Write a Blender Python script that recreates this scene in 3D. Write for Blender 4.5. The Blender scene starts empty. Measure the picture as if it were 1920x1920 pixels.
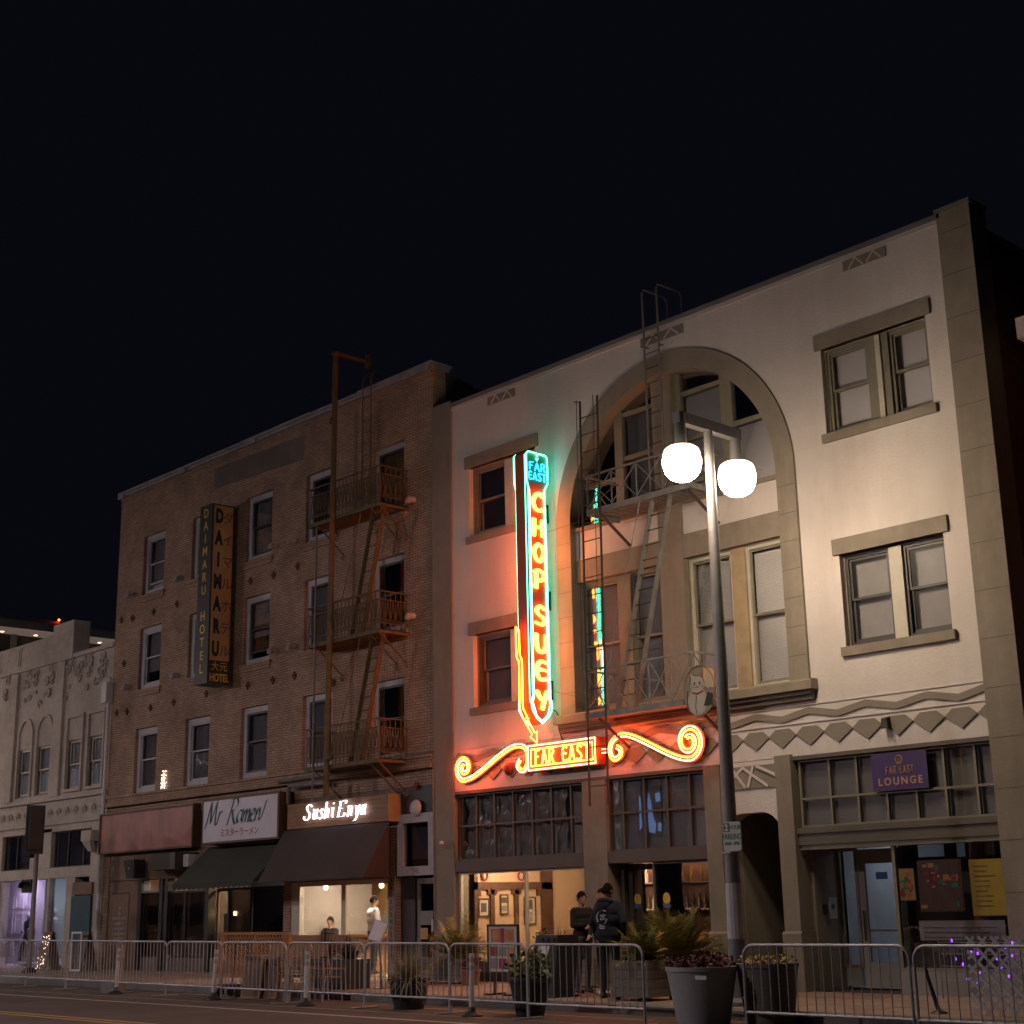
import bpy, math, random
import numpy as np
from mathutils import Matrix, Vector
random.seed(7)
S = bpy.context.scene
COL = S.collection
# ------------------------------------------------------------------ camera
def look():
    a, b, c = math.radians(46.824), math.radians(14.983), math.radians(-1.134)
    w = Vector((-math.sin(a)*math.cos(b), math.cos(a)*math.cos(b), math.sin(b)))
    r0 = Vector((math.cos(a), math.sin(a), 0)); u0 = r0.cross(w)
    r = math.cos(c)*r0 + math.sin(c)*u0; u = -math.sin(c)*r0 + math.cos(c)*u0
    return Matrix(((r.x, u.x, -w.x, 0), (r.y, u.y, -w.y, 0), (r.z, u.z, -w.z, 1.6), (0, 0, 0, 1)))
cam = bpy.data.cameras.new('camera'); cam.sensor_width = 36; cam.lens = 2775.3/1920*36; cam.clip_end = 2000
co = bpy.data.objects.new('camera', cam); co.matrix_world = look(); COL.objects.link(co); S.camera = co
# ------------------------------------------------------------------ night sky
wd = bpy.data.worlds.new('World'); S.world = wd; wd.use_nodes = True
nt = wd.node_tree; bgd = nt.nodes['Background']
bgd.inputs[0].default_value = (0.52, 0.58, 1.0, 1); bgd.inputs[1].default_value = 0.0042
# ------------------------------------------------------------------ exposure
S.view_settings.view_transform = 'Standard'; S.view_settings.look = 'None'
S.view_settings.exposure = 0.0; S.view_settings.gamma = 1.0
S.cycles.use_denoising = True
S.cycles.max_bounces = 6; S.cycles.transparent_max_bounces = 16; S.cycles.glossy_bounces = 3
S.cycles.sample_clamp_indirect = 4.0; S.cycles.caustics_reflective = False; S.cycles.caustics_refractive = False
LAMP = (1.0, 0.79, 0.56)       # street lamp light
LAMP_I = 118.0                 # radiance of a street lamp globe
NEON = 1.0
F = 21.4                       # street front of the buildings
SW = 0.15                      # height of the pavement

# ------------------------------------------------------------------ materials
MATS = {}
def _base(name):
    m = bpy.data.materials.new(name); m.use_nodes = True
    b = m.node_tree.nodes['Principled BSDF']; MATS[name] = m
    return m, m.node_tree, b
def mat(name, col, rough=.75, metal=0., var=.18, vs=1.2, bump=.15, bs=40., stain=0., stretch=None, spec=None, streak=0.):
    m, t, b = _base(name); N = t.nodes.new; L = t.links.new
    b.inputs['Roughness'].default_value = rough; b.inputs['Metallic'].default_value = metal
    if spec is not None: b.inputs['Specular IOR Level'].default_value = spec
    tc = N('ShaderNodeTexCoord'); src = tc.outputs['Object']
    if stretch:
        mp = N('ShaderNodeMapping'); mp.inputs['Scale'].default_value = stretch; L(src, mp.inputs[0]); src = mp.outputs[0]
    n = N('ShaderNodeTexNoise'); n.inputs['Scale'].default_value = vs; n.inputs['Detail'].default_value = 7; n.inputs['Roughness'].default_value = .65
    L(src, n.inputs['Vector'])
    r = N('ShaderNodeValToRGB'); r.color_ramp.elements[0].position = .3; r.color_ramp.elements[1].position = .72
    lo = [max(0, c*(1-var)) for c in col]; hi = [min(1, c*(1+var)) for c in col]
    r.color_ramp.elements[0].color = (*lo, 1); r.color_ramp.elements[1].color = (*hi, 1)
    L(n.outputs[0], r.inputs[0]); out = r.outputs[0]
    if stain > 0:
        n2 = N('ShaderNodeTexNoise'); n2.inputs['Scale'].default_value = .55; n2.inputs['Detail'].default_value = 9; n2.inputs['Roughness'].default_value = .7
        mp2 = N('ShaderNodeMapping'); mp2.inputs['Scale'].default_value = (2.2, 2.2, .35) if streak else (1, 1, 1); L(tc.outputs['Object'], mp2.inputs[0]); L(mp2.outputs[0], n2.inputs['Vector'])
        r2 = N('ShaderNodeValToRGB'); r2.color_ramp.elements[0].position = .42; r2.color_ramp.elements[1].position = .68
        r2.color_ramp.elements[0].color = (1, 1, 1, 1); k = 1-stain; r2.color_ramp.elements[1].color = (k, k*.97, k*.93, 1)
        L(n2.outputs[0], r2.inputs[0])
        mx = N('ShaderNodeMixRGB'); mx.blend_type = 'MULTIPLY'; mx.inputs[0].default_value = 1; L(out, mx.inputs[1]); L(r2.outputs[0], mx.inputs[2]); out = mx.outputs[0]
    L(out, b.inputs['Base Color'])
    if bump > 0:
        n3 = N('ShaderNodeTexNoise'); n3.inputs['Scale'].default_value = bs; n3.inputs['Detail'].default_value = 4; L(src, n3.inputs['Vector'])
        bp = N('ShaderNodeBump'); bp.inputs['Strength'].default_value = bump; bp.inputs['Distance'].default_value = .02
        L(n3.outputs[0], bp.inputs['Height']); L(bp.outputs[0], b.inputs['Normal'])
    return m
def brick(name, c1, c2, mortar, axis='x', bw=.21, bh=.068, dirt=.35, bump=.5):
    m, t, b = _base(name); N = t.nodes.new; L = t.links.new
    b.inputs['Roughness'].default_value = .9
    tc = N('ShaderNodeTexCoord'); sp = N('ShaderNodeSeparateXYZ'); L(tc.outputs['Object'], sp.inputs[0])
    cb = N('ShaderNodeCombineXYZ'); L(sp.outputs[0 if axis == 'x' else 1], cb.inputs[0]); L(sp.outputs[2], cb.inputs[1])
    bt = N('ShaderNodeTexBrick'); L(cb.outputs[0], bt.inputs['Vector'])
    bt.inputs['Scale'].default_value = 1; bt.inputs['Brick Width'].default_value = bw; bt.inputs['Row Height'].default_value = bh
    bt.inputs['Mortar Size'].default_value = .008; bt.inputs['Mortar Smooth'].default_value = .3; bt.inputs['Bias'].default_value = 0
    bt.inputs['Color1'].default_value = (*c1, 1); bt.inputs['Color2'].default_value = (*c2, 1); bt.inputs['Mortar'].default_value = (*mortar, 1)
    n = N('ShaderNodeTexNoise'); n.inputs['Scale'].default_value = .8; n.inputs['Detail'].default_value = 9; n.inputs['Roughness'].default_value = .7; L(tc.outputs['Object'], n.inputs['Vector'])
    r = N('ShaderNodeValToRGB'); r.color_ramp.elements[0].position = .35; r.color_ramp.elements[1].position = .7
    r.color_ramp.elements[0].color = (1.12, 1.08, 1, 1); k = 1-dirt; r.color_ramp.elements[1].color = (k, k*.95, k*.9, 1); L(n.outputs[0], r.inputs[0])
    mx = N('ShaderNodeMixRGB'); mx.blend_type = 'MULTIPLY'; mx.inputs[0].default_value = 1; L(bt.outputs[0], mx.inputs[1]); L(r.outputs[0], mx.inputs[2]); L(mx.outputs[0], b.inputs['Base Color'])
    bp = N('ShaderNodeBump'); bp.inputs['Strength'].default_value = bump; bp.inputs['Distance'].default_value = .01; bp.invert = True
    L(bt.outputs['Fac'], bp.inputs['Height']); L(bp.outputs[0], b.inputs['Normal'])
    return m
def emit(name, col, s):
    m, t, b = _base(name)
    b.inputs['Base Color'].default_value = (*[min(1, c) for c in col], 1); b.inputs['Emission Color'].default_value = (*col, 1); b.inputs['Emission Strength'].default_value = s
    return m
def glass(name, refl=.10, tint=(1, 1, 1), rough=.02, wav=.03, ws=1.5, k=.5):
    m, t, b = _base(name); N = t.nodes.new; L = t.links.new
    t.nodes.remove(b); out = [n for n in t.nodes if n.type == 'OUTPUT_MATERIAL'][0]
    tr = N('ShaderNodeBsdfTransparent'); tr.inputs[0].default_value = (*tint, 1)
    gl = N('ShaderNodeBsdfGlossy'); gl.inputs['Roughness'].default_value = rough
    lw = N('ShaderNodeLayerWeight'); lw.inputs[0].default_value = .35
    ma = N('ShaderNodeMath'); ma.operation = 'MULTIPLY_ADD'; ma.inputs[1].default_value = k; ma.inputs[2].default_value = refl; L(lw.outputs['Fresnel'], ma.inputs[0])
    ns = N('ShaderNodeTexNoise'); ns.inputs['Scale'].default_value = ws; tc = N('ShaderNodeTexCoord'); L(tc.outputs['Object'], ns.inputs['Vector'])
    bp = N('ShaderNodeBump'); bp.inputs['Strength'].default_value = wav; bp.inputs['Distance'].default_value = .1; L(ns.outputs[0], bp.inputs['Height']); L(bp.outputs[0], gl.inputs['Normal'])
    mx = N('ShaderNodeMixShader'); L(ma.outputs[0], mx.inputs[0]); L(tr.outputs[0], mx.inputs[1]); L(gl.outputs[0], mx.inputs[2]); L(mx.outputs[0], out.inputs[0])
    return m
mat('asphalt', (.085, .068, .058), .85, var=.22, vs=.7, bump=.5, bs=90, stain=.25)
mat('paving', (.30, .235, .185), .8, var=.16, vs=1.3, bump=.25, bs=60, stain=.3)
mat('paving_b', (.27, .20, .155), .8, var=.2, vs=1.6, bump=.25, bs=60, stain=.35)
mat('joint', (.10, .085, .07), .9)
mat('kerb', (.20, .19, .18), .85, stain=.4)
mat('line_white', (.42, .40, .36), .7, var=.35, vs=9, bump=.1)
mat('line_yellow', (.40, .26, .07), .7, var=.35, vs=9, bump=.1)
mat('plaster', (.61, .56, .53), .85, var=.07, vs=.9, bump=.4, bs=22, stain=.10, streak=1)
mat('trim', (.25, .215, .17), .85, var=.12, vs=2.5, bump=.2, bs=30, stain=.22, streak=1)
mat('trim_dark', (.12, .105, .085), .8, var=.15)
mat('relief', (.235, .205, .165), .85, var=.10, vs=2.5, bump=.2, bs=30)
mat('coping', (.16, .16, .17), .7)
mat('frame_olive', (.20, .18, .13), .65, var=.15, vs=4)
mat('frame_cream', (.50, .46, .38), .6, var=.12, vs=4)
mat('frame_lav', (.46, .44, .47), .6, var=.12, vs=5, stain=.25)
mat('frame_dark', (.05, .045, .042), .5)
mat('bronze', (.085, .062, .045), .5, var=.2)
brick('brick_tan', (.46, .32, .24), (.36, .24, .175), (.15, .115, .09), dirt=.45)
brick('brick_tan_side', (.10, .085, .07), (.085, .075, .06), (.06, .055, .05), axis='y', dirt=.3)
brick('brick_red_side', (.20, .075, .045), (.14, .055, .035), (.10, .08, .065), axis='y', dirt=.4)
brick('brick_red', (.20, .08, .05), (.15, .06, .04), (.10, .08, .065), dirt=.4)
mat('grey_patch', (.19, .155, .135), .9, var=.15, vs=1.5, stain=.3)
mat('roofing', (.30, .29, .31), .8, var=.3, vs=3)
mat('cream_wall', (.47, .41, .36), .85, var=.14, vs=4, bump=.8, bs=16, stain=.30)
mat('concrete', (.30, .29, .28), .85, stain=.3)
mat('iron_ochre', (.125, .088, .035), .7, var=.3, vs=6, stain=.3)
mat('iron_dark', (.045, .038, .032), .7, var=.3, vs=6)
mat('iron_grey', (.20, .19, .18), .6, var=.3, vs=6, stain=.3)
mat('rust', (.14, .06, .035), .85, var=.35, vs=7)
mat('galv', (.36, .36, .38), .5, .4, var=.25, vs=8, bump=.05)
mat('pole_grey', (.24, .24, .25), .5, .35, var=.15, vs=3, stain=.25)
mat('black_plastic', (.022, .022, .023), .5, var=.2)
mat('black_metal', (.018, .018, .018), .45)
mat('white_paint', (.66, .64, .62), .6, var=.08, stain=.2)
mat('white_plastic', (.55, .55, .56), .5, var=.12, vs=7, stain=.2)
mat('cloth_green', (.046, .048, .036), .95, var=.2, bump=.3, bs=120)
mat('cloth_brown', (.060, .047, .042), .95, var=.2, bump=.3, bs=120)
mat('wood', (.26, .125, .05), .6, var=.28, vs=3, stretch=(1.5, 8, 18), bump=.2, bs=8)
mat('wood_orange', (.34, .15, .04), .65, var=.3, vs=3, stretch=(2, 8, 12), bump=.2, bs=8)
mat('wood_dark', (.10, .045, .025), .55, var=.3, vs=3, stretch=(8, 8, 1.5), bump=.2, bs=8)
mat('wood_brown', (.17, .10, .065), .7, var=.3, vs=3, stretch=(12, 8, 1.5), bump=.3, bs=8)
mat('sign_pink', (.36, .13, .105), .45, var=.22, vs=1.4, bump=.05, stain=.45, streak=1)
mat('sign_lilac', (.62, .58, .66), .45, var=.06, bump=.03, stain=.15)
mat('sign_cream', (.42, .26, .115), .5, var=.14, vs=2, bump=.03, stain=.2)
mat('sign_black', (.026, .022, .02), .5)
mat('ink_teal', (.02, .07, .085), .6, bump=0); mat('ink_red', (.30, .035, .06), .6, bump=0)
mat('ink_yellow', (.62, .43, .05), .6, bump=0); mat('ink_black', (.012, .011, .011), .6, bump=0); mat('ink_slate', (.10, .085, .085), .6, bump=0)
mat('ink_white', (.72, .70, .68), .6, bump=0); mat('ink_gold', (.50, .27, .12), .6, bump=0); mat('ink_green', (.03, .20, .11), .6, bump=0)
mat('ink_orange', (.55, .16, .05), .6, bump=0); mat('ink_grey', (.25, .23, .22), .6, bump=0)
mat('ink_blue', (.05, .09, .30), .6, bump=0); mat('purple', (.055, .03, .12), .7, bump=0)
mat('shade', (.62, .59, .61), .8, var=.05, vs=2); mat('shade_dim', (.33, .31, .31), .8, var=.12, vs=2)
mat('blind', (.82, .79, .77), .55, var=.04); mat('mullion_tan', (.34, .26, .155), .7, var=.2, vs=4); mat('plastic_white', (.42, .39, .36), .22, var=.2, vs=3, bump=.5, bs=9); mat('curtain', (.33, .31, .34), .9, var=.2, vs=6, stretch=(4, 4, .4))
mat('cat_white', (.30, .27, .23), .6); mat('cat_disc', (.17, .14, .11), .6); mat('skin', (.45, .26, .18), .55, bump=.02); mat('hair', (.016, .012, .010), .95, var=.4, vs=30, spec=.08, bump=.6, bs=150)
mat('navy', (.018, .020, .032), .9, bump=.3, bs=70); mat('black_cloth', (.014, .013, .013), .9, bump=.3, bs=70); mat('grey_cloth', (.075, .075, .08), .9, bump=.3, bs=70)
mat('shirt_white', (.55, .54, .58), .85, bump=.25, bs=60); mat('shoe', (.02, .018, .017), .5); mat('shoe_white', (.6, .58, .55), .6)
mat('room_cream', (.60, .52, .40), .85, var=.04); mat('room_peach', (.62, .44, .30), .85, var=.06); mat('room_dark', (.06, .04, .03), .8)
mat('room_lav', (.62, .58, .68), .8, var=.03); mat('room_white', (.66, .68, .72), .8, var=.03); mat('tile_grey', (.30, .30, .30), .6)
mat('leaf', (.13, .15, .035), .6, var=.45, vs=9, bump=0); mat('leaf_dry', (.30, .25, .12), .7, var=.35, vs=9, bump=0); mat('leaf_yellow', (.27, .22, .045), .6, var=.4, vs=9, bump=0)
mat('leaf_red', (.085, .022, .025), .6, var=.5, vs=12, bump=0); mat('leaf_dark', (.045, .028, .018), .6, var=.4, vs=9, bump=0)
mat('planter_grey', (.34, .34, .36), .55, var=.10, vs=2, stain=.25); mat('planter_wood', (.17, .15, .125), .8, var=.25, vs=5, stretch=(1, 1, 9)); mat('soil', (.03, .022, .015), .95)
mat('steel', (.60, .57, .50), .42, .6, var=.15, vs=3, bump=.03); mat('terracotta', (.25, .10, .05), .8)
mat('red_gloss', (.35, .03, .02), .4); mat('gold_decor', (.5, .33, .08), .35, .8); mat('paper', (.55, .52, .47), .8, var=.05)
mat('neon_red_face', (.42, .055, .015), .5, var=.10); mat('neon_green_face', (.05, .18, .10), .5); mat('neon_edge', (.16, .035, .015), .55)
mat('meadow', (.28, .26, .24), .8, var=.15)
glass('pane', .05); glass('pane_screen', .004, (.92, .92, .92), .45, k=.10); glass('pane_dark', .10, (.75, .75, .8)); glass('pane_film', .16, (.55, .5, .5), .06, .05)
glass('plastic_sheet', .30, (.80, .78, .74), .12, .6, 5.0)
emit('globe', LAMP, LAMP_I); emit('globe_top', LAMP, LAMP_I*.035)
emit('neon_orange', (1.0, .085, .007), 52*NEON); emit('neon_amber', (1.0, .17, .016), 27*NEON); emit('neon_amber_west', (1.0, .13, .010), 55*NEON); emit('neon_white', (1.0, .30, .10), 18*NEON)
emit('neon_green', (.09, 1.0, .58), 9.5*NEON); emit('neon_blue', (.02, .45, 1.0), 6*NEON); emit('neon_mint', (.12, 1.0, .62), 6*NEON)
emit('led_white', (.86, .84, 1.0), 3.6); emit('bulb_warm', (1.0, .66, .36), 26); emit('bulb_room', (1.0, .66, .38), 700); emit('bulb_sushi', (1.0, .77, .55), 700); emit('bulb_bar', (1.0, .62, .34), 70); emit('bulb_cool', (.75, .85, 1.0), 90)
emit('bulb_lounge', (.78, .87, 1.0), 32); emit('bulb_lav', (.80, .66, 1.0), 200); emit('roadway', (1.0, .84, .86), 1450); emit('red_beacon', (1, .05, .01), 30); emit('purple_bulb', (.28, .05, 1.0), 3.0); emit('red_filament', (1, .16, .05), 9); emit('string_bulb', (1, .78, .62), 3.2)
emit('reflection_blue', (.30, .48, 1.0), .34); emit('soffit', (1, .75, .6), .10); emit('ped_red', (1, .03, .02), .6)  # soffit's lit look and the blue pane reflection are put in as emission
emit('lit_wall', (.82, .88, 1.0), .32)
# ------------------------------------------------------------------ geometry helpers
def V3(p): return Vector(p)
class MB:
    def __init__(s): s.v = []; s.f = []; s.m = []
    def add(s, pts, faces, mi=0):
        o = len(s.v); s.v.extend([tuple(p) for p in pts])
        for f in faces: s.f.append(tuple(i+o for i in f)); s.m.append(mi)
        return s
    def poly(s, pts, mi=0): return s.add(pts, [tuple(range(len(pts)))], mi)
    def box(s, x0, x1, y0, y1, z0, z1, mi=0):
        p = [(x0, y0, z0), (x1, y0, z0), (x1, y1, z0), (x0, y1, z0), (x0, y0, z1), (x1, y0, z1), (x1, y1, z1), (x0, y1, z1)]
        return s.add(p, [(0, 1, 5, 4), (1, 2, 6, 5), (2, 3, 7, 6), (3, 0, 4, 7), (4, 5, 6, 7), (3, 2, 1, 0)], mi)
    def ext(s, pts, vec, mi=0):
        n = len(pts); v = Vector(vec); a = [Vector(p) for p in pts]; b = [p+v for p in a]
        fs = [tuple(range(n)), tuple(range(2*n-1, n-1, -1))]+[(i, i+n, (i+1) % n+n, (i+1) % n) for i in range(n)]
        return s.add(a+b, fs, mi)
    def xz(s, poly, y0, y1, mi=0): return s.ext([(x, y0, z) for x, z in poly], (0, y1-y0, 0), mi)
    def bar(s, p0, p1, w, h=None, mi=0, up=(0, 0, 1)):
        h = h or w; a = Vector(p0); b = Vector(p1); d = (b-a).normalized(); u = Vector(up)
        if abs(d.dot(u)) > .98: u = Vector((0, 1, 0))
        x = d.cross(u).normalized()*w/2; y = x.cross(d).normalized()*h/2
        p = [a-x-y, a+x-y, a+x+y, a-x+y, b-x-y, b+x-y, b+x+y, b-x+y]
        return s.add(p, [(3, 2, 1, 0), (4, 5, 6, 7), (0, 1, 5, 4), (1, 2, 6, 5), (2, 3, 7, 6), (3, 0, 4, 7)], mi)
    def tube(s, pts, r, n=6, closed=False, mi=0, r1=None):
        P = [Vector(p) for p in pts]; k = len(P)
        if k < 2: return s
        T = []
        for i in range(k):
            if closed: t = P[(i+1) % k]-P[i-1]
            else: t = P[min(i+1, k-1)]-P[max(i-1, 0)]
            T.append(t.normalized() if t.length > 1e-9 else Vector((0, 0, 1)))
        nrm = T[0].orthogonal().normalized(); o = len(s.v)
        for i in range(k):
            nrm = (nrm-T[i]*nrm.dot(T[i])); nrm = nrm.normalized() if nrm.length > 1e-6 else T[i].orthogonal().normalized()
            bn = T[i].cross(nrm); rr = r if r1 is None else r+(r1-r)*i/(k-1)
            for j in range(n):
                a = 2*math.pi*j/n; s.v.append(tuple(P[i]+(nrm*math.cos(a)+bn*math.sin(a))*rr))
        for i in range(k if closed else k-1):
            for j in range(n):
                a = o+i*n; b = o+((i+1) % k)*n; s.f.append((a+j, a+(j+1) % n, b+(j+1) % n, b+j)); s.m.append(mi)
        if not closed:
            s.f.append(tuple(o+j for j in reversed(range(n)))); s.m.append(mi)
            s.f.append(tuple(o+(k-1)*n+j for j in range(n))); s.m.append(mi)
        return s
    def cyl(s, p0, p1, r0, r1=None, n=10, mi=0): return s.tube([p0, p1], r0, n, mi=mi, r1=r0 if r1 is None else r1)
    def lathe(s, prof, c, n=16, mi=0, sx=1, sy=1):
        o = len(s.v); k = len(prof)
        for r, z in prof:
            for j in range(n):
                a = 2*math.pi*j/n; s.v.append((c[0]+sx*r*math.cos(a), c[1]+sy*r*math.sin(a), c[2]+z))
        for i in range(k-1):
            for j in range(n): s.f.append((o+i*n+j, o+i*n+(j+1) % n, o+(i+1)*n+(j+1) % n, o+(i+1)*n+j)); s.m.append(mi)
        s.f.append(tuple(o+j for j in reversed(range(n)))); s.m.append(mi)
        s.f.append(tuple(o+(k-1)*n+j for j in range(n))); s.m.append(mi)
        return s
    def ell(s, c, rx, ry, rz, n=12, k=8, mi=0):
        return s.lathe([(max(.02, math.sin(math.pi*i/k)), -math.cos(math.pi*i/k)) for i in range(k+1)], (0, 0, 0), n, mi) and s._sc(c, rx, ry, rz, n*(k+1))
    def _sc(s, c, rx, ry, rz, cnt):
        for i in range(len(s.v)-cnt, len(s.v)):
            x, y, z = s.v[i]; s.v[i] = (c[0]+x*rx, c[1]+y*ry, c[2]+z*rz)
        return s
    def caps(s, p0, p1, r0, r1, n=12, mi=0):
        a = Vector(p0); b = Vector(p1); d = (b-a); L = d.length; d = d.normalized() if L > 1e-6 else Vector((0, 0, 1))
        pts = []; rs = []
        for i in range(5): t = math.pi/2*i/5; pts.append(a-d*r0*math.cos(t)); rs.append(max(.002, r0*math.sin(t)))
        pts.append(a); rs.append(r0); pts.append(b); rs.append(r1)
        for i in range(4, -1, -1): t = math.pi/2*i/5; pts.append(b+d*r1*math.cos(t)); rs.append(max(.002, r1*math.sin(t)))
        x = d.orthogonal().normalized(); y = d.cross(x); o = len(s.v)
        for p, r in zip(pts, rs):
            for j in range(n): q = 2*math.pi*j/n; s.v.append(tuple(p+(x*math.cos(q)+y*math.sin(q))*r))
        for i in range(len(pts)-1):
            for j in range(n): s.f.append((o+i*n+j, o+i*n+(j+1) % n, o+(i+1)*n+(j+1) % n, o+(i+1)*n+j)); s.m.append(mi)
        s.f.append(tuple(o+j for j in reversed(range(n)))); s.m.append(mi); s.f.append(tuple(o+(len(pts)-1)*n+j for j in range(n))); s.m.append(mi)
        return s
    def wall(s, x0, x1, z0, z1, y0, y1, ops, mi=0, rev=True):
        xs = sorted({x0, x1, *[min(max(v, x0), x1) for o in ops for v in o[:2]]}); zs = sorted({z0, z1, *[min(max(v, z0), z1) for o in ops for v in o[2:]]})
        for i in range(len(xs)-1):
            for j in range(len(zs)-1):
                cx = (xs[i]+xs[i+1])/2; cz = (zs[j]+zs[j+1])/2
                if any(o[0] < cx < o[1] and o[2] < cz < o[3] for o in ops): continue
                a, b, c, d = xs[i], xs[i+1], zs[j], zs[j+1]
                s.poly([(a, y0, c), (b, y0, c), (b, y0, d), (a, y0, d)], mi); s.poly([(b, y1, c), (a, y1, c), (a, y1, d), (b, y1, d)], mi)
        for a, b, c, d in ops:
            if not rev: break
            s.poly([(a, y0, c), (a, y0, d), (a, y1, d), (a, y1, c)], mi); s.poly([(b, y0, d), (b, y0, c), (b, y1, c), (b, y1, d)], mi)
            s.poly([(a, y0, d), (b, y0, d), (b, y1, d), (a, y1, d)], mi); s.poly([(b, y0, c), (a, y0, c), (a, y1, c), (b, y1, c)], mi)
        s.poly([(x0, y0, z1), (x1, y0, z1), (x1, y1, z1), (x0, y1, z1)], mi); s.poly([(x0, y1, z0), (x1, y1, z0), (x1, y0, z0), (x0, y0, z0)], mi)
        s.poly([(x0, y1, z0), (x0, y0, z0), (x0, y0, z1), (x0, y1, z1)], mi); s.poly([(x1, y0, z0), (x1, y1, z0), (x1, y1, z1), (x1, y0, z1)], mi)
        return s
    def ring(s, x0, x1, z0, z1, w, y0, y1, mi=0, wb=None):
        wb = wb or w
        s.box(x0, x0+w, y0, y1, z0, z1, mi); s.box(x1-w, x1, y0, y1, z0, z1, mi); s.box(x0+w, x1-w, y0, y1, z1-w, z1, mi); s.box(x0+w, x1-w, y0, y1, z0, z0+wb, mi)
        return s
    def mesh(s, name, mats, smooth=False):
        me = bpy.data.meshes.new(name); me.from_pydata(s.v, [], s.f)
        for m in mats: me.materials.append(MATS[m])
        if len(mats) > 1: me.polygons.foreach_set('material_index', s.m)
        me.update()
        if smooth:
            me.polygons.foreach_set('use_smooth', [True]*len(me.polygons)); me.set_sharp_from_angle(angle=math.radians(42))
        return me
WM = {}
def put(o, parent=None, M=None):
    COL.objects.link(o); W = M or Matrix.Identity(4)
    if parent: o.parent = parent; o.matrix_parent_inverse = WM[parent].inverted()
    o.matrix_basis = W; WM[o] = W
    return o
def tag(o, label=None, cat=None, group=None, kind=None):
    if label: o['label'] = label
    if cat: o['category'] = cat
    if group: o['group'] = group
    if kind: o['kind'] = kind
    return o
def obj_(name, mb, mats, parent=None, smooth=False, label=None, cat=None, group=None, kind=None):
    mats = [mats] if isinstance(mats, str) else mats
    me = mb if isinstance(mb, bpy.types.Mesh) else mb.mesh(name, mats, smooth)
    if parent is None and not isinstance(mb, bpy.types.Mesh) and kind != 'structure' and me.vertices:
        # origin of a one-mesh thing at its base
        n = len(me.vertices); a = np.empty(n*3, np.float32); me.vertices.foreach_get('co', a); a = a.reshape(-1, 3)
        c = Vector(((a[:, 0].min()+a[:, 0].max())/2, (a[:, 1].min()+a[:, 1].max())/2, a[:, 2].min()))
        me.vertices.foreach_set('co', (a-np.array(c, np.float32)).ravel()); me.update()
        o = put(bpy.data.objects.new(name, me), None, Matrix.Translation(c))
    else: o = put(bpy.data.objects.new(name, me), parent)
    return tag(o, label, cat, group, kind)
def split_obj(name, mb, mats, parent):
    """one object per separate piece of the builder"""
    par = list(range(len(mb.v)))
    def find(a):
        while par[a] != a: par[a] = par[par[a]]; a = par[a]
        return a
    for f in mb.f:
        for i in f[1:]: par[find(i)] = find(f[0])
    grp = {}
    for f, m in zip(mb.f, mb.m): grp.setdefault(find(f[0]), []).append((f, m))
    out = []
    for fs in grp.values():
        ids = {}; q = MB()
        for f, m in fs:
            for i in f:
                if i not in ids: ids[i] = len(q.v); q.v.append(mb.v[i])
            q.f.append(tuple(ids[i] for i in f)); q.m.append(m)
        out.append(obj_(name, q, mats, parent))
    return out[0]
SPLIT = {'pier', 'shop_post', 'entrance_side', 'shop_mullion', 'bracket', 'leg', 'arch_beam', 'spandrel_panel', 'arch_sill', 'string_line', 'head_trim', 'brick_course', 'floor_slab', 'belt_course', 'wall_panel', 'timber_panelling', 'door_recess', 'beam', 'louvre', 'foot', 'back_post', 'downlight', 'side_cover', 'end_beam', 'mid_rail', 'guy_wire'}
def obj(name, mb, mats, parent=None, smooth=False, *a, **k):
    if parent is not None and name in SPLIT and isinstance(mb, MB) and not smooth and not k and not a: return split_obj(name, mb, mats, parent)
    return obj_(name, mb, mats, parent, smooth, *a, **k)
def inst(name, me, parent, M): return put(bpy.data.objects.new(name, me), parent, M)
def thing(name, label, cat, loc=(0, 0, 0), group=None, rot=0):
    o = put(bpy.data.objects.new(name, None), None, Matrix.Translation(loc) @ Matrix.Rotation(rot, 4, 'Z')); o.empty_display_size = .2
    return tag(o, label, cat, group)
def copy_tree(src, parent=None, M=None, label=None):
    c = src.copy(); COL.objects.link(c)
    if parent: c.parent = parent; c.matrix_parent_inverse = src.matrix_parent_inverse.copy(); WM[c] = WM[src]
    else: c.matrix_basis = M; WM[c] = M
    if label: c['label'] = label
    for ch in list(src.children): copy_tree(ch, c)
    return c
def T(x, y, z): return Matrix.Translation((x, y, z))
def RZ(a): return Matrix.Rotation(math.radians(a), 4, 'Z')
def cr(pts, n=6, closed=False):
    P = [Vector((*p, 0)) if len(p) == 2 else Vector(p) for p in pts]; out = []; k = len(P)
    if k < 3: return P
    for i in range(k if closed else k-1):
        g = (lambda j: P[j % k]) if closed else (lambda j: P[min(max(j, 0), k-1)])
        a, b, c, d = g(i-1), g(i), g(i+1), g(i+2)
        for t in range(n):
            t /= n; out.append(.5*((2*b)+(c-a)*t+(2*a-5*b+4*c-d)*t*t+(3*b-a-3*c+d)*t**3))
    if not closed: out.append(P[-1])
    return out
def spiral(c, r0, r1, a0, turns, n=14):
    k = max(4, int(abs(turns)*n)); return [(c[0]+(r0+(r1-r0)*i/k)*math.cos(a0+2*math.pi*turns*i/k), c[1]+(r0+(r1-r0)*i/k)*math.sin(a0+2*math.pi*turns*i/k)) for i in range(k+1)]
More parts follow.
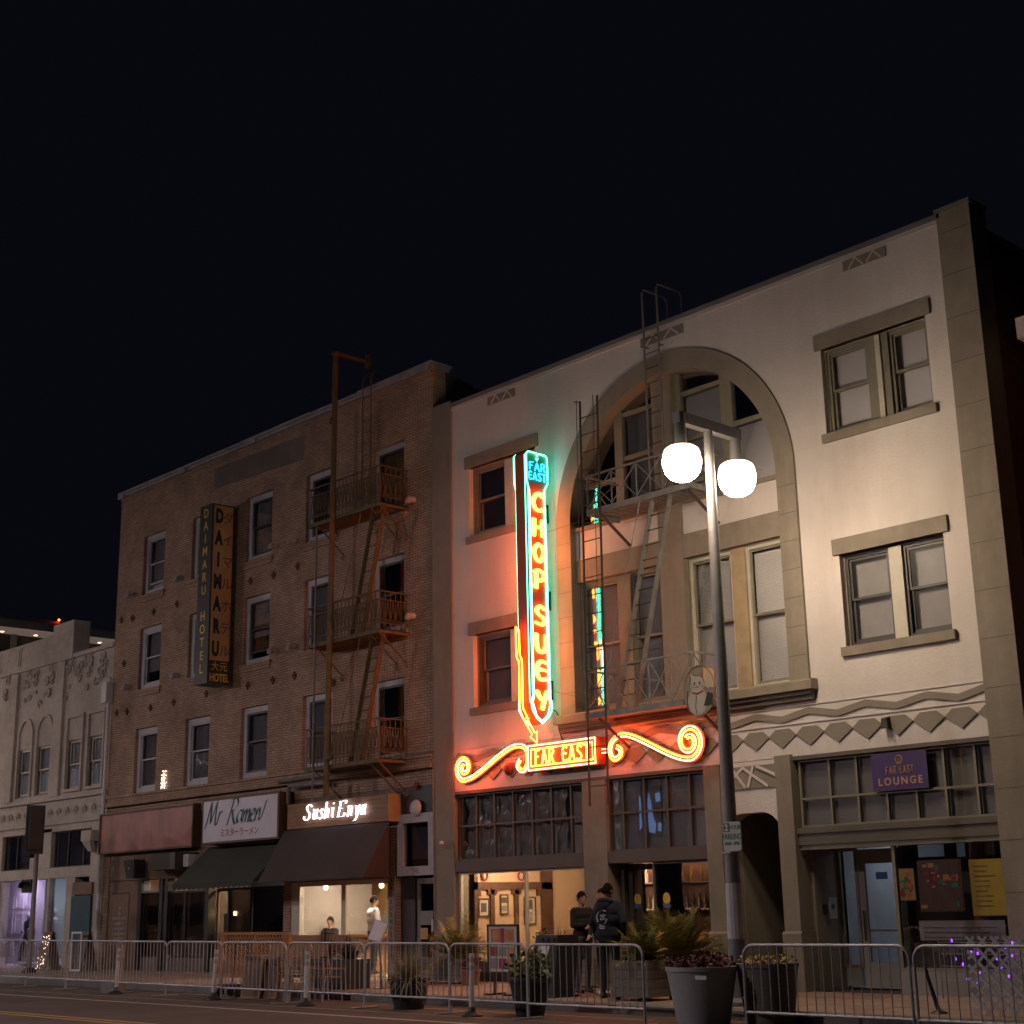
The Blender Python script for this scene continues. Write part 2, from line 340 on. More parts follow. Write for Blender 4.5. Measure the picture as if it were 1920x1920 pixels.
# ------------------------------------------------------------------ writing
def text_mb(body, h, pos, ux=(1, 0, 0), uy=(0, 0, 1), th=.004, bold=0., sx=1., shear=0., align='CENTER', mi=0, sp=1., mb=None):
    """flat type; h = cap height, pos = centre of the line"""
    cu = bpy.data.curves.new('t', 'FONT'); cu.body = body; cu.size = h/.70; cu.align_x = align; cu.offset = bold; cu.shear = shear; cu.space_character = sp; cu.resolution_u = 4
    o = bpy.data.objects.new('t', cu); COL.objects.link(o); bpy.context.view_layer.update()
    me = bpy.data.meshes.new_from_object(o.evaluated_get(bpy.context.evaluated_depsgraph_get()))
    ux = Vector(ux).normalized(); uy = Vector(uy).normalized(); uz = ux.cross(uy)
    mb = mb or MB(); p = Vector(pos)
    pts = [p+ux*(v.co.x*sx)+uy*(v.co.y-h/2)+uz*th for v in me.vertices]
    mb.add(pts, [tuple(f.vertices) for f in me.polygons], mi)
    bpy.data.objects.remove(o); bpy.data.curves.remove(cu); bpy.data.meshes.remove(me)
    return mb
SEQ = [0]
def nib(mb, strokes, pos, sc, ux, uy, w=.1, nang=.6, th=.02, mi=0, smooth=5, slant=0.):
    """broad-pen lettering: strokes in letter units, built as thick ribbons"""
    ux = Vector(ux); uy = Vector(uy); uz = ux.cross(uy); p0 = Vector(pos); nb = Vector((math.cos(nang), math.sin(nang)))*w/2
    for st in strokes:
        SEQ[0] = (SEQ[0]+1) % 7
        P = cr(st, smooth) if len(st) > 2 else [Vector((*q, 0)) for q in st]
        e = .0012*SEQ[0]
        def W(q, z): return p0+ux*((q[0]+slant*q[1])*sc)+uy*(q[1]*sc)+uz*z
        L = [(q.x-nb.x, q.y-nb.y) for q in P]; R = [(q.x+nb.x, q.y+nb.y) for q in P]; o = len(mb.v); k = len(P)
        for i in range(k):
            for q, z in ((L[i], th+e), (R[i], th+e), (R[i], e), (L[i], e)): mb.v.append(tuple(W(q, z)))
        for i in range(k-1):
            a = o+i*4; b = a+4
            for j in range(4): mb.f.append((a+j, a+(j+1) % 4, b+(j+1) % 4, b+j)); mb.m.append(mi)
        mb.f.append((o+3, o+2, o+1, o)); mb.m.append(mi); q = o+(k-1)*4; mb.f.append((q, q+1, q+2, q+3)); mb.m.append(mi)
    return mb
def neon(mb, strokes, pos, sx, sy, ux, uy, r, smooth=5, mi=0, n=6):
    ux = Vector(ux); uy = Vector(uy); p0 = Vector(pos)
    for st in strokes:
        P = cr(st, smooth) if len(st) > 2 else [Vector((*q, 0)) for q in st]
        mb.tube([p0+ux*q.x*sx+uy*q.y*sy for q in P], r, n, mi=mi)
    return mb
LET = {  # brush-like capitals in a unit box
 'C': [[(.95, .78), (.75, .97), (.4, .9), (.1, .55), (.2, .18), (.55, .0), (.95, .12)]], 'H': [[(.12, .98), (.1, .5), (.05, .0)], [(.9, .95), (.88, .5), (.92, .02)], [(.08, .46), (.5, .52), (.9, .5)]],
 'O': [[(.5, .98), (.15, .75), (.08, .45), (.3, .1), (.62, .05), (.92, .4), (.88, .8), (.5, .98)]], 'P': [[(.2, .9), (.2, .4), (.15, .0)], [(.05, .88), (.5, 1.), (.92, .8), (.75, .5), (.2, .42)]],
 'S': [[(.92, .85), (.55, 1.0), (.2, .85), (.25, .62), (.7, .42), (.88, .22), (.6, .02), (.08, .1)]], 'U': [[(.1, .98), (.1, .4), (.3, .04), (.7, .06), (.9, .4), (.92, .96)]],
 'E': [[(.92, .92), (.5, 1.0), (.15, .78), (.1, .3), (.4, .02), (.95, .1)], [(.15, .52), (.5, .56), (.8, .52)]], 'Y': [[(.05, .98), (.2, .7), (.48, .5)], [(.95, .98), (.7, .55), (.45, .0)]],
 'F': [[(.18, .0), (.16, .6), (.2, 1.0)], [(.2, .96), (.55, .97), (.9, 1.0)], [(.18, .52), (.7, .55)]], 'A': [[(.05, .0), (.3, .6), (.5, 1.0)], [(.5, 1.0), (.72, .5), (.95, .0)], [(.2, .34), (.8, .36)]],
 'R': [[(.12, .0), (.14, 1.0)], [(.14, .98), (.6, 1.0), (.88, .78), (.6, .55), (.16, .5)], [(.5, .52), (.9, .0)]], 'T': [[(.0, .97), (.5, .95), (1., .98)], [(.52, .95), (.5, .5), (.5, .0)]]}
def word_objs(nm, s, c, w, h, gap, ux, uy, r, m, par):
    tot = w*len(s)+gap*(len(s)-1); x = -tot/2; ux = Vector(ux); uy = Vector(uy)
    for ch in s: obj(nm, neon(MB(), LET[ch], Vector(c)+ux*x-uy*h/2, w, h, ux, uy, r), m, par, smooth=True); x += w+gap
def word(mb, s, c, w, h, gap, ux, uy, r, mi=0):
    n = len(s); tot = sum((w if ch != ' ' else w*.7) for ch in s)+gap*(n-1); x = -tot/2; ux = Vector(ux); uy = Vector(uy)
    for ch in s:
        if ch != ' ': neon(mb, LET[ch], Vector(c)+ux*x-uy*h/2, w, h, ux, uy, r, mi=mi)
        x += (w if ch != ' ' else w*.7)+gap
    return mb
# ================================================================== SETTING
def sheet(name, x0, x1, y0, y1, z, m, kind='structure', par=None):
    return obj(name, MB().poly([(x0, y0, z), (x1, y0, z), (x1, y1, z), (x0, y1, z)]), m, par, kind=kind)
CURB = 17.45
sheet('ground', -900, 900, -400, 900, -.02, 'asphalt')
road = sheet('road', -160, 90, 2.0, CURB, 0, 'asphalt')
def strip(m, x0, x1, y, w, nm): sheet(nm, x0, x1, y-w/2, y+w/2, .004, m, kind=None, par=road)
strip('line_white', -150, 60, 14.85, .11, 'lane_marking'); strip('line_yellow', -150, 60, 12.15, .10, 'centre_marking'); strip('line_yellow', -150, 60, 11.9, .10, 'centre_marking')
strip('line_white', -150, 60, 15.75, .035, 'seam_marking'); strip('line_white', -26.6, -24.9, 16.75, .09, 'parking_marking')
strip('line_white', -20.3, -15.1, 16.75, .05, 'parking_marking')
strip('line_white', -28.6, -26.8, 17.1, .09, 'parking_marking')
for sgn, y0, y1, nm in ((1, CURB, F+.6, 'sidewalk'), (-1, -6, 2.0, 'near_sidewalk')):
    mb = MB(); mb.box(-160, 90, y0+(.16 if sgn > 0 else 0), y1-(0 if sgn > 0 else .16), -.05, SW-.035 if sgn > 0 else SW)
    sw_ = obj(nm, mb, 'joint' if sgn > 0 else 'paving', kind='structure')
    k = MB(); ky = CURB if sgn > 0 else 2.0-.16
    k.ext([(-160, ky, -.05), (-160, ky, .125), (-160, ky+.025 if sgn > 0 else ky, .15), (-160, ky+(.16 if sgn > 0 else .135), .15), (-160, ky+.16, .125 if sgn < 0 else .15), (-160, ky+.16, -.05)], (250, 0, 0))
    obj('kerb', k, 'kerb', sw_)
    if sgn > 0: SWO = sw_
slab = [MB().box(0, 1.33, 0, 1.30, -.04, 0).mesh('slab', [m]) for m in ('paving', 'paving_b')]
yy = CURB+.165
for r in range(3):
    for i in range(34):
        x = -46+i*1.345
        inst('paving_slab', slab[random.random() < .35], SWO, T(x, yy+r*1.308, SW+random.uniform(-.002, .002)))
mb = MB(); mb.box(-160, -46.01, CURB+.165, F+.6, .1, SW); mb.box(-46+34*1.345, 90, CURB+.165, F+.6, .1, SW); obj('pavement_sheet', mb, 'paving', SWO)

# ================================================================== windows
def sash_win(par, x0, x1, z0, z1, y, fm='frame_olive', fw=.06, split=.5, pane='pane_dark', blind=None, bm='shade', cov=1., sw=.045, sm=None, depth=.12, ops=0.):
    sm = sm or fm
    W = obj('window', MB().ring(x0, x1, z0, z1, fw, y, y+depth), fm, par)
    a, b, c, d = x0+fw, x1-fw, z0+fw, z1-fw; mid = c+(d-c)*split
    obj('sash', MB().ring(a, b, mid, d, sw, y+.03, y+.06), sm, W); obj('pane', MB().box(a+sw, b-sw, y+.043, y+.048, mid+sw, d-sw), pane, W)
    lo = c+ops
    obj('sash', MB().ring(a, b, lo, mid+sw+ops*.6, sw, y+.065, y+.095, wb=sw*1.4), sm, W); obj('pane', MB().box(a+sw, b-sw, y+.078, y+.083, lo+sw*1.4, mid+ops*.6), pane, W)
    yb = y+.16
    if blind == 'shade': obj('roller_shade', MB().box(a-.02, b+.02, yb, yb+.006, d-(d-c)*cov, d), bm, W)
    elif blind == 'curtain':
        mb = MB(); n = 24
        for i in range(n):
            xa = a+(b-a)*i/n; xb = a+(b-a)*(i+1)/n; ya = yb+.03*math.sin(i*1.9); y2 = yb+.03*math.sin((i+1)*1.9)
            mb.poly([(xa, ya, d-(d-c)*cov), (xb, y2, d-(d-c)*cov), (xb, y2, d), (xa, ya, d)])
        obj('curtain', mb, bm, W, smooth=True)
    elif blind == 'venetian':
        mb = MB(); z = d-.03
        while z > d-(d-c)*cov:
            mb.poly([(a, yb, z), (b, yb, z), (b, yb+.014, z+.035), (a, yb+.014, z+.035)]); z -= .034
        obj('venetian_blind', mb, bm, W, kind='stuff')
    return W
def transom(par, xs, zs, y, bw=.04, fm='bronze', pane='pane_dark', depth=.07, skip=(), nm='transom_window'):
    mb = MB(); x0, x1, z0, z1 = xs[0], xs[-1], zs[0], zs[-1]
    mb.ring(x0, x1, z0, z1, bw, y, y+depth)
    for z in zs[1:-1]: mb.box(x0+bw, x1-bw, y+.005, y+depth-.005, z-bw/2, z+bw/2)
    for j in range(len(zs)-1):
        for i, x in enumerate(xs[1:-1]):
            if (j, i+1) in skip: continue
            mb.box(x-bw/2, x+bw/2, y+.002, y+depth-.002, zs[j]+(bw if j == 0 else bw/2), zs[j+1]-(bw if j == len(zs)-2 else bw/2))
    W = obj(nm, mb, fm, par)
    for j in range(len(zs)-1):
        st = 0
        for i in range(1, len(xs)):
            if i < len(xs)-1 and (j, i) in skip: continue
            obj('pane', MB().box(xs[st]+bw/2, xs[i]-bw/2, y+.03, y+.036, zs[j]+bw/2, zs[j+1]-bw/2), pane, W); st = i
    return W
def room(par, x0, x1, y0, y1, z0, z1, wallm, floorm='wood_dark', ceilm=None, nm='room_lining', backm=None, west=None):
    mb = MB()
    mb.poly([(x0, y1, z0), (x1, y1, z0), (x1, y1, z1), (x0, y1, z1)], 3); mb.poly([(x0, y0, z0), (x0, y1, z0), (x0, y1, z1), (x0, y0, z1)], 4)
    mb.poly([(x1, y1, z0), (x1, y0, z0), (x1, y0, z1), (x1, y1, z1)], 0); mb.poly([(x0, y0, z0), (x1, y0, z0), (x1, y1, z0), (x0, y1, z0)], 1); mb.poly([(x0, y0, z1), (x0, y1, z1), (x1, y1, z1), (x1, y0, z1)], 2)
    return obj(nm, mb, [wallm, floorm, ceilm or wallm, backm or wallm, west or wallm], par)
def bulb(nm, p, r, m, label, cat='lamp', grp=None, flat=False, par=None):
    mb = MB()
    if flat: mb.lathe([(r, 0), (r, .02), (r*.9, .03)], (p[0], p[1], p[2]), 12)
    else: mb.ell(p, r, r, r, 12, 8)
    return obj(nm, mb, m, par, smooth=True, label=label, cat=cat, group=grp)
# ================================================================== PLASTER BUILDING (arched front)
FE = thing('plaster_building', 'three storey off white plaster building with big taupe arch and zigzag frieze', 'building', (-18.4, F, SW))
AX, AZ, RO, RI = -18.33, 9.25, 3.07, 2.66
UL = (-24.21, -22.04, 9.67, 11.28); UR = (-14.54, -12.37, 9.67, 11.28); LL = (-24.14, -22.09, 5.82, 7.43); LR = (-14.48, -12.43, 5.82, 7.45)
AR = (AX-RO, AX+RO, 5.1, 12.40)
mb = MB().wall(-24.82, -11.93, 4.07, 12.92, F, F+.4, [UL, UR, LL, LR, AR])
arc = [(AX+RO*math.cos(t), AZ+RO*math.sin(t)) for t in np.linspace(0, math.pi, 49)]
for half in (arc[:25], arc[24:]):
    if half is not None:
        cx = AX+RO if half[0][0] > AX+.01 else AX-RO
        pts = ([(cx, 12.40)]+[(AX, 12.40)]+half[::-1]) if cx > AX else ([(AX, 12.40), (cx, 12.40)]+half[::-1])
        mb.poly([(x, F, z) for x, z in pts]); mb.poly([(x, F+.4, z) for x, z in pts[::-1]])
obj('wall', mb, 'plaster', FE)
def arcs(r, n=49): return [(AX+r*math.cos(t), AZ+r*math.sin(t)) for t in np.linspace(math.pi, 0, n)]
mb = MB(); o_, i_ = arcs(RO), arcs(RI)
for k in range(48):
    mb.xz([o_[k], o_[k+1], i_[k+1], i_[k]], F-.06, F+.34)
for x0, x1 in ((AX-RO, AX-RI), (AX+RI, AX+RO)): mb.box(x0, x1, F-.06, F+.34, 5.36, AZ)
obj('arch_surround', mb, 'trim', FE)
mb = MB()
for z in np.arange(5.8, 9.2, .52):
    for x0, x1 in ((AX-RO, AX-RI), (AX+RI, AX+RO)): mb.box(x0+.01, x1-.01, F-.064, F-.059, z, z+.012)
for z in np.arange(.9, 12.9, .78): mb.box(-11.93, -11.34, F-.054, F-.049, z, z+.012)
obj('block_joint', mb, 'trim_dark', FE, kind='stuff')
mb = MB().box(-18.66, -18.06, F+.04, F+.36, 5.36, 9.2); mb.box(-18.72, -18.2, F+.08, F+.36, 9.2, 11.9); obj('arch_pier', mb, 'trim', FE)
obj('arch_beam', MB().box(-20.99, -18.66, F+.05, F+.36, 8.06, 8.53).box(-18.06, -15.67, F+.05, F+.36, 8.06, 8.53), 'trim', FE)
obj('spandrel_panel', MB().box(-20.99, -18.66, F+.10, F+.36, 8.53, 9.14).box(-18.06, -15.67, F+.10, F+.36, 8.53, 9.14), 'plaster', FE)
obj('arch_sill', MB().box(-20.99, -18.66, F+.03, F+.36, 9.14, 9.22).box(-18.06, -15.67, F+.03, F+.36, 9.14, 9.22), 'trim', FE)
obj('window_sill', MB().ext([(-21.5, F-.2, 5.18), (-21.5, F-.2, 5.33), (-21.5, F-.17, 5.36), (-21.5, F+.36, 5.36), (-21.5, F+.36, 5.18)], (6.38, 0, 0)), 'trim', FE)
obj('sill_moulding', MB().box(-21.42, -15.18, F-.14, F+.02, 5.10, 5.177).box(-21.42, -15.18, F-.09, F+.02, 5.01, 5.097), 'trim_dark', FE)
for x0, x1, z0, z1 in (UL, UR, LL, LR):
    obj('lintel', MB().box(x0-.11, x1+.11, F-.05, F+.1, z1, z1+.28), 'trim', FE); obj('window_sill', MB().box(x0-.07, x1+.07, F-.07, F+.2, z0-.16, z0), 'trim', FE)
obj('string_line', MB().box(-24.8, -11.93, F-.018, F+.02, 4.925, 4.945).box(-24.8, -11.93, F-.022, F+.02, 4.62, 4.64), 'plaster', FE)
# zigzag frieze
per = 1.165; x = -15.33+per; pk = []
for k in range(-9, 4):
    xa = -15.33+per*k; seg = [(xa-per/2, 4.78), (xa, 4.89), (xa+per/2, 4.78)]
    seg = [(max(-24.78, min(-11.95, a)), b) for a, b in seg]
    if seg[2][0]-seg[0][0] < .05: continue
    obj('zigzag_moulding', MB().xz([seg[0], seg[1], seg[2], (seg[2][0], seg[2][1]-.115), (seg[1][0], seg[1][1]-.115), (seg[0][0], seg[0][1]-.115)], F-.03, F+.02), 'relief', FE)
gem = MB().xz([(-.293, .0), (-.145, .12), (.145, .12), (.293, .0), (0, -.21)], -.028, .02).mesh('gem', ['relief'])
for k in range(-16, 6):
    xc = -14.76+.586*k
    if -24.6 < xc < -12.1: inst('gem_ornament', gem, FE, T(xc, F, 4.44))
obj('gem_ornament', MB().xz([(-12.12, 4.44), (-11.97, 4.56), (-11.935, 4.56), (-11.935, 4.31)], F-.028, F+.02), 'relief', FE)
# roof ornaments
for xc, w in ((-23.08, .9), (-18.28, 1.14), (-13.46, .9)):
    o = obj('roof_ornament', MB().box(xc-w/2, xc+w/2, F-.02, F+.02, 12.61, 12.80), 'relief', FE); mb = MB()
    for q in (-.2, .22):
        c = xc+q*w
        for s in (-1, 1): mb.bar((c, F-.024, 12.795), (c+s*.17*w, F-.024, 12.615), .03, .012, up=(0, 1, 0))
    obj('chevron', mb, 'plaster', o)
obj('coping', MB().box(-24.84, -11.9, F-.05, F+.45, 12.92, 13.0), 'coping', FE)
obj('coping_moulding', MB().box(-24.84, -11.93, F-.025, F+.02, 12.83, 12.85), 'plaster', FE)
# pilasters, side wall, roof
obj('pilaster', MB().box(-25.48, -24.80, F-.04, F+.5, SW, 13.07), 'trim', FE); obj('pilaster', MB().box(-11.95, -11.33, F-.05, F+.5, SW, 13.0), 'trim', FE)
obj('pilaster_cap', MB().box(-11.98, -11.30, F-.08, F+.5, 13.0, 13.07), 'coping', FE)
obj('pilaster_base', MB().box(-12.0, -11.31, F-.09, F+.2, SW, 1.05), 'trim', FE)
obj('side_wall', MB().box(-11.75, -11.36, F+.5, F+22, SW, 12.55), 'brick_red_side', FE)
obj('side_coping', MB().box(-11.8, -11.33, F+.5, F+22, 12.55, 12.66), 'coping', FE)
obj('roof', MB().box(-25.4, -11.75, F+.42, F+22, 12.3, 12.4), 'roofing', FE); obj('back_wall', MB().box(-25.4, -11.75, F+21.7, F+22, SW, 12.3), 'brick_red', FE)
obj('west_wall', MB().box(-25.46, -25.2, F+.5, F+22, SW, 12.9), 'brick_red_side', FE)
obj('floor_slab', MB().box(-25.2, -11.75, F+.45, F+21.7, 4.45, 4.6).box(-25.2, -11.75, F+.45, F+21.7, 8.4, 8.5).box(-25.2, -11.75, F+.45, F+21.7, 0.0, .14), 'room_dark', FE)
# windows
def pair(x0, x1, z0, z1, m0, m1, post, y=F+.14, **k):
    obj('jamb', MB().ring(x0+.002, x1-.002, z0+.002, z1-.002, .03, y-.02, y+.14), 'frame_olive', FE)
    obj('mullion', MB().box(m0, m1, y-.05, y+.1, z0+.03, z1-.03), post, FE)
    a = sash_win(FE, x0+.03, m0, z0+.03, z1-.03, y, **k); b = sash_win(FE, m1, x1-.03, z0+.03, z1-.03, y, **k)
pair(*UL, -23.12, -22.85, 'frame_cream', fm='frame_olive', blind='shade', bm='shade_dim', pane='pane_dark')
pair(*LL, -23.03, -22.72, 'frame_cream', fm='bronze', blind='shade', bm='shade_dim', pane='pane')
pair(*UR, -13.62, -13.20, 'frame_olive', fm='frame_olive', blind='shade', bm='shade', cov=1., pane='pane_screen')
obj('mullion', MB().box(-13.44, -13.34, F+.05, F+.1, 9.7, 11.24), 'frame_cream', FE)
pair(*LR, -13.55, -13.30, 'frame_cream', fm='frame_dark', fw=.05, blind='shade', bm='shade_dim', pane='pane_screen')
for (x0, x1, m0, m1, mm) in ((-20.99, -18.66, -19.88, -19.55, 'frame_olive'), (-18.06, -15.67, -16.98, -16.66, 'mullion_tan')):
    pair(x0, x1, 5.36, 8.06, m0, m1, mm, y=F+.20, fm='frame_cream' if x0 > -19 else 'frame_olive', split=.5, blind='venetian' if x0 > -19 else 'shade', bm='blind' if x0 > -19 else 'shade', pane='pane', sm='frame_olive', cov=1.)
# upper arch: bars, panes clipped to the arch, shades behind
def ztop(x, r): return AZ+math.sqrt(max(0, r*r-(x-AX)**2))
def arch_cell(par, xa, xb, z0, y, m, nm, r=RI-.02, n=8, th=.006, zcap=99):
    xs = np.linspace(xa, xb, n+1); pts = [(xa, z0), (xb, z0)]+[(x_, max(z0+.01, min(zcap, ztop(x_, r)))) for x_ in xs[::-1]]
    return obj(nm, MB().xz(pts, y, y+th), m, par)
bars = MB()
for x0, x1 in ((-19.88, -19.66), (-18.82, -18.70), (-18.20, -18.06), (-17.06, -16.78)): bars.xz([(x0, 9.22), (x1, 9.22), (x1, ztop(x1, RI)-.01), (x0, ztop(x0, RI)-.01)], F+.2, F+.32)
for xa, xb, zz in ((-19.66, -18.82, 9.55), (-19.66, -18.82, 10.48), (-19.66, -18.82, 11.42), (-18.06, -17.06, 9.6), (-18.06, -17.06, 10.48), (-18.06, -17.06, 11.44), (-16.78, -15.9, 10.5), (-20.8, -19.88, 10.1)):
    bars.box(xa, xb, F+.22, F+.30, zz-.045, zz+.045)
AW = obj('arch_window', bars, 'frame_olive', FE)
for xa, xb in ((-20.96, -19.88), (-19.66, -18.82), (-18.06, -17.06), (-16.78, -15.70)): arch_cell(AW, xa, xb, 9.22, F+.255, 'pane', 'pane')
arch_cell(AW, -19.66, -18.82, 10.52, F+.36, 'shade_dim', 'roller_shade', zcap=11.38); arch_cell(AW, -18.06, -17.06, 9.3, F+.36, 'shade', 'roller_shade', zcap=11.40); arch_cell(AW, -16.78, -15.75, 9.25, F+.36, 'shade', 'roller_shade', zcap=10.45)
arch_cell(AW, -19.66, -18.82, 9.22, F+.40, 'shade_dim', 'roller_shade', zcap=10.5)
# ---- ground floor
obj('head_trim', MB().box(-24.8, -17.78, F-.02, F+.3, 4.0, 4.066).box(-15.78, -11.95, F-.02, F+.3, 4.0, 4.066), 'trim_dark', FE)
obj('column', MB().box(-20.90, -20.27, F-.04, F+.45, SW, 4.0), 'trim', FE)
obj('column', MB().box(-17.76, -17.40, F-.05, F+.5, SW, 4.06), 'trim', FE); obj('column', MB().box(-16.10, -15.76, F-.09, F+.5, SW, 4.10), 'trim', FE)
obj('column_base', MB().ext([(-17.79, F-.09, SW), (-17.79, F-.09, 1.09), (-17.79, F-.05, 1.13), (-17.79, F+.3, 1.13), (-17.79, F+.3, SW)], (.42, 0, 0)), 'trim', FE)
obj('column_base', MB().ext([(-16.13, F-.13, SW), (-16.13, F-.13, 1.09), (-16.13, F-.09, 1.13), (-16.13, F+.3, 1.13), (-16.13, F+.3, SW)], (.40, 0, 0)), 'trim', FE)
xs1 = [-24.76, -24.18, -23.61, -23.03, -22.45, -21.88, -21.32, -20.90]
transom(FE, xs1, [2.60, 3.33, 4.0], F+.06, pane='pane'); obj('beam', MB().box(-24.78, -20.90, F-.02, F+.3, 2.37, 2.60), 'bronze', FE)
xs2 = [-20.27, -19.90, -19.34, -18.76, -18.20, -17.76]
transom(FE, xs2, [2.61, 3.34, 4.0], F+.06, pane='pane'); obj('beam', MB().box(-20.27, -17.76, F-.02, F+.3, 2.40, 2.61), 'bronze', FE)
xs3 = [-15.70, -15.07, -14.52, -13.96, -13.40, -12.86, -12.30, -11.95]
transom(FE, xs3, [2.84, 3.33, 4.0], F+.06, fm='frame_olive', pane='pane', skip=((1, 3), (1, 4))); obj('beam', MB().box(-15.76, -11.95, F-.03, F+.3, 2.74, 2.84).box(-15.76, -11.95, F+.0, F+.3, 2.55, 2.738), 'trim_dark', FE)
obj('beam', MB().box(-15.76, -11.95, F+.03, F+.3, 2.47, 2.548), 'frame_olive', FE)
for a_, b_, m_ in ((-24.76, -20.92, 'shade'), (-20.25, -17.78, 'frame_lav'), (-15.7, -11.97, 'shade_dim')): obj('transom_backing', MB().box(a_, b_, F+(.40 if a_ < -21 else .17), F+(.41 if a_ < -21 else .18), 2.6, 4.0), m_, FE)
# crumpled plastic behind the left transom
mb = MB(); nx, nz = 60, 14; P = []
for j in range(nz+1):
    for i in range(nx+1):
        x_ = -24.7+3.1*i/nx; z_ = 2.62+1.36*j/nz
        P.append((x_, F+.25+.045*math.sin(x_*9+z_*3)+.03*math.sin(x_*23-z_*11)+.025*math.sin(z_*17+x_*5), z_))
mb.add(P, [(j*(nx+1)+i, j*(nx+1)+i+1, (j+1)*(nx+1)+i+1, (j+1)*(nx+1)+i) for j in range(nz) for i in range(nx)])
obj('plastic_sheeting', mb, 'plastic_white', FE, smooth=True)
# left shop front
SF = obj('shop_window', MB().box(-24.76, -24.70, F+.06, F+.13, .55, 2.37).box(-22.72, -22.67, F+.06, F+.13, .55, 2.37).box(-20.96, -20.90, F+.06, F+.13, .55, 2.37).box(-24.70, -22.72, F+.06, F+.13, 2.32, 2.37).box(-22.67, -20.96, F+.06, F+.13, 2.32, 2.37), 'frame_cream', FE)
obj('pane', MB().box(-24.70, -22.72, F+.09, F+.096, .55, 2.32), 'pane', SF); obj('pane', MB().box(-22.67, -20.96, F+.09, F+.096, .55, 2.32), 'pane', SF)
obj('bulkhead', MB().box(-24.78, -20.90, F+.04, F+.3, SW, .55), 'bronze', FE)
R1 = room(FE, -24.74, -17.5, F+.5, 25.6, .16, 2.62, 'room_dark', 'wood_dark', 'room_dark', backm='wood_dark', west='room_peach')
obj('ceiling_lining', MB().box(-24.74, -20.3, F+.42, F+2.2, 2.625, 4.3), 'room_dark', FE)
# dark timber on the west wall
mb = MB(); xw = -24.735
for y0, y1, z0, z1 in ((21.83, 24.2, 2.0, 2.16), (22.30, 22.42, .16, 2.0), (23.02, 23.14, .16, 2.0), (21.83, 21.93, .16, 2.4), (22.22, 22.50, 1.9, 2.0), (22.94, 23.22, 1.9, 2.0), (23.85, 24.2, .16, 2.6), (23.72, 23.85, 1.86, 2.0), (21.93, 22.02, 1.86, 2.0)):
    mb.box(xw, xw+.05, y0, y1, z0, z1)
obj('timber_panelling', mb, 'wood_dark', R1)
# right shop front with door
obj('door_recess', MB().box(-20.27, -20.16, F+.3, F+.9, SW, 2.40).box(-19.3, -19.2, F+.2, F+.9, SW, 2.40), 'bronze', FE)
D2 = obj('door', MB().ring(-20.16, -19.3, .16, 2.38, .11, F+.42, F+.48, wb=.35), 'frame_dark', FE); obj('pane', MB().box(-20.05, -19.41, F+.445, F+.451, .51, 2.27), 'pane', D2); obj('handle', MB().cyl((-19.36, F+.39, 1.0), (-19.36, F+.39, 1.3), .012), 'steel', D2)
SG = obj('shop_window', MB().ring(-19.2, -17.76, .55, 2.40, .05, F+.06, F+.13), 'bronze', FE); obj('pane', MB().box(-19.15, -17.81, F+.09, F+.096, .60, 2.35), 'pane_film', SG)
obj('bulkhead', MB().box(-19.2, -17.76, F+.04, F+.3, SW, .55), 'bronze', FE)
# arched passage
mb = MB(); px0, px1 = -17.40, -16.10; cz, rr = 2.72, .44
pts = [(px0, 4.06), (px0, 2.72)]+[(px0+rr-rr*math.cos(t), cz+rr*math.sin(t)) for t in np.linspace(0, math.pi/2, 9)]+[(px1-rr+rr*math.sin(t), cz+rr*math.cos(t)) for t in np.linspace(0, math.pi/2, 9)]+[(px1, 4.06)]
mb.xz(pts[::-1], F+.02, F+.35); obj('passage_arch', mb, 'plaster', FE)
mb = MB(); mb.box(-17.42, -17.38, F+.5, F+4, SW, 3.4); mb.box(-16.12, -16.08, F+.5, F+4, SW, 3.4); mb.box(-17.4, -16.1, F+4, F+4.1, SW, 3.4); mb.box(-17.4, -16.1, F+.36, F+4, 3.3, 3.4)
obj('passage_lining', mb, 'trim', FE)
RL = obj('relief_panel', MB().box(-17.38, -16.11, F-.005, F+.02, 3.58, 3.98), 'relief', FE); mb = MB()
for (a, b), (c, d) in (((-17.36, 3.60), (-16.85, 3.97)), ((-17.12, 3.97), (-16.82, 3.60)), ((-16.88, 3.97), (-16.32, 3.60)), ((-16.62, 3.97), (-16.76, 3.60)), ((-16.55, 3.97), (-16.12, 3.78))):
    mb.bar((a, F-.012-.001*len(mb.f), b), (c, F-.012-.001*len(mb.f), d), .05, .012, up=(0, 1, 0))
obj('diagonal_strip', mb, 'plaster', RL)
obj('panel_infill', MB().box(-17.40, -16.10, F+.01, F+.3, 3.98, 4.066), 'plaster', FE)
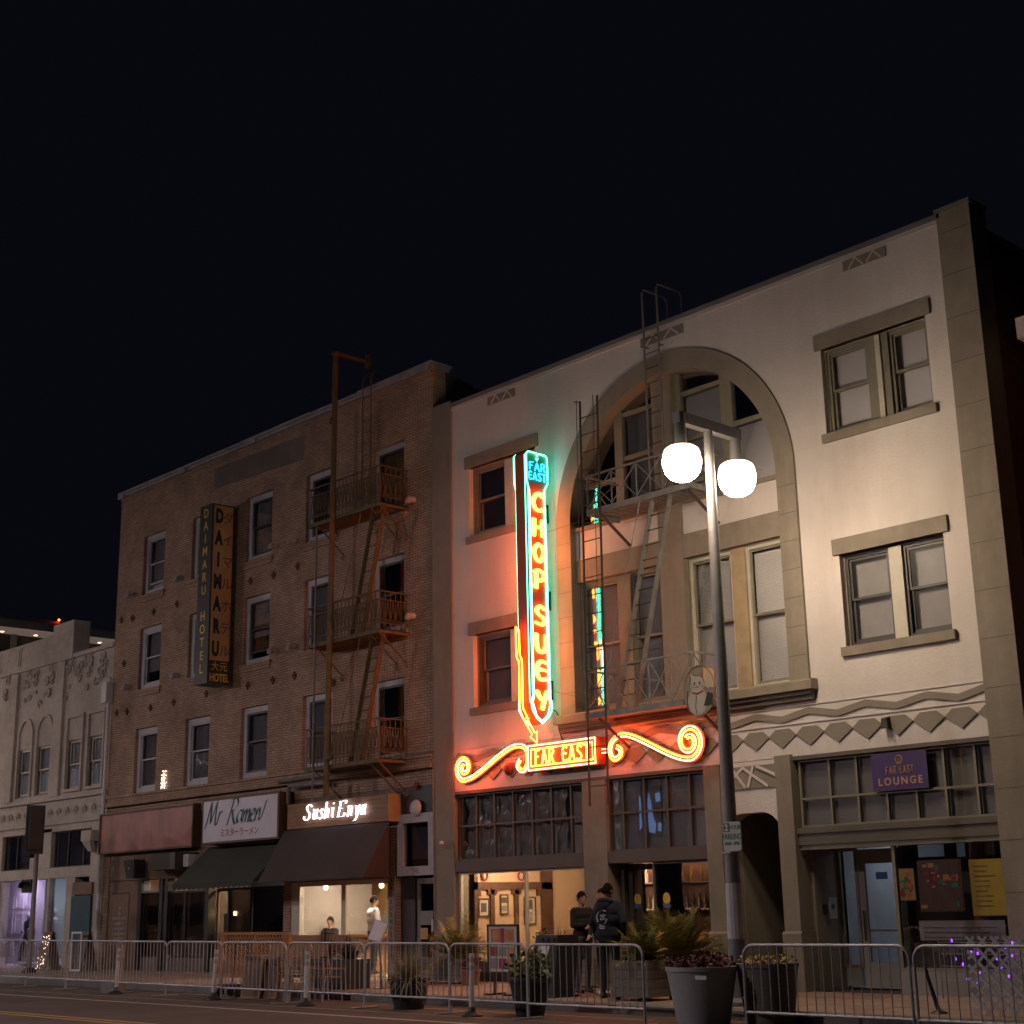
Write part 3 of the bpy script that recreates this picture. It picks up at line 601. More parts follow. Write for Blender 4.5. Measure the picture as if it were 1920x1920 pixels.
# lounge front
obj('recess_wall', MB().box(-15.78, -15.70, F+.3, F+1.1, SW, 2.55), 'trim', FE)
LW = obj('shop_window', MB().box(-13.98, -13.92, F+.08, F+.14, .55, 2.47).box(-13.92, -11.95, F+.08, F+.14, .50, .56).box(-12.0, -11.95, F+.08, F+.14, .56, 2.47), 'frame_olive', FE)
obj('pane', MB().box(-13.92, -12.0, F+.10, F+.106, .56, 2.47), 'pane', LW)
obj('pane', MB().ext([(-13.95, F+.12, .56), (-14.35, F+1.0, .56), (-14.35, F+1.0, 2.47), (-13.95, F+.12, 2.47)], (.006, .003, 0)), 'pane', LW)
obj('bulkhead', MB().ext([(-13.98, F+.07, SW), (-14.38, F+.98, SW), (-11.95, F+.98, SW), (-11.95, F+.07, SW)], (0, 0, .35)), 'meadow', FE)
D3 = obj('door', MB().ring(-15.28, -14.40, .17, 2.36, .13, F+1.0, F+1.05, wb=.42), 'meadow', FE, label='grey door with cool light behind its glass'); obj('pane', MB().box(-15.15, -14.53, F+1.02, F+1.026, .59, 2.23), 'pane', D3)
obj('handle', MB().cyl((-15.20, F+.96, .95), (-15.20, F+.96, 1.45), .014), 'black_metal', D3); obj('push_bar', MB().box(-15.15, -14.53, F+1.0, F+1.018, 1.10, 1.13), 'wood_brown', D3)
obj('door_notice', MB().box(-14.92, -14.70, F+1.0, F+1.018, 1.96, 2.08), 'ink_blue', D3)
obj('side_light', MB().ring(-15.70, -15.30, .5, 2.5, .05, F+1.0, F+1.06), 'frame_olive', FE); obj('door_header', MB().box(-15.29, -14.36, F+1.0, F+1.06, 2.36, 2.47), 'meadow', FE)
obj('kick_panel', MB().box(-15.66, -15.34, F+1.0, F+1.05, .2, .5), 'tile_grey', FE)
R3 = room(FE, -15.7, -11.9, F+1.2, F+5, .16, 2.8, 'room_white', 'tile_grey', 'room_white'); obj('recess_ceiling', MB().box(-15.7, -13.95, F+.3, F+1.06, 2.5, 2.55), 'trim_dark', FE)
obj('window_partition', MB().wall(-14.36, -11.92, .2, 2.78, F+1.13, F+1.16, [(-14.15, -13.64, 2.30, 2.60), (-13.42, -13.25, 2.28, 2.60)]), 'room_dark', R3); obj('corner_post', MB().box(-14.42, -14.34, F+.98, F+1.12, SW, 2.5), 'frame_olive', FE)
# ================================================================== BRICK HOTEL
DB = thing('brick_building', 'four storey tan brick hotel building with fire escape and small shops below', 'building', (-33, F, SW))
DX = [(-38.93, -37.70), (-36.18, -34.92), (-33.40, -32.14), (-30.60, -29.35), (-27.80, -26.54)]; DZ = [(4.97, 6.82), (7.94, 9.77), (10.75, 12.57)]
ops = [(a, b, c, d) for a, b in DX for c, d in DZ]
obj('wall', MB().wall(-40.45, -25.48, 4.66, 14.08, F, F+.4, ops), 'brick_tan', DB)
mb = MB().box(-40.5, -25.44, F-.06, F+.5, 14.08, 14.16); x = -40.52
while x < -25.6:
    w = random.uniform(1.4, 3.2); w = min(w, -25.42-x); mb.box(x, x+w, F-.10-random.uniform(0, .02), F+.55, 14.16+random.uniform(0, .01), 14.22+random.uniform(0, .03)); x += w
for xx, w in ((-40.5, .35), (-37.0, .45), (-33.4, .5), (-26.2, .7)): mb.box(xx, xx+w, F-.12, F-.09, 14.04, 14.17)
obj('roof_edge', mb, 'roofing', DB)
obj('brick_course', MB().box(-40.45, -25.5, F-.035, F+.02, 13.98, 14.05).box(-40.45, -25.5, F-.02, F+.02, 13.86, 13.92), 'brick_tan', DB)
obj('plaster_patch', MB().xz([(-35.1, 13.2), (-30.72, 13.06), (-30.7, 13.74), (-35.1, 13.8)], F-.006, F+.02), 'grey_patch', DB)
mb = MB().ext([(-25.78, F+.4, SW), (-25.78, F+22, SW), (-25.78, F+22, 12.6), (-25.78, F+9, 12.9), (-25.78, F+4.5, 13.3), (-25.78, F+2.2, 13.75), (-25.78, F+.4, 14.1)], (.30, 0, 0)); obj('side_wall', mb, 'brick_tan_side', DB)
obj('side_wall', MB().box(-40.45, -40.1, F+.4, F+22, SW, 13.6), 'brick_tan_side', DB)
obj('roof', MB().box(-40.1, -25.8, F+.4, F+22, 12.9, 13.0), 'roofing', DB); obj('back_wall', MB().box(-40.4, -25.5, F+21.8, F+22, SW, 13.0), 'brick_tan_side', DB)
obj('floor_slab', MB().box(-40.1, -25.8, F+.41, F+21.8, 4.5, 4.65).box(-40.1, -25.8, F+.41, F+21.8, 7.3, 7.4).box(-40.1, -25.8, F+.41, F+21.8, 10.1, 10.2).box(-40.1, -25.8, F+.31, F+21.8, 0., .14), 'room_dark', DB)
obj('cornice', MB().box(-40.5, -25.5, F-.10, F+.02, 4.90, 4.965).box(-40.47, -25.5, F-.06, F+.02, 4.78, 4.897).box(-40.5, -25.5, F-.13, F+.02, 4.66, 4.777), 'brick_tan', DB)
look_ = {(0, 2): ('shade', 'shade_dim', 1.), (0, 1): ('shade', 'shade_dim', .75), (0, 0): ('curtain', 'curtain', 1.), (1, 0): ('curtain', 'curtain', 1.), (2, 0): ('venetian', 'curtain', 1.), (2, 1): ('shade', 'shade_dim', .6), (2, 2): ('curtain', 'curtain', 1.), (3, 1): ('curtain', 'curtain', 1.), (4, 2): ('venetian', 'sign_cream', 1.), (1, 1): ('curtain', 'curtain', .5), (3, 0): ('curtain', 'curtain', 1.)}
for i, (a, b) in enumerate(DX):
    for j, (c, d) in enumerate(DZ):
        bl, bm, cov = look_.get((i, j), (None, 'shade', 1.))
        W = sash_win(DB, a+.004, b-.004, c+.004, d-.004, F+.10, fm='frame_lav', fw=.15 if i < 4 else .13, blind=bl, bm=bm, cov=cov, pane='pane', sm='frame_lav' if i in (0, 1) else 'frame_dark', ops=.16 if (i, j) in ((0, 2), (2, 1)) else 0.)
        if j > 0: obj('window_sill', MB().box(a-.12, b+.12, F-.07, F+.1, c-.10, c).box(a-.06, b+.06, F-.04, F+.1, c-.2, c-.102), 'brick_tan', DB)
an = MB().xz([(0, .11), (.075, 0), (0, -.11), (-.075, 0)], -.05, -.02).cyl((0, -.09, 0), (0, -.02, 0), .03).mesh('anchor', ['rust'])
for z in (10.18, 7.39):
    for x in (-40.05, -39.45, -38.1, -36.8, -35.0, -33.0, -31.95, -30.9): inst('tie_plate', an, DB, T(x+random.uniform(-.1, .1), F, z+random.uniform(-.04, .03)))
for x, z in ((-39.77, 8.85), (-29.3, 7.0), (-26.1, 4.3)): inst('tie_plate', an, DB, T(x, F, z))
vt = MB().cyl((0, 0, 0), (0, -.10, 0), .075, n=12).tube([(0, -.1, 0), (0, -.17, 0), (0, -.2, -.05), (0, -.2, -.11)], .07, 10).mesh('vent', ['frame_lav'])
for x, z in ((-39.45, 10.87), (-36.64, 10.9), (-31.9, 10.94), (-31.02, 10.9), (-26.18, 10.97), (-39.42, 8.11), (-36.65, 8.11), (-31.82, 8.16), (-30.97, 8.14), (-26.2, 8.18)): inst('vent_cap', vt, DB, T(x, F, z))
# --- ground floor: piers and shop fronts
obj('upper_fascia', MB().box(-40.45, -25.48, F+.02, F+.4, 4.3, 4.655), 'brick_tan', DB)
obj('pier', MB().box(-40.45, -40.05, F-.02, F+.35, SW, 4.3).box(-27.05, -26.80, F+.0, F+.35, SW, 4.3).box(-31.25, -30.95, F+.0, F+.35, SW, 4.3), 'brick_tan', DB)
obj('fascia', MB().box(-40.05, -26.8, F+.04, F+.35, 2.56, 4.3), 'wood_brown', DB)
# left shop: ribbed brown boards, door, display window, notice window
rib = MB().box(0, .075, -.03, 0, 0, 1).mesh('rib', ['wood_brown'])
obj('board_wall', MB().box(-40.05, -38.36, F+.05, F+.35, SW, 2.56), 'wood_dark', DB)
for k in range(22):
    x = -40.04+.0765*k
    if not -39.90 < x+.04 < -38.86:
        inst('board', rib, DB, T(x, F+.049, SW) @ Matrix.Diagonal((1, 1, 2.40, 1)))
    else: inst('board', rib, DB, T(x, F+.049, 2.24) @ Matrix.Diagonal((1, 1, .31, 1)))
for k in range(54): inst('board', rib, DB, T(-40.04+.0765*k*1.0, F+.039, 2.57) @ Matrix.Diagonal((1, 1, .78, 1)))
D = obj('door', MB().box(-39.85, -38.88, F+.0, F+.05, .16, 2.2), 'wood_brown', DB); mb = MB()
for k in range(7):
    w = (.10, .16, .75, .52, .62, .7, .58)[k]; z = 1.78-.14*k
    for q in range(int(w/.09)+1): mb.box(-39.37-w/2+q*.09, -39.37-w/2+q*.09+.055, F-.006-.0004*q, F, z, z+.07)
mb.box(-39.39, -39.36, F-.007, F, .85, 1.75); obj('door_ornament', mb, 'ink_grey', D)
for x0, x1, z0 in ((-38.15, -37.20, .5), (-36.75, -35.95, .5), (-35.95, -34.85, .5)):
    W = obj('shop_window', MB().ring(x0, x1, z0, 2.22, .05, F+.05, F+.12), 'black_metal', DB); obj('pane', MB().box(x0+.05, x1-.05, F+.08, F+.086, z0+.05, 2.17), 'pane_film', W)
    obj('window_poster', MB().box(x0+.1, x1-.12, F+.14, F+.145, 1.35, 1.86), 'ink_grey', W)
obj('bulkhead', MB().box(-38.2, -34.5, F+.06, F+.3, SW, .5), 'grey_patch', DB)
mb = MB()
for x in (-38.36, -37.18, -36.9, -34.83): mb.box(x, x+(.2 if x < -38 else .16), F-.02, F+.2, SW, 2.56)
obj('shop_post', mb, 'black_metal', DB)
obj('notice', MB().box(-38.07, -37.75, F+.0, F+.04, 2.26, 2.52), 'paper', DB); obj('notice', MB().box(-37.7, -37.25, F+.0, F+.04, 2.24, 2.54), 'ink_gold', DB)
obj('header_rail', MB().box(-38.2, -37.1, F-.02, F+.06, 2.2, 2.24), 'iron_grey', DB)
obj('sill_shelf', MB().box(-38.1, -37.2, F+.13, F+.35, 1.10, 1.14), 'wood_dark', DB)
obj('shop_door', MB().ring(-34.68, -33.95, .16, 2.25, .08, F+.25, F+.3), 'grey_patch', DB)
W = obj('shop_window', MB().ring(-33.85, -31.28, .5, 2.25, .06, F+.05, F+.13).box(-32.72, -32.66, F+.05, F+.13, .56, 2.19), 'black_metal', DB)
obj('pane', MB().box(-33.79, -32.72, F+.08, F+.086, .56, 2.19), 'pane_film', W); obj('pane', MB().box(-32.66, -31.34, F+.08, F+.086, .56, 2.19), 'pane_film', W)
obj('bulkhead', MB().box(-33.9, -31.25, F+.04, F+.3, SW, .5), 'grey_patch', DB)
R = room(DB, -39.9, -31.1, F+.36, F+2.6, .16, 3.0, 'meadow', 'wood_dark'); mb = MB()
for k in range(16):
    x = -38+.42*k; y = F+random.uniform(.6, 1.4); h = random.uniform(.4, 1.5); mb.box(x, x+random.uniform(.15, .4), y, y+.2, .17, .17+h)
obj('shelf_goods', mb, 'grey_patch', R)
# right shop (sushi bar)
W = obj('shop_window', MB().box(-30.95, -30.60, F+.02, F+.14, SW, 2.30).box(-28.95, -28.78, F+.04, F+.14, SW, 2.20).box(-27.20, -27.06, F+.04, F+.14, SW, 2.30).box(-30.60, -27.20, F+.04, F+.14, 2.20, 2.30), 'frame_cream', DB)
obj('pane', MB().box(-30.60, -28.95, F+.08, F+.086, .9, 2.20), 'pane', W); obj('pane', MB().box(-28.78, -27.20, F+.08, F+.086, .16, 2.20), 'pane', W)
obj('bulkhead', MB().box(-30.60, -28.95, F+.05, F+.2, SW, .9), 'wood', DB)
obj('fascia', MB().box(-30.95, -27.06, F+.03, F+.2, 2.302, 2.555), 'wood_brown', DB)
RS = room(DB, -33.3, -26.95, F+.37, F+3.2, .16, 2.55, 'room_cream', 'wood', 'room_cream')
obj('wall_panel', MB().box(-30.35, -29.7, F+3.1, F+3.18, .2, 2.5).box(-32.9, -30.9, F+3.12, F+3.18, 1.25, 1.5), 'tile_grey', RS); obj('wall_panel', MB().box(-32.9, -30.5, F+3.13, F+3.18, 1.5, 2.45).box(-32.9, -30.5, F+3.13, F+3.18, .4, 1.25), 'sign_cream', RS)
obj('dark_strip', MB().box(-28.92, -28.78, F+2.6, F+2.7, 1.5, 2.5), 'room_dark', RS)
P = obj('door_post', MB().box(-27.06, -26.83, F-.06, F+.0, SW, 2.36), 'iron_grey', DB, label='grey post with the address painted down it')
mb = MB()
for k, ch in enumerate('345SUSHIENYA'): text_mb(ch, .10, (-26.945, F-.06, 2.24-.145*k), th=.004, bold=.004, mb=mb)
obj('lettering', mb, 'ink_black', P)
# side entrance
obj('entrance_side', MB().box(-26.80, -26.30, F+.1, F+.3, SW, 2.33).box(-26.80, -25.48, F+.02, F+.3, 3.7, 4.3), 'sign_black', DB)
W = obj('transom_window', MB().ring(-26.79, -25.50, 2.34, 3.69, .20, F-.02, F+.1), 'frame_lav', DB); obj('pane', MB().box(-26.59, -25.70, F+.04, F+.046, 2.54, 3.49), 'pane_dark', W)
obj('number', text_mb('345', .11, (-26.12, F-.02, 2.44), th=.004), 'ink_slate', W); obj('curtain', MB().box(-26.6, -25.7, F+.25, F+.26, 2.7, 3.5), 'shade_dim', W)
D = obj('door', MB().ring(-26.28, -25.52, .16, 2.28, .12, F+.14, F+.2, wb=.3), 'iron_grey', DB); obj('pane', MB().box(-26.16, -25.64, F+.165, F+.171, .46, 2.16), 'pane_dark', D)
obj('handle', MB().box(-25.72, -25.66, F+.08, F+.14, 1.15, 1.4), 'white_paint', D); obj('door_notice', MB().box(-26.15, -25.9, F+.13, F+.138, .98, 1.22), 'ink_gold', D); obj('door_notice', MB().box(-26.15, -25.72, F+.13, F+.139, 1.28, 1.58), 'ink_grey', D)
room(DB, -26.4, -25.5, F+.35, F+3, .16, 4.2, 'room_dark', 'wood_dark')
# ================================================================== CREAM BUILDING on the left
CB = thing('cream_building', 'low cream decorated stucco building with arched windows at the left edge', 'building', (-47, F, SW))
cx = [(-46.64, -45.76), (-45.30, -44.37), (-43.23, -42.30), (-41.84, -40.95)]
obj('wall', MB().wall(-60, -40.47, 4.25, 9.55, F+.08, F+.4, [(a, b, 5.34, 6.9) for a, b in cx]), 'cream_wall', CB)
mb = MB()
for a, b in ((-47.46, -46.95), (-44.19, -43.62)): mb.box(a, b, F-.02, F+.1, 5.2, 9.45)
mb.box(-44.45, -43.05, F-.06, F+.5, 9.45, 10.68); obj('pier', mb, 'cream_wall', CB)
obj('parapet', MB().box(-60, -44.45, F+.02, F+.4, 9.55, 10.4).box(-60, -40.47, F-.03, F+.05, 9.47, 9.6).box(-46.9, -46.85, F-.01, F+.05, 9.65, 10.3).box(-48.4, -48.35, F-.01, F+.05, 9.65, 10.3), 'cream_wall', CB)
obj('name_panel', MB().box(-48.3, -47.0, F-.005, F+.05, 9.72, 10.22), 'cream_wall', CB)
for k, (a, b) in enumerate(cx):
    W = sash_win(CB, a, b, 5.34, 6.9, F+.10, fm='bronze', fw=.05, split=.5, blind='shade', bm='shade', cov=.56, pane='pane', sm='frame_cream')
    if k < 2:
        m = MB(); c = (a+b)/2; r = (b-a)/2+.02; A = [(c+r*math.cos(t), 7.25+.55*math.sin(t)) for t in np.linspace(0, math.pi, 17)]; B = [(c+(r+.09)*math.cos(t), 7.25+.64*math.sin(t)) for t in np.linspace(0, math.pi, 17)]
        for q in range(16): m.xz([A[q], B[q], B[q+1], A[q+1]], F+.02, F+.1)
        m.box(a-.11, a-.02, F+.02, F+.1, 5.34, 7.25); m.box(b+.02, b+.11, F+.02, F+.1, 5.34, 7.25); obj('window_arch', m, 'cream_wall', CB)
    else: obj('window_arch', MB().ring(a-.1, b+.1, 5.3, 7.66, .09, F+.0, F+.1), 'cream_wall', CB)
    m = MB(); c = (a+b)/2  # garment shape or decal in the lower half
    if k in (1, 3): m.lathe([(.10, 0), (.16, .25), (.17, .45), (.05, .52), (.06, .6), (.0, .66)], (c+.1, F+.75, 5.42), 10)
    else: m.xz([(c-.15, 5.45), (c+.15, 5.45), (c+.17, 5.9), (c, 6.1), (c-.17, 5.9)], F+.33, F+.335)
    obj('window_display', m, ('ink_grey', 'ink_slate', 'ink_grey', 'ink_slate')[k], W)
room(CB, -48, -40.5, F+.45, F+3.5, 5.2, 7.9, 'room_lav', 'wood_dark')
obj('belt_course', MB().box(-60, -40.47, F-.02, F+.1, 5.1, 5.22).box(-60, -40.47, F+.02, F+.1, 4.36, 4.42), 'cream_wall', CB)
orn = MB()
for q in range(6): t = q/5*math.pi; orn.ell((.09*math.cos(t), -.02, .11*math.sin(t)), .035, .03, .045, 6, 4)
orn.tube([(.02, -.02, -.02), (0, -.03, -.09), (-.07, -.02, -.12)], .015, 5); om = orn.mesh('rosette', ['cream_wall'], True)
for k in range(13): inst('rosette', om, CB, T(-47.5+.56*k, F+.05, 4.72))
for k in range(70):
    x = random.uniform(-48.3, -40.8); z = 9.42-abs(random.gauss(0, .55))
    inst('stucco_scroll', om, CB, T(x, F+.06, z) @ Matrix.Rotation(random.uniform(0, 6), 4, 'Y') @ Matrix.Scale(random.uniform(.6, 1.3), 4))
# shop level
obj('pier', MB().box(-60, -47.4, F+.05, F+.4, SW, 4.25).box(-45.35, -43.95, F+.05, F+.4, 3.05, 4.25).box(-41.3, -40.47, F+.02, F+.4, SW, 4.25).box(-47.4, -41.3, F+.05, F+.4, 2.75, 3.06).box(-47.4, -41.3, F+.05, F+.4, 4.15, 4.25), 'cream_wall', CB)
transom(CB, [-47.4, -46.5, -45.4], [3.06, 4.15], F+.15, fm='frame_dark'); transom(CB, [-43.9, -43.0, -42.0, -41.3], [3.06, 4.15], F+.15, fm='frame_dark')
obj('shop_poster', MB().box(-46.45, -45.5, F+.26, F+.27, 3.1, 4.12), 'paper', CB); obj('transom_backing', MB().box(-43.9, -41.3, F+.3, F+.31, 3.05, 4.15), 'shade_dim', CB)
obj('transom_lettering', text_mb('飯', .40, (-43.42, F+.24, 3.83), bold=.012), 'ink_grey', CB); obj('transom_lettering', text_mb('島', .40, (-42.72, F+.24, 3.83), bold=.012), 'ink_grey', CB); obj('poster_lettering', text_mb('VINTAGE', .16, (-45.98, F+.252, 3.22)), 'ink_red', CB)
mb = MB(); nib(mb, [[(.1, .1), (.4, .5), (.6, .9)], [(.2, .8), (.5, .4), (.9, .2)], [(.1, .5), (.6, .6), (.9, .7)], [(.4, .1), (.5, .5), (.4, .9)]], (-46.35, F+.25, 3.42), .7, (1, 0, 0), (0, 0, 1), .06, .5, .003); obj('poster_mark', mb, 'ink_red', CB)
obj('shop_mullion', MB().box(-44.15, -44.0, F+.1, F+.3, SW, 2.75).box(-42.85, -42.3, F+.08, F+.35, SW, 2.75).box(-47.4, -47.25, F+.1, F+.3, SW, 2.75), 'cream_wall', CB)
obj('shop_pane', MB().box(-47.25, -44.15, F+.15, F+.156, .4, 2.75), 'pane', CB); obj('shop_pane', MB().box(-44.0, -42.85, F+.15, F+.156, .4, 2.75), 'pane', CB)
RL_ = room(CB, -50.5, -42.6, F+.42, F+1.25, .16, 2.9, 'room_lav', 'tile_grey', 'room_white')
Dm = obj('panel_door', MB().box(-49.4, -47.7, F+1.16, F+1.24, .17, 2.45), 'room_lav', RL_); mb = MB()
for i in range(2):
    for z0, z1 in ((.35, .95), (1.1, 1.75), (1.9, 2.3)): mb.ring(-49.2+i*.72, -48.65+i*.72, z0, z1, .035, F+1.13, F+1.16)
obj('door_moulding', mb, 'shade', Dm); obj('door_knob', MB().ell((-47.82, F+1.1, 1.15), .04, .04, .04), 'black_metal', Dm)
obj('partition', MB().box(-45.3, -45.15, F+.6, F+1.25, .16, 2.9), 'room_white', RL_)
N_ = obj('notice_case', MB().box(-42.22, -41.02, F-.06, F+.02, .95, 2.2), 'ink_teal', CB, label='dark teal notice board'); obj('notice_header', MB().box(-42.2, -41.0, F-.05, F+.03, 2.23, 2.58), 'wood_brown', CB)
obj('roof', MB().box(-60, -40.5, F+.4, F+20, 9.2, 9.3), 'roofing', CB); obj('back_wall', MB().box(-60, -40.5, F+19.8, F+20, SW, 9.2), 'cream_wall', CB)
# ================================================================== neighbours and background
NB = thing('brick_neighbour', 'dark red brick building with pale cornice beyond the right pilaster', 'building', (-6, F+1, SW))
obj('wall', MB().box(-11.2, 4, 25.2, 40, SW, 14.3), 'brick_red', NB); obj('coping', MB().box(-11.25, 4, 25.15, 40, 14.3, 14.45), 'coping', NB)
obj('front_wing', MB().box(-9.9, 4, F-.1, 25.1, SW, 10.0), 'brick_red', NB); obj('cornice', MB().box(-10.45, 4, F-.62, F+3, 10.1, 10.45).box(-10.3, 4, F-.45, F+3, 9.9, 10.1), 'cream_wall', NB)
OB = thing('office_block', 'far concrete office block with self-glowing soffit behind the cream building', 'building', (-90, 45, 0))
obj('body', MB().box(-120, -79, 24, 70, 0, 15.2), 'concrete', OB); obj('glass_storey', MB().box(-119, -76.6, 25, 69, 15.2, 16.5), 'frame_dark', OB)
obj('canopy', MB().box(-122, -75, 22, 72, 16.6, 17.0), 'concrete', OB); obj('soffit', MB().box(-121.9, -75.1, 22.1, 71.9, 16.5, 16.59), 'soffit', OB)  # soffit's lit look is painted in as a glow of its own
obj('roof_plant', MB().box(-118, -77, 22, 37.3, 17.0, 17.6), 'concrete', OB); mb = MB()
for k in range(24): mb.box(-76.1, -75.95, 24+k*1.9, 24.15+k*1.9, 16.47, 16.49)
obj('downlight', mb, 'string_bulb', OB, kind='stuff')
for k in range(14): obj('post', MB().box(-76.6, -76.4, 25+k*3.1, 25.3+k*3.1, 15.2, 16.5), 'concrete', OB)
obj('beacon', MB().ell((-76.9, 37.2, 17.68), .06, .06, .06), 'red_beacon', OB)
# ================================================================== NEON BLADE SIGN
X0, X1 = -21.84, -21.53
SG1 = thing('neon_blade_sign', 'tall vertical neon sign reading CHOP SUEY with green outline tubes', 'neon sign', (-21.68, 20.9, 5.18))
out = [(20.60, 10.86), (20.66, 10.92), (20.90, 10.92), (20.92, 10.90), (20.96, 10.92), (21.18, 10.90), (21.23, 10.85), (21.23, 10.27), (21.13, 10.12), (21.15, 5.72), (21.19, 5.62), (21.19, 5.50), (21.10, 5.34), (20.90, 5.18), (20.72, 5.30), (20.61, 5.46), (20.60, 5.60), (20.65, 5.72), (20.64, 10.12), (20.60, 10.24)]
obj('sign_case', MB().ext([(X0, y, z) for y, z in out], (X1-X0, 0, 0)), 'neon_edge', SG1)
hd = [(20.62, 10.85), (20.67, 10.90), (21.18, 10.88), (21.21, 10.84), (21.21, 10.28), (20.62, 10.25)]; sh = [(20.62, 10.24), (21.21, 10.27), (21.11, 10.12), (21.13, 5.72), (21.17, 5.6), (21.16, 5.5), (21.09, 5.36), (20.9, 5.2), (20.73, 5.32), (20.63, 5.47), (20.62, 5.6), (20.67, 5.72), (20.66, 10.12)]
obj('red_face', MB().poly([(X0-.004, y, z) for y, z in sh]), 'neon_red_face', SG1); obj('green_face', MB().poly([(X1+.004, y, z) for y, z in hd[::-1]]), 'neon_green_face', SG1); obj('red_face', MB().poly([(X1+.004, y, z) for y, z in sh[::-1]]), 'neon_red_face', SG1)
obj('front_face', MB().box(X0+.02, X1-.02, 20.588, 20.598, 5.6, 10.84), 'neon_red_face', SG1)
mb = MB()
for xs in (X1+.035, X0-.03):
    for w, ins in ((0, .0),):
        mb.tube([(xs, y, z) for y, z in [(20.925, 10.84), (20.90, 10.90), (20.66, 10.90), (20.605, 10.84), (20.605, 10.26), (20.65, 10.12), (20.65, 5.74), (20.61, 5.62), (20.615, 5.48), (20.73, 5.31), (20.9, 5.2), (21.09, 5.35), (21.18, 5.5), (21.18, 5.62), (21.14, 5.72), (21.12, 10.12), (21.22, 10.28), (21.22, 10.84), (21.17, 10.89), (20.96, 10.90), (20.935, 10.84)]], .014, 6)
obj('outline_tube', mb, 'neon_green', SG1, smooth=True)
mb = MB(); xs = X1+.03; mb.tube([(xs, 20.685, 10.08), (xs, 20.685, 5.74), (xs, 20.65, 5.6), (xs, 20.75, 5.34), (xs, 20.9, 5.24)], .009, 6); mb.tube([(xs, 21.10, 10.08), (xs, 21.105, 5.74), (xs, 21.14, 5.6), (xs, 21.06, 5.37), (xs, 20.9, 5.24)], .009, 6)
mb.tube([(X1+.02, 20.575, 10.82), (X1+.02, 20.575, 5.6)], .009, 6); mb.tube([(xs, 20.90, 10.80), (xs, 20.925, 10.74), (xs, 20.96, 10.80)], .012)
obj('inner_tube', mb, 'neon_mint', SG1, smooth=True)
word_objs('blue_letter', 'FAR', (X1+.04, 20.915, 10.60), .135, .17, .035, (0, 1, 0), (0, 0, 1), .011, 'neon_blue', SG1); word_objs('blue_letter', 'EAST', (X1+.04, 20.915, 10.385), .105, .17, .03, (0, 1, 0), (0, 0, 1), .011, 'neon_blue', SG1)
for ch, z in zip('CHOPSUEY', (9.84, 9.28, 8.74, 8.17, 7.41, 6.84, 6.27, 5.67)):
    mb = MB(); w, h = (.31, .39); neon(mb, LET[ch], (X1+.04, 20.89-w/2, z-h/2), w, h, (0, 1, 0), (0, 0, 1), .031); neon(mb, LET[ch], (X1+.04, 20.89-w/2+.05, z-h/2-.012), w, h, (0, 1, 0), (0, 0, 1), .024)
    obj('letter_tube', neon(MB(), LET[ch], (X0-.04, 20.89+w/2, z-h/2), w, h, (0, -1, 0), (0, 0, 1), .03), 'neon_amber_west', SG1, smooth=True)
    obj('letter_tube', mb, 'neon_amber', SG1, smooth=True)
# orange arrow on the street edge, curling under the sign
mb = MB(); xa = -21.70
L = [(20.40, 7.15), (20.41, 6.55), (20.47, 6.38), (20.47, 5.55), (20.53, 5.35), (20.64, 5.18)]; R_ = [(20.49, 7.08), (20.50, 6.60), (20.555, 6.42), (20.555, 5.58), (20.61, 5.42), (20.71, 5.24)]
for Q in (L, R_): mb.tube([(xa, p.x, p.y) for p in cr(Q, 5)], .014)
mb.tube([(xa, 20.40, 7.15), (xa, 20.445, 7.05), (xa, 20.46, 7.12), (xa, 20.49, 7.08)], .012)
mb.tube([(xa, 20.64, 5.18), (xa, 20.80, 4.98), (xa, 20.74, 4.93), (xa, 20.92, 4.82), (xa, 20.93, 5.06), (xa, 20.87, 5.02), (xa, 20.71, 5.24)], .012)
for a, b in (((20.62, 5.30), (20.72, 5.40)), ((20.66, 5.25), (20.76, 5.35))): mb.tube([(xa, *a), (xa, *b)], .010)
obj('arrow_tube', mb, 'neon_orange', SG1, smooth=True)
obj('arrow_back', MB().ext([(-21.74, 20.43, 6.9), (-21.74, 20.585, 6.9), (-21.74, 20.585, 5.5), (-21.74, 20.5, 5.5)], (.02, 0, 0)), 'neon_red_face', SG1)
mb = MB()
for z in (9.86, 7.98, 6.1):
    mb.bar((-21.68, 21.13, z), (-21.68, F, z), .035); mb.bar((-21.68, F-.02, z), (-21.68, F-.02, z-.38), .03); mb.bar((-21.68, 21.15, z), (-21.68, F-.02, z-.32), .022)
obj('bracket', mb, 'iron_dark', SG1)
obj('guy_wire', MB().tube([(-21.6, 21.13, 9.2), (-20.4, F, 9.35)], .005, 4).tube([(-21.6, 21.15, 5.9), (-20.2, F, 5.5)], .005, 4), 'iron_dark', SG1)
obj('supply_cable', MB().tube(cr([(-21.66, 21.15, 5.55), (-21.55, F-.03, 5.45), (-21.5, F-.03, 5.1), (-21.4, F-.03, 4.85)], 5), .014, 5), 'iron_dark', SG1)
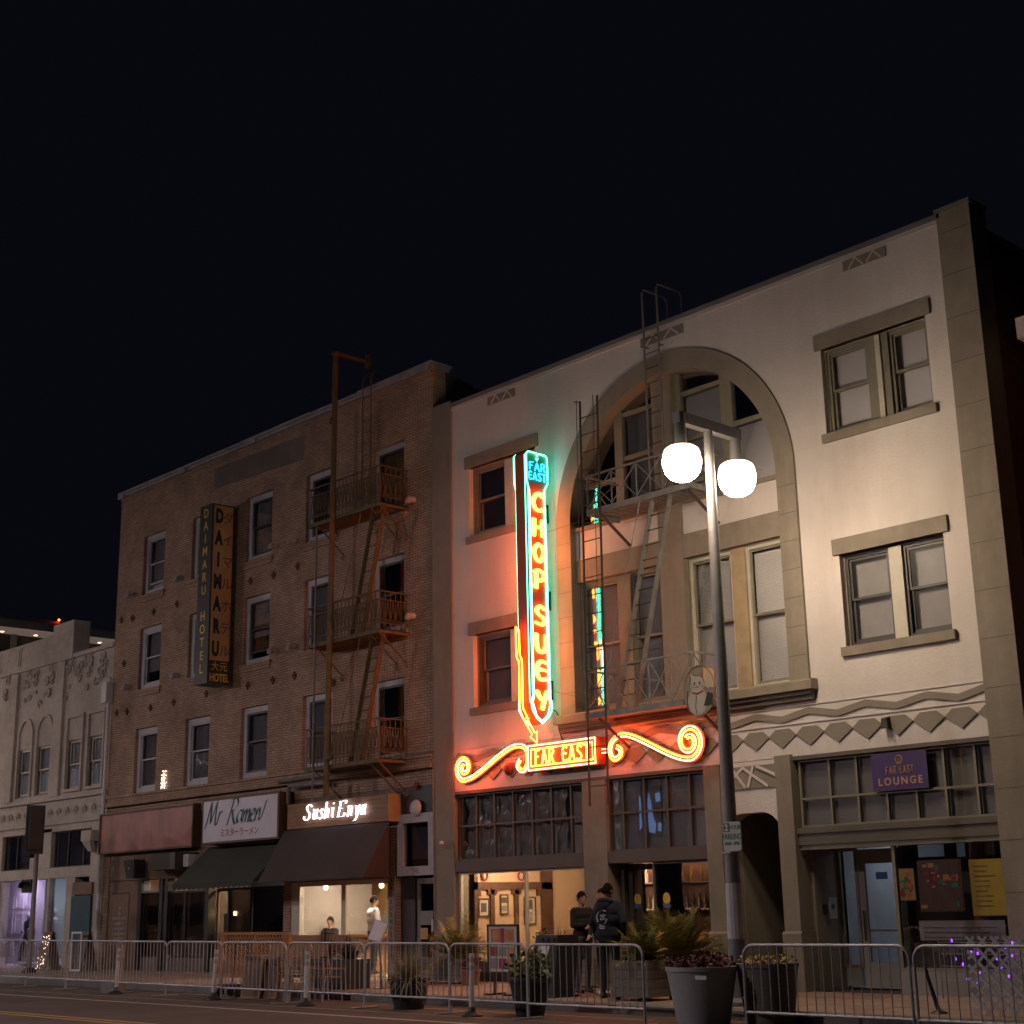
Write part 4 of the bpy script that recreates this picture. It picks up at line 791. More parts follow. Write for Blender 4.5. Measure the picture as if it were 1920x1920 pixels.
# ================================================================== HORIZONTAL NEON SIGN
SG2 = thing('neon_fascia_sign', 'orange neon sign reading FAR EAST with scrolls at both ends', 'neon sign', (-21.2, 21.2, 4.2))
obj('sign_case', MB().box(-22.16, -20.20, 21.12, 21.34, 4.28, 4.83), 'neon_edge', SG2); obj('sign_face', MB().box(-22.10, -20.26, 21.112, 21.12, 4.33, 4.78), 'neon_red_face', SG2)
mb = MB(); ys = 21.085
for d in (0., .075): mb.tube([(-22.13+d, ys, 4.31+d), (-20.23-d, ys, 4.31+d), (-20.23-d, ys, 4.80-d), (-22.13+d, ys, 4.80-d)], .013, 6, closed=True, mi=1 if d else 0)
obj('border_tube', mb, ['neon_white', 'neon_amber'], SG2, smooth=True)
word_objs('letter_tube', 'FAR', (-21.66, ys-.005, 4.555), .155, .29, .05, (1, 0, 0), (0, 0, 1), .017, 'neon_amber', SG2); word_objs('letter_tube', 'EAST', (-20.77, ys-.005, 4.555), .155, .29, .05, (1, 0, 0), (0, 0, 1), .017, 'neon_amber', SG2)
def off2(P, d):
    o = []
    for i, p in enumerate(P):
        t = (Vector(P[min(i+1, len(P)-1)])-Vector(P[max(i-1, 0)])).normalized(); o.append((p[0]-t.y*d, p[1]+t.x*d))
    return o
def scroll(P, par):
    Q = [(p.x, p.y) for p in cr(P, 4)]
    a, b = MB(), MB(); a.tube([(x, 21.25, z) for x, z in Q], .017); b.tube([(x, 21.25, z) for x, z in off2(Q, .065)], .013)
    obj('scroll_tube', a, 'neon_orange', par, smooth=True); obj('scroll_tube', b, 'neon_white', par, smooth=True)
    m = MB(); Q2 = off2(Q, -.03); Q3 = off2(Q, .10)
    for i in range(len(Q)-1): m.xz([Q2[i], Q2[i+1], Q3[i+1], Q3[i]], 21.29+.0004*(i % 7), 21.31)
    obj('scroll_back', m, 'neon_edge', par)
sL = spiral((-24.33, 4.56), .06, .29, 0.3, 1.55)
P = sL[:-1]+[(-24.40, 4.27), (-24.1, 4.29), (-23.7, 4.44), (-23.2, 4.66), (-22.8, 4.82), (-22.5, 4.84), (-22.32, 4.73), (-22.30, 4.55), (-22.42, 4.40), (-22.57, 4.48), (-22.5, 4.58)]
sl2 = [(-24.33+r*math.cos(a), 4.55+r*math.sin(a)) for r, a in [(.05, 5.6), (.09, 4.2), (.12, 2.8), (.16, 1.4), (.20, 0.), (.0, 0)][:0]]
def spir(c, sgn, r0, r1, a_end, turns):
    n = int(turns*12); return [(c[0]+sgn*(r0+(r1-r0)*i/n)*math.cos(a_end-2*math.pi*turns*(1-i/n)), c[1]+(r0+(r1-r0)*i/n)*math.sin(a_end-2*math.pi*turns*(1-i/n))) for i in range(n+1)]
# big spirals open outwards and sweep into the stem
scroll(spir((-24.33, 4.55), 1, .05, .30, 1.5*math.pi, 1.6)+[(-24.0, 4.31), (-23.6, 4.48), (-23.2, 4.67), (-22.8, 4.82), (-22.5, 4.82), (-22.36, 4.70), (-22.36, 4.5), (-22.47, 4.37), (-22.6, 4.45), (-22.53, 4.55)], SG2)
scroll(spir((-17.98, 4.53), -1, .05, .29, 1.5*math.pi, 1.6)+[(-18.25, 4.29), (-18.6, 4.43), (-19.0, 4.62), (-19.4, 4.79), (-19.7, 4.84), (-19.95, 4.72), (-20.02, 4.5), (-19.9, 4.33), (-19.7, 4.40), (-19.68, 4.55), (-19.8, 4.62)], SG2)
mb = MB()
for z in (4.50, 4.57): mb.tube([(-20.16, 21.2, z), (-19.98, 21.2, z)], .010)
obj('link_tube', mb, 'neon_white', SG2, smooth=True)
# ================================================================== HOTEL BLADE SIGN
HS = thing('hotel_blade_sign', 'unlit cream and black vertical sign reading DAIMARU HOTEL on the brick wall', 'sign', (-33.95, 20.95, 7.45))
obj('sign_case', MB().box(-34.32, -33.70, 20.52, 21.22, 7.46, 12.36), 'sign_black', HS); obj('cream_face', MB().box(-33.70, -33.692, 20.57, 21.17, 8.08, 12.32), 'sign_cream', HS)
for k, ch in enumerate('DAIMARU'): obj('black_letter', text_mb(ch, .36, (-33.69, 20.74, 12.03-.605*k), (0, 1, 0), (0, 0, 1), .003, .032, .60), 'ink_black', HS)
for k, ch in enumerate('ダイマルホテル'): obj('katakana_letter', text_mb(ch, .25, (-33.69, 21.02, 11.98-.605*k), (0, 1, 0), (0, 0, 1), .003, .004), 'ink_slate', HS)
mb = MB()
text_mb('HOTEL', .20, (-33.70, 20.89, 7.63), (0, 1, 0), (0, 0, 1), .004, .008, .66, mb=mb); text_mb('大元', .18, (-33.70, 20.88, 7.92), (0, 1, 0), (0, 0, 1), .004, .0, mb=mb)
obj('gold_lettering', mb, 'ink_yellow', HS)
for k, ch in enumerate('DAIMARU HOTEL'):
    if ch != ' ': obj('yellow_letter', text_mb(ch, .24, (-34.01, 20.52, 12.13-.355*k), (1, 0, 0), (0, 0, 1), .004, .006, .95), 'ink_yellow', HS)
mb = MB()
for z in (12.25, 10.2, 7.6): obj('bracket', MB().bar((-34.0, 21.2, z), (-34.0, F, z), .05), 'iron_dark', HS)
# ================================================================== SHOP SIGNS
RB = thing('blank_shop_sign', 'faded blank pinkish red shop sign on the brick building', 'sign', (-37.9, 21.2, 3.35))
obj('sign_box', MB().ring(-40.42, -35.25, 3.33, 4.48, .05, F-.22, F+.04), 'wood_dark', RB); obj('panel', MB().box(-40.37, -38.05, F-.18, F-.1, 3.38, 4.43), 'sign_pink', RB); obj('panel', MB().box(-38.04, -35.30, F-.185, F-.1, 3.38, 4.43), 'sign_pink', RB)
MR = thing('ramen_sign', 'lilac white box sign reading Mr Ramen in teal script', 'sign', (-32.7, 21.2, 3.35))
obj('sign_box', MB().box(-34.46, -30.95, 21.0, F+.03, 3.35, 4.49), 'wood_dark', MR); obj('panel', MB().box(-34.40, -31.01, 20.99, 21.0, 3.40, 4.44), 'sign_lilac', MR); mb = MB()
SCR = {'M': ([(0, -.1), (.12, .4), (.22, .95)], [(.22, .95), (.3, .5), (.36, .1)], [(.36, .1), (.5, .55), (.66, .98)], [(.66, .98), (.66, .5), (.72, .05), (.85, .05)]), 'r': ([(.0, .0), (.06, .25), (.1, .5)], [(.06, .25), (.16, .46), (.3, .48)]),
       'R': ([(.1, -.05), (.25, .5), (.38, 1.0)], [(.05, .8), (.3, 1.0), (.6, 1.0), (.72, .78), (.5, .55), (.25, .5)], [(.36, .52), (.5, .2), (.7, -.02), (.82, .08)]), 'a': ([(.36, .45), (.15, .45), (.02, .2), (.15, .02), (.34, .2)], [(.4, .5), (.34, .15), (.46, .05)]),
       'm': ([(.0, .0), (.08, .45)], [(.05, .2), (.2, .48), (.24, .3), (.2, .0)], [(.22, .2), (.38, .48), (.44, .3), (.4, .05), (.52, .04)]), 'e': ([(.05, .25), (.3, .3), (.28, .46), (.12, .42), (.03, .18), (.15, .02), (.36, .1)],), 'n': ([(.0, .0), (.08, .45)], [(.05, .2), (.2, .48), (.28, .3), (.26, .1), (.4, .1), (.62, .75)])}
x = -34.28
for ch, dx in (('M', .72), ('r', .42), (' ', .12), ('R', .64), ('a', .36), ('m', .42), ('e', .32), ('n', .4)):
    if ch != ' ': obj('script_letter', nib(MB(), SCR[ch], (x, 20.988, 3.82), .62 if ch in 'MR' else .66, (1, 0, 0), (0, 0, 1), .12, .7, .003, slant=.25), 'ink_teal', MR)
    x += dx*.68+.035
obj('katakana_lettering', text_mb('ミスターラーメン', .155, (-32.68, 20.99, 3.60), th=.004, bold=.003), 'ink_red', MR)
SE = thing('sushi_sign', 'wooden plank sign with glowing white letters reading Sushi Enya', 'sign', (-28.7, 21.2, 3.55))
for k in range(6): obj('plank', MB().box(-30.72, -26.74, 21.10-.002*(k % 2), 21.2, 3.552+.1*k, 3.552+.1*k+.096), 'wood', SE)
obj('sign_back', MB().box(-30.70, -26.74, 21.2, F+.03, 3.55, 4.15), 'wood_dark', SE); obj('end_cap', MB().box(-26.74, -26.70, 21.08, F+.02, 3.54, 4.16), 'sign_cream', SE)
IT = {'S': ([(.72, .82), (.5, .98), (.22, .88), (.25, .66), (.55, .42), (.6, .18), (.35, .0), (.03, .08), (.0, .25)],), 'u': ([(.02, .6), (.12, .62), (.1, .2), (.2, .02), (.38, .15)], [(.45, .64), (.4, .12), (.52, .04)]), 's': ([(.36, .52), (.22, .62), (.08, .5), (.28, .28), (.3, .1), (.12, .0), (.0, .1)],),
      'h': ([(.12, 1.02), (.1, .5), (.06, .0)], [(.1, .38), (.28, .62), (.4, .5), (.36, .1), (.48, .04)]), 'i': ([(.02, .58), (.12, .62), (.1, .15), (.22, .04)], [(.12, .86), (.15, .92)]), 'E': ([(.2, .98), (.16, .5), (.1, .02)], [(.05, .98), (.4, .97), (.75, 1.), (.76, .82)], [(.15, .53), (.5, .53)], [(.0, .02), (.35, .03), (.7, .04), (.74, .24)]),
      'n': ([(.0, .58), (.12, .62), (.1, .3), (.08, .0)], [(.1, .38), (.28, .62), (.4, .5), (.36, .1), (.48, .04)]), 'y': ([(.0, .6), (.14, .55), (.24, .08)], [(.48, .64), (.38, .2), (.2, -.22), (.0, -.3)]), 'a': ([(.4, .5), (.22, .62), (.04, .35), (.12, .03), (.34, .2)], [(.42, .64), (.37, .12), (.5, .04)])}
mb = MB(); x = -29.95
for ch, dx in (('S', .70), ('u', .56), ('s', .40), ('h', .54), ('i', .28), (' ', .22), ('E', .78), ('n', .54), ('y', .48), ('a', .5)):
    if ch != ' ': obj('lit_letter', nib(MB(), IT[ch], (x, 21.06, 3.73), .37, (1, 0, 0), (0, 0, 1), .085, .12, .035, slant=.2), 'led_white', SE)
    x += dx*.40*1.24
LB = thing('lounge_banner', 'purple banner with gold emblem reading FAR EAST LOUNGE', 'banner', (-13.64, F, 3.35))
obj('cloth', MB().box(-14.17, -13.12, F+.0, F+.012, 3.35, 3.96), 'purple', LB); mb = MB()
word(mb, 'FAR', (-13.80, F-.006, 3.675), .055, .12, .02, (1, 0, 0), (0, 0, 1), .007); word(mb, 'EAST', (-13.50, F-.006, 3.675), .052, .12, .018, (1, 0, 0), (0, 0, 1), .007); text_mb('LOUNGE', .12, (-13.64, F+.0, 3.50), sp=1.35, bold=.003, th=.005, mb=mb)
obj('lettering', mb, 'ink_gold', LB); mb = MB(); mb.tube([(-13.635+.065*math.cos(t), F-.004, 3.84+.065*math.sin(t)) for t in np.linspace(0, 2*math.pi, 17)[:-1]], .009, 5, closed=True); mb.tube([(-13.67, F-.004, 3.80), (-13.65, F-.004, 3.86), (-13.60, F-.004, 3.86), (-13.635, F-.004, 3.82), (-13.60, F-.004, 3.80)], .008, 5); obj('emblem', mb, 'ink_gold', LB, smooth=True)
# awnings
def awning(nm, label, x0, x1, yb, zt, yf, zb, val, m, scal=False):
    A = thing(nm, label, 'awning', ((x0+x1)/2, yb, zb-val))
    obj('canopy', MB().ext([(x0, yb, zt), (x0, yf, zb), (x0, yf+.012, zb-.01), (x0, yb, zt-.03)], (x1-x0, 0, 0)), m, A)
    obj('side_panel', MB().ext([(x0, yb, zt-.03), (x0, yf+.012, zb-.01), (x0, yb, zb-.01)], (.01, 0, 0)), m, A); obj('side_panel', MB().ext([(x1-.01, yb, zt-.03), (x1-.01, yf+.012, zb-.01), (x1-.01, yb, zb-.01)], (.01, 0, 0)), m, A)
    if val:
        n = int((x1-x0)/.22) if scal else 1; pts = [(x0, zb), (x1, zb)]
        for k in range(n, 0, -1):
            a = x0+(x1-x0)*k/n; b = x0+(x1-x0)*(k-1)/n
            pts += [(a, zb-val*.7), ((a+b)/2, zb-val), ] if scal else [(a, zb-val), (b, zb-val)]
        pts.append((x0, zb-val*.7)) if scal else None
        obj('valance', MB().xz(pts[::-1], yf, yf+.008), m, A)
    obj('front_bar', MB().cyl((x0, yf+.02, zb-.01), (x1, yf+.02, zb-.01), .012, n=6), 'iron_dark', A)
    return A
awning('awning', 'dark green cloth awning with scalloped edge below the Mr Ramen sign', -34.75, -31.05, F, 3.30, 20.35, 2.36, .16, 'cloth_green', True)
awning('awning', 'plain dark brown cloth awning below the Sushi Enya sign', -30.85, -26.72, 21.1, 3.53, 20.38, 2.33, .03, 'cloth_brown')
# street sign on the lamp post, cat sign, number disc
PK = thing('parking_sign', 'green and white sign reading 2 HOUR PARKING on the lamp post', 'sign', (-14.35, 17.85, 2.38)); mb = MB(); r = .03; x0, x1, z0, z1 = -14.53, -14.19, 2.36, 2.79
obj('plate', MB().xz([(x0+r, z0), (x1-r, z0), (x1, z0+r), (x1, z1-r), (x1-r, z1), (x0+r, z1), (x0, z1-r), (x0, z0+r)], 17.86, 17.865), 'white_plastic', PK)
obj('green_square', MB().box(x0+.015, x0+.135, 17.856, 17.86, z1-.145, z1-.015), 'ink_green', PK); mb = MB(); text_mb('HOUR', .065, (x1-.105, 17.86, z1-.08), bold=.002, sx=.8, mb=mb); text_mb('PARKING', .085, (-14.36, 17.86, z1-.215), bold=.003, sx=.72, mb=mb); text_mb('8AM - 8PM', .05, (-14.36, 17.86, z1-.315), bold=.002, sx=.85, mb=mb)
obj('lettering', mb, 'ink_green', PK); obj('numeral', text_mb('2', .09, (x0+.075, 17.856, z1-.08), bold=.004), 'ink_white', PK); obj('strap', MB().box(-14.58, -14.42, 17.87, 17.9, 2.33, 2.36), 'galv', PK)
CT = thing('cat_sign', 'round painted sign of a beckoning cat hung on the lower fire escape', 'sign', (-16.95, 20.38, 4.84)); yc = 20.40
obj('disc', MB().xz([(-16.95+.36*math.cos(t), 5.28+.45*math.sin(t)) for t in np.linspace(0, 2*math.pi, 33)[:-1]], yc, yc+.015), 'cat_disc', CT)
obj('rim', MB().tube([(-16.95+.36*math.cos(t), yc-.005, 5.28+.45*math.sin(t)) for t in np.linspace(0, 2*math.pi, 33)[:-1]], .012, 5, closed=True), 'wood_brown', CT)
obj('gold_patch', MB().xz([(-16.86, 5.35), (-16.62, 5.30), (-16.60, 5.62), (-16.84, 5.70)], yc-.006, yc-.003), 'ink_gold', CT)
def disc(cx, cz, rx, rz, n=20): return [(cx+rx*math.cos(t), cz+rz*math.sin(t)) for t in np.linspace(0, 2*math.pi, n+1)[:-1]]
mb = MB().xz(disc(-17.0, 5.10, .22, .25), yc-.008, yc-.004).xz(disc(-16.99, 5.40, .17, .15), yc-.012, yc-.008).xz([(-17.13, 5.48), (-17.14, 5.64), (-17.03, 5.54)], yc-.014, yc-.010).xz([(-16.95, 5.54), (-16.84, 5.64), (-16.85, 5.48)], yc-.014, yc-.010).xz(disc(-16.74, 5.45, .06, .16), yc-.010, yc-.006)
obj('cat_figure', mb, 'cat_white', CT); mb = MB()
for cx_ in (-17.05, -16.93): mb.xz(disc(cx_, 5.42, .018, .025, 10), yc-.016, yc-.012)
mb.tube([(-17.03, yc-.014, 5.34), (-16.99, yc-.014, 5.36), (-16.95, yc-.014, 5.34)], .006, 4); mb.tube([(-17.22, yc-.010, 5.30), (-17.24, yc-.010, 5.05), (-17.15, yc-.010, 4.88)], .006, 4); mb.tube([(-17.02, yc-.010, 5.2), (-17.05, yc-.010, 5.0), (-17.03, yc-.010, 4.87)], .006, 4); mb.tube([(-17.16, yc-.014, 5.40), (-17.13, yc-.014, 5.50), (-17.14, yc-.014, 5.64), (-17.03, yc-.014, 5.55), (-16.95, yc-.014, 5.55), (-16.84, yc-.014, 5.64), (-16.85, yc-.014, 5.50), (-16.82, yc-.014, 5.40)], .006, 4)
for s in (-1, 1):
    for q in (0, .03): mb.tube([(-16.99+s*.06, yc-.014, 5.36+q), (-16.99+s*.15, yc-.014, 5.34+q*1.6)], .003, 4)
obj('ink_lines', mb, 'ink_black', CT); obj('collar', MB().tube([(-17.12, yc-.012, 5.27), (-16.99, yc-.014, 5.23), (-16.86, yc-.012, 5.27)], .012, 5), 'ink_red', CT)
obj('ear_patch', MB().xz([(-16.93, 5.54), (-16.85, 5.61), (-16.86, 5.50)], yc-.018, yc-.015), 'ink_red', CT); obj('fan', MB().xz([(-16.86, 5.0), (-16.66, 5.02), (-16.64, 5.2), (-16.76, 5.24)], yc-.014, yc-.010), 'ink_black', CT)
# ================================================================== FIRE ESCAPE on the plaster building
FX = thing('fire_escape', 'grey iron fire escape with two balconies and ladders across the plaster arch', 'fire escape', (-18.4, F, 5.1)); yf = 20.46
def balcony(par, x0, x1, z, zr, m, nx, xb=True):
    fl = MB()
    for k in range(int((x1-x0)/.11)+1): fl.box(x0+.11*k, x0+.11*k+.055, yf+.03, F-.02, z-.02, z)
    obj('grating', fl, m, par, kind='stuff')
    obj('edge_beam', MB().box(x0, x1, yf, yf+.03, z-.10, z+.01), m, par); obj('end_beam', MB().box(x0-.03, x0, yf, F, z-.10, z+.01), m, par); obj('end_beam', MB().box(x1, x1+.03, yf, F, z-.10, z+.01), m, par)
    obj('top_rail', MB().box(x0, x1, yf, yf+.035, zr-.035, zr), m, par); obj('end_rail', MB().box(x0-.03, x0, yf, F, zr-.035, zr), m, par); obj('end_rail', MB().box(x1, x1+.03, yf, F, zr-.035, zr), m, par)
    if xb:
        dx = (x1-x0)/nx
        for k in range(nx+1): obj('rail_post', MB().bar((x0+dx*k, yf+.015, z), (x0+dx*k, yf+.015, zr), .022), m, par)
        for k in range(nx):
            a = x0+dx*k; b = a+dx
            obj('cross_bar', MB().bar((a, yf+.008, z+.02), (b, yf+.008, zr-.04), .016), m, par); obj('cross_bar', MB().bar((a, yf+.026, zr-.04), (b, yf+.026, z+.02), .016), m, par)
        for x_ in (x0-.015, x1+.015):
            obj('cross_bar', MB().bar((x_, yf, z+.02), (x_, F-.1, zr-.04), .016), m, par); obj('cross_bar', MB().bar((x_-.012, F-.1, z+.02), (x_-.012, yf, zr-.04), .016), m, par)
    for x_ in (x0+.25, x1-.1): obj('brace', MB().bar((x_, yf+.1, z-.1), (x_, F, z-.62), .045), 'iron_dark', par)
balcony(FX, -19.62, -17.0, 9.17, 9.89, 'iron_grey', 4); balcony(FX, -19.84, -17.12, 5.17, 6.03, 'iron_grey', 5)
def ladder(par, p0, p1, w, n, m, r=.022, rr=.012, nm='ladder', flat=True):
    p0 = Vector(p0); p1 = Vector(p1); w = Vector(w); mb = MB()
    for s in (-.5, .5): mb.bar(p0+w*s, p1+w*s, .028 if flat else .03, .11 if flat else .03, up=(0, 1, 0))
    L = obj(nm, mb, m, par)
    for k in range(1, n): q = p0.lerp(p1, k/n); obj('rung', MB().cyl(q-w*.5, q+w*.5, rr, n=5), 'iron_dark' if m != 'iron_dark' else m, L)
    return L
ladder(FX, (-17.97, 20.78, 9.12), (-19.06, 20.78, 5.2), (.46, 0, 0), 14, 'iron_grey')
obj('hand_rail', MB().cyl((-18.35, 20.62, 9.2), (-19.35, 20.62, 6.1), .012, n=5), 'iron_grey', FX)
ladder(FX, (-19.44, 20.32, 3.42), (-19.36, 20.32, 11.42), (.48, 0, 0), 22, 'iron_dark', flat=False, nm='drop_ladder')
obj('counter_rod', MB().cyl((-19.75, 20.3, 6.2), (-19.68, 20.3, 11.46), .008, n=5).cyl((-19.30, 20.3, 6.2), (-19.22, 20.3, 11.46), .008, n=5).bar((-19.75, 20.3, 11.44), (-19.60, 20.3, 11.40), .02), 'iron_dark', FX)
mb = MB()
for x_ in (-18.66, -18.27): mb.tube([(x_, F-.12, 9.2), (x_, F-.12, 13.72), (x_, F-.07, 13.82), (x_, F+.58, 13.82), (x_, F+.66, 13.74), (x_, F+.66, 12.5)], .022, 6)
L = obj('roof_ladder', mb, 'iron_grey', FX)
for k in range(11): obj('rung', MB().cyl((-18.66, F-.12, 9.5+.32*k), (-18.27, F-.12, 9.5+.32*k), .012, n=5), 'iron_dark', L)
obj('wall_tie', MB().bar((-18.66, F-.12, 12.55), (-18.66, F, 12.55), .03).bar((-18.27, F-.12, 12.5), (-18.27, F, 12.5), .03), 'iron_grey', L)
# ================================================================== FIRE ESCAPE on the brick hotel
yf = 20.53
FD = thing('fire_escape', 'ochre iron fire escape with three scrolled balconies on the brick wall', 'fire escape', (-27.8, F, 4.8))
pick = MB().cyl((0, 0, 0), (0, 0, .86), .011, n=5).mesh('picket', ['iron_ochre']); sc = MB()
sc.tube([(p[0], 0, p[1]+.2) for p in spiral((0, 0), .045, .015, 0, 1.2, 10)], .009, 4); sc.bar((-.05, 0, .26), (0, 0, .70), .014).bar((.05, 0, .26), (0, 0, .70), .014); scm = sc.mesh('scroll', ['iron_ochre'])
for z in (10.84, 7.83, 4.90):
    x0, x1 = -29.2, -26.42; fl = MB()
    for k in range(26): fl.box(x0+.11*k, x0+.11*k+.06, yf+.02, F-.02, z-.02, z)
    obj('grating', fl, 'iron_ochre', FD, kind='stuff')
    obj('edge_beam', MB().box(x0, x1, yf, yf+.03, z-.09, z).box(x0-.03, x0, yf, F, z-.09, z).box(x1, x1+.03, yf, F, z-.09, z), 'iron_ochre', FD)
    obj('top_rail', MB().box(x0, x1, yf, yf+.03, z+.87, z+.90).box(x0-.03, x0, yf, F, z+.87, z+.90).box(x1, x1+.03, yf, F, z+.87, z+.90), 'iron_ochre', FD); obj('mid_rail', MB().box(x0, x1, yf+.005, yf+.025, z+.13, z+.15).box(x1+.005, x1+.025, yf, F, z+.13, z+.15).box(x0, x1, yf+.005, yf+.025, z+.68, z+.70).box(x1+.005, x1+.025, yf, F, z+.68, z+.70), 'iron_ochre', FD)
    for k in range(20): inst('picket', pick, FD, T(x0+.03+.146*k, yf+.015, z))
    for k in range(19): inst('scroll', scm, FD, T(x0+.103+.146*k, yf+.015, z))
    for k in range(6): inst('picket', pick, FD, T(x1+.015, yf+.03+.155*k, z))
    for k in range(5): inst('scroll', scm, FD, T(x1+.015, yf+.108+.155*k, z) @ RZ(90))
    for x_ in (x1-.02, x1-.35, x0+.3):
        mb = MB().bar((x_, yf+.05, z-.08), (x_, F-.02, z-.72), .03); mb.tube([(x_, F-.06+p[1], z-.78+p[0]) for p in spiral((0, 0), .06, .02, 1.5, 1.1, 9)], .012, 5); obj('bracket', mb, 'iron_ochre', FD)
ladder(FD, (-26.72, 20.78, 10.8), (-27.55, 20.78, 7.85), (.42, 0, 0), 10, 'iron_ochre'); ladder(FD, (-26.72, 20.78, 7.8), (-27.55, 20.78, 4.92), (.42, 0, 0), 10, 'iron_ochre')
for z in (10.84, 7.83): obj('hand_rail', MB().cyl((-27.15, 20.6, z), (-27.95, 20.6, z-2.2), .011, n=5), 'iron_ochre', FD)
for x_, nm in ((-27.88, 0), (-27.55, .06)): obj('roof_hoop', MB().tube([(x_, F-.25, 10.9), (x_, F-.25, 14.05)]+[(x_, F+.08-.33*math.cos(t), 14.30+.33*math.sin(t)) for t in np.linspace(0, math.pi, 11)]+[(x_, F+.41, 13.1)], .018, 6), 'iron_ochre', FD)
for k in range(10): obj('rung', MB().cyl((-27.88, F-.25, 11.2+.3*k), (-27.55, F-.25, 11.2+.3*k), .010, n=5), 'iron_ochre', FD)
SP = thing('standpipe', 'thick ochre standpipe rising past the brick fire escape to the roof', 'pipe', (-28.2, 20.47, 4.1))
obj('riser', MB().tube([(-28.28, 20.47, 4.15), (-28.18, 20.47, 9.0), (-28.1, 20.47, 14.95)], .07, 10), 'iron_ochre', SP, smooth=True); obj('elbow', MB().ell((-28.1, 20.47, 15.0), .10, .10, .10).tube([(-28.1, 20.47, 15.02), (-28.1, 21.55, 15.02)], .06, 10), 'iron_ochre', SP, smooth=True)
obj('outlet', MB().cyl((-28.1, 21.5, 14.85), (-28.1, 21.5, 15.2), .09, n=10), 'iron_ochre', SP)
for z in (13.2, 10.9, 7.9, 5.0): obj('collar', MB().cyl((-28.17, 20.47, z), (-28.17, 20.47, z+.12), .095, n=10), 'iron_ochre', SP)
obj('stay_pole', MB().cyl((-28.86, 20.5, 4.1), (-28.84, 20.5, 10.7), .025, n=6), 'iron_grey', SP)
PB = thing('drain_pipe', 'grey pipes bending along the cornice above the Sushi Enya sign', 'pipe', (-30.2, 21.3, 4.2)); obj('pipe', MB().tube([(-30.84, 21.2, 4.18), (-30.84, 21.2, 4.55), (-30.78, 21.2, 4.62), (-29.3, 21.2, 4.60)], .055, 8), 'iron_grey', PB, smooth=True); obj('pipe', MB().tube([(-31.3, 21.22, 4.76), (-29.3, 21.22, 4.78)], .055, 8), 'iron_grey', PB, smooth=True)
obj('conduit', MB().tube(cr([(-27.4, F-.16, 4.97), (-25.7, F-.10, 5.02), (-25.5, F-.06, 4.95), (-25.47, F-.06, 4.5), (-25.44, F-.06, 1.2)], 5), .016, 5), 'iron_grey', None, True, 'thin grey conduit running down between the two buildings', 'conduit')
DP = thing('down_pipe', 'pale rainwater pipe with box head between the cream and brick buildings', 'pipe', (-40.4, 21.3, SW)); obj('pipe', MB().tube([(-40.42, 21.28, .9), (-40.42, 21.28, 7.5), (-40.42, 21.28, 8.5)], .06, 8), 'white_plastic', DP, smooth=True); obj('hopper', MB().box(-40.66, -40.36, 21.15, 21.38, 7.75, 8.35), 'white_plastic', DP)
obj('bracket_lamp_box', MB().box(-41.35, -40.75, 21.1, 21.4, 3.75, 4.05).ext([(-41.3, 21.1, 3.75), (-40.8, 21.1, 3.75), (-40.95, 21.25, 3.45), (-41.15, 21.25, 3.45)], (0, .15, 0)), 'cream_wall', None, False, 'cream bracket capital at the right end of the cream shop front', 'bracket')
# wall clutter
AB = thing('alarm_bell', 'round grey alarm bell above the 345 door', 'bell', (-26.08, 21.3, 3.6)); obj('gong', MB().lathe([(.0, 0), (.10, .02), (.17, .06), (.19, .1)], (0, 0, 0), 18), 'frame_lav', AB).matrix_basis = T(-26.08, 21.25, 3.80) @ Matrix.Rotation(math.radians(-90), 4, 'X'); obj('mount', MB().box(-26.14, -26.02, 21.33, F+.02, 3.72, 3.88), 'iron_grey', AB)
SC = thing('security_camera', 'small security camera on the left pilaster of the plaster building', 'camera', (-24.9, 21.2, 2.95)); obj('dome', MB().ell((-24.98, 21.16, 2.98), .055, .055, .055), 'white_plastic', SC, smooth=True); obj('arm', MB().tube([(-24.95, 21.18, 3.0), (-24.78, 21.3, 3.02), (-24.76, F-.03, 2.9), (-24.76, F-.03, 2.55)], .014, 6), 'iron_grey', SC)
FL = thing('flood_lamp', 'small unlit flood lamp among the gem ornaments', 'lamp', (-13.77, 21.3, 4.33)); obj('head', MB().ext([(-13.82, F-.02, 4.55), (-13.72, F-.02, 4.55), (-13.70, F-.02, 4.38), (-13.84, F-.02, 4.38)], (0, -.12, -.03)), 'iron_dark', FL); obj('bracket', MB().bar((-13.77, F-.03, 4.5), (-13.77, F+.01, 4.5), .05), 'iron_dark', FL)
WB = thing('wall_bell', 'round red bell left of the FAR EAST neon box', 'bell', (-23.0, 21.3, 4.3)); obj('gong', MB().lathe([(.0, 0), (.07, .01), (.13, .05), (.14, .09)], (0, 0, 0), 16), 'neon_edge', WB).matrix_basis = T(-23.0, 21.27, 4.42) @ Matrix.Rotation(math.radians(-90), 4, 'X'); obj('mount', MB().box(-23.07, -22.93, 21.35, F+.01, 4.33, 4.5), 'neon_edge', WB)
BLn = thing('hanging_lantern', 'black tapered hanging shop lantern below the blank pink sign', 'lantern', (-38.1, 21.1, 2.6)); obj('body', MB().ext([(-38.42, 20.92, 3.10), (-37.80, 20.92, 3.10), (-37.86, 20.96, 2.60), (-38.28, 20.96, 2.60)], (0, .34, 0)), 'black_metal', BLn); obj('crest', text_mb('✦', .10, (-38.1, 20.93, 2.86)), 'ink_grey', BLn); obj('hook', MB().cyl((-38.1, 21.1, 3.1), (-38.1, 21.1, 3.34), .012, n=5), 'black_metal', BLn)
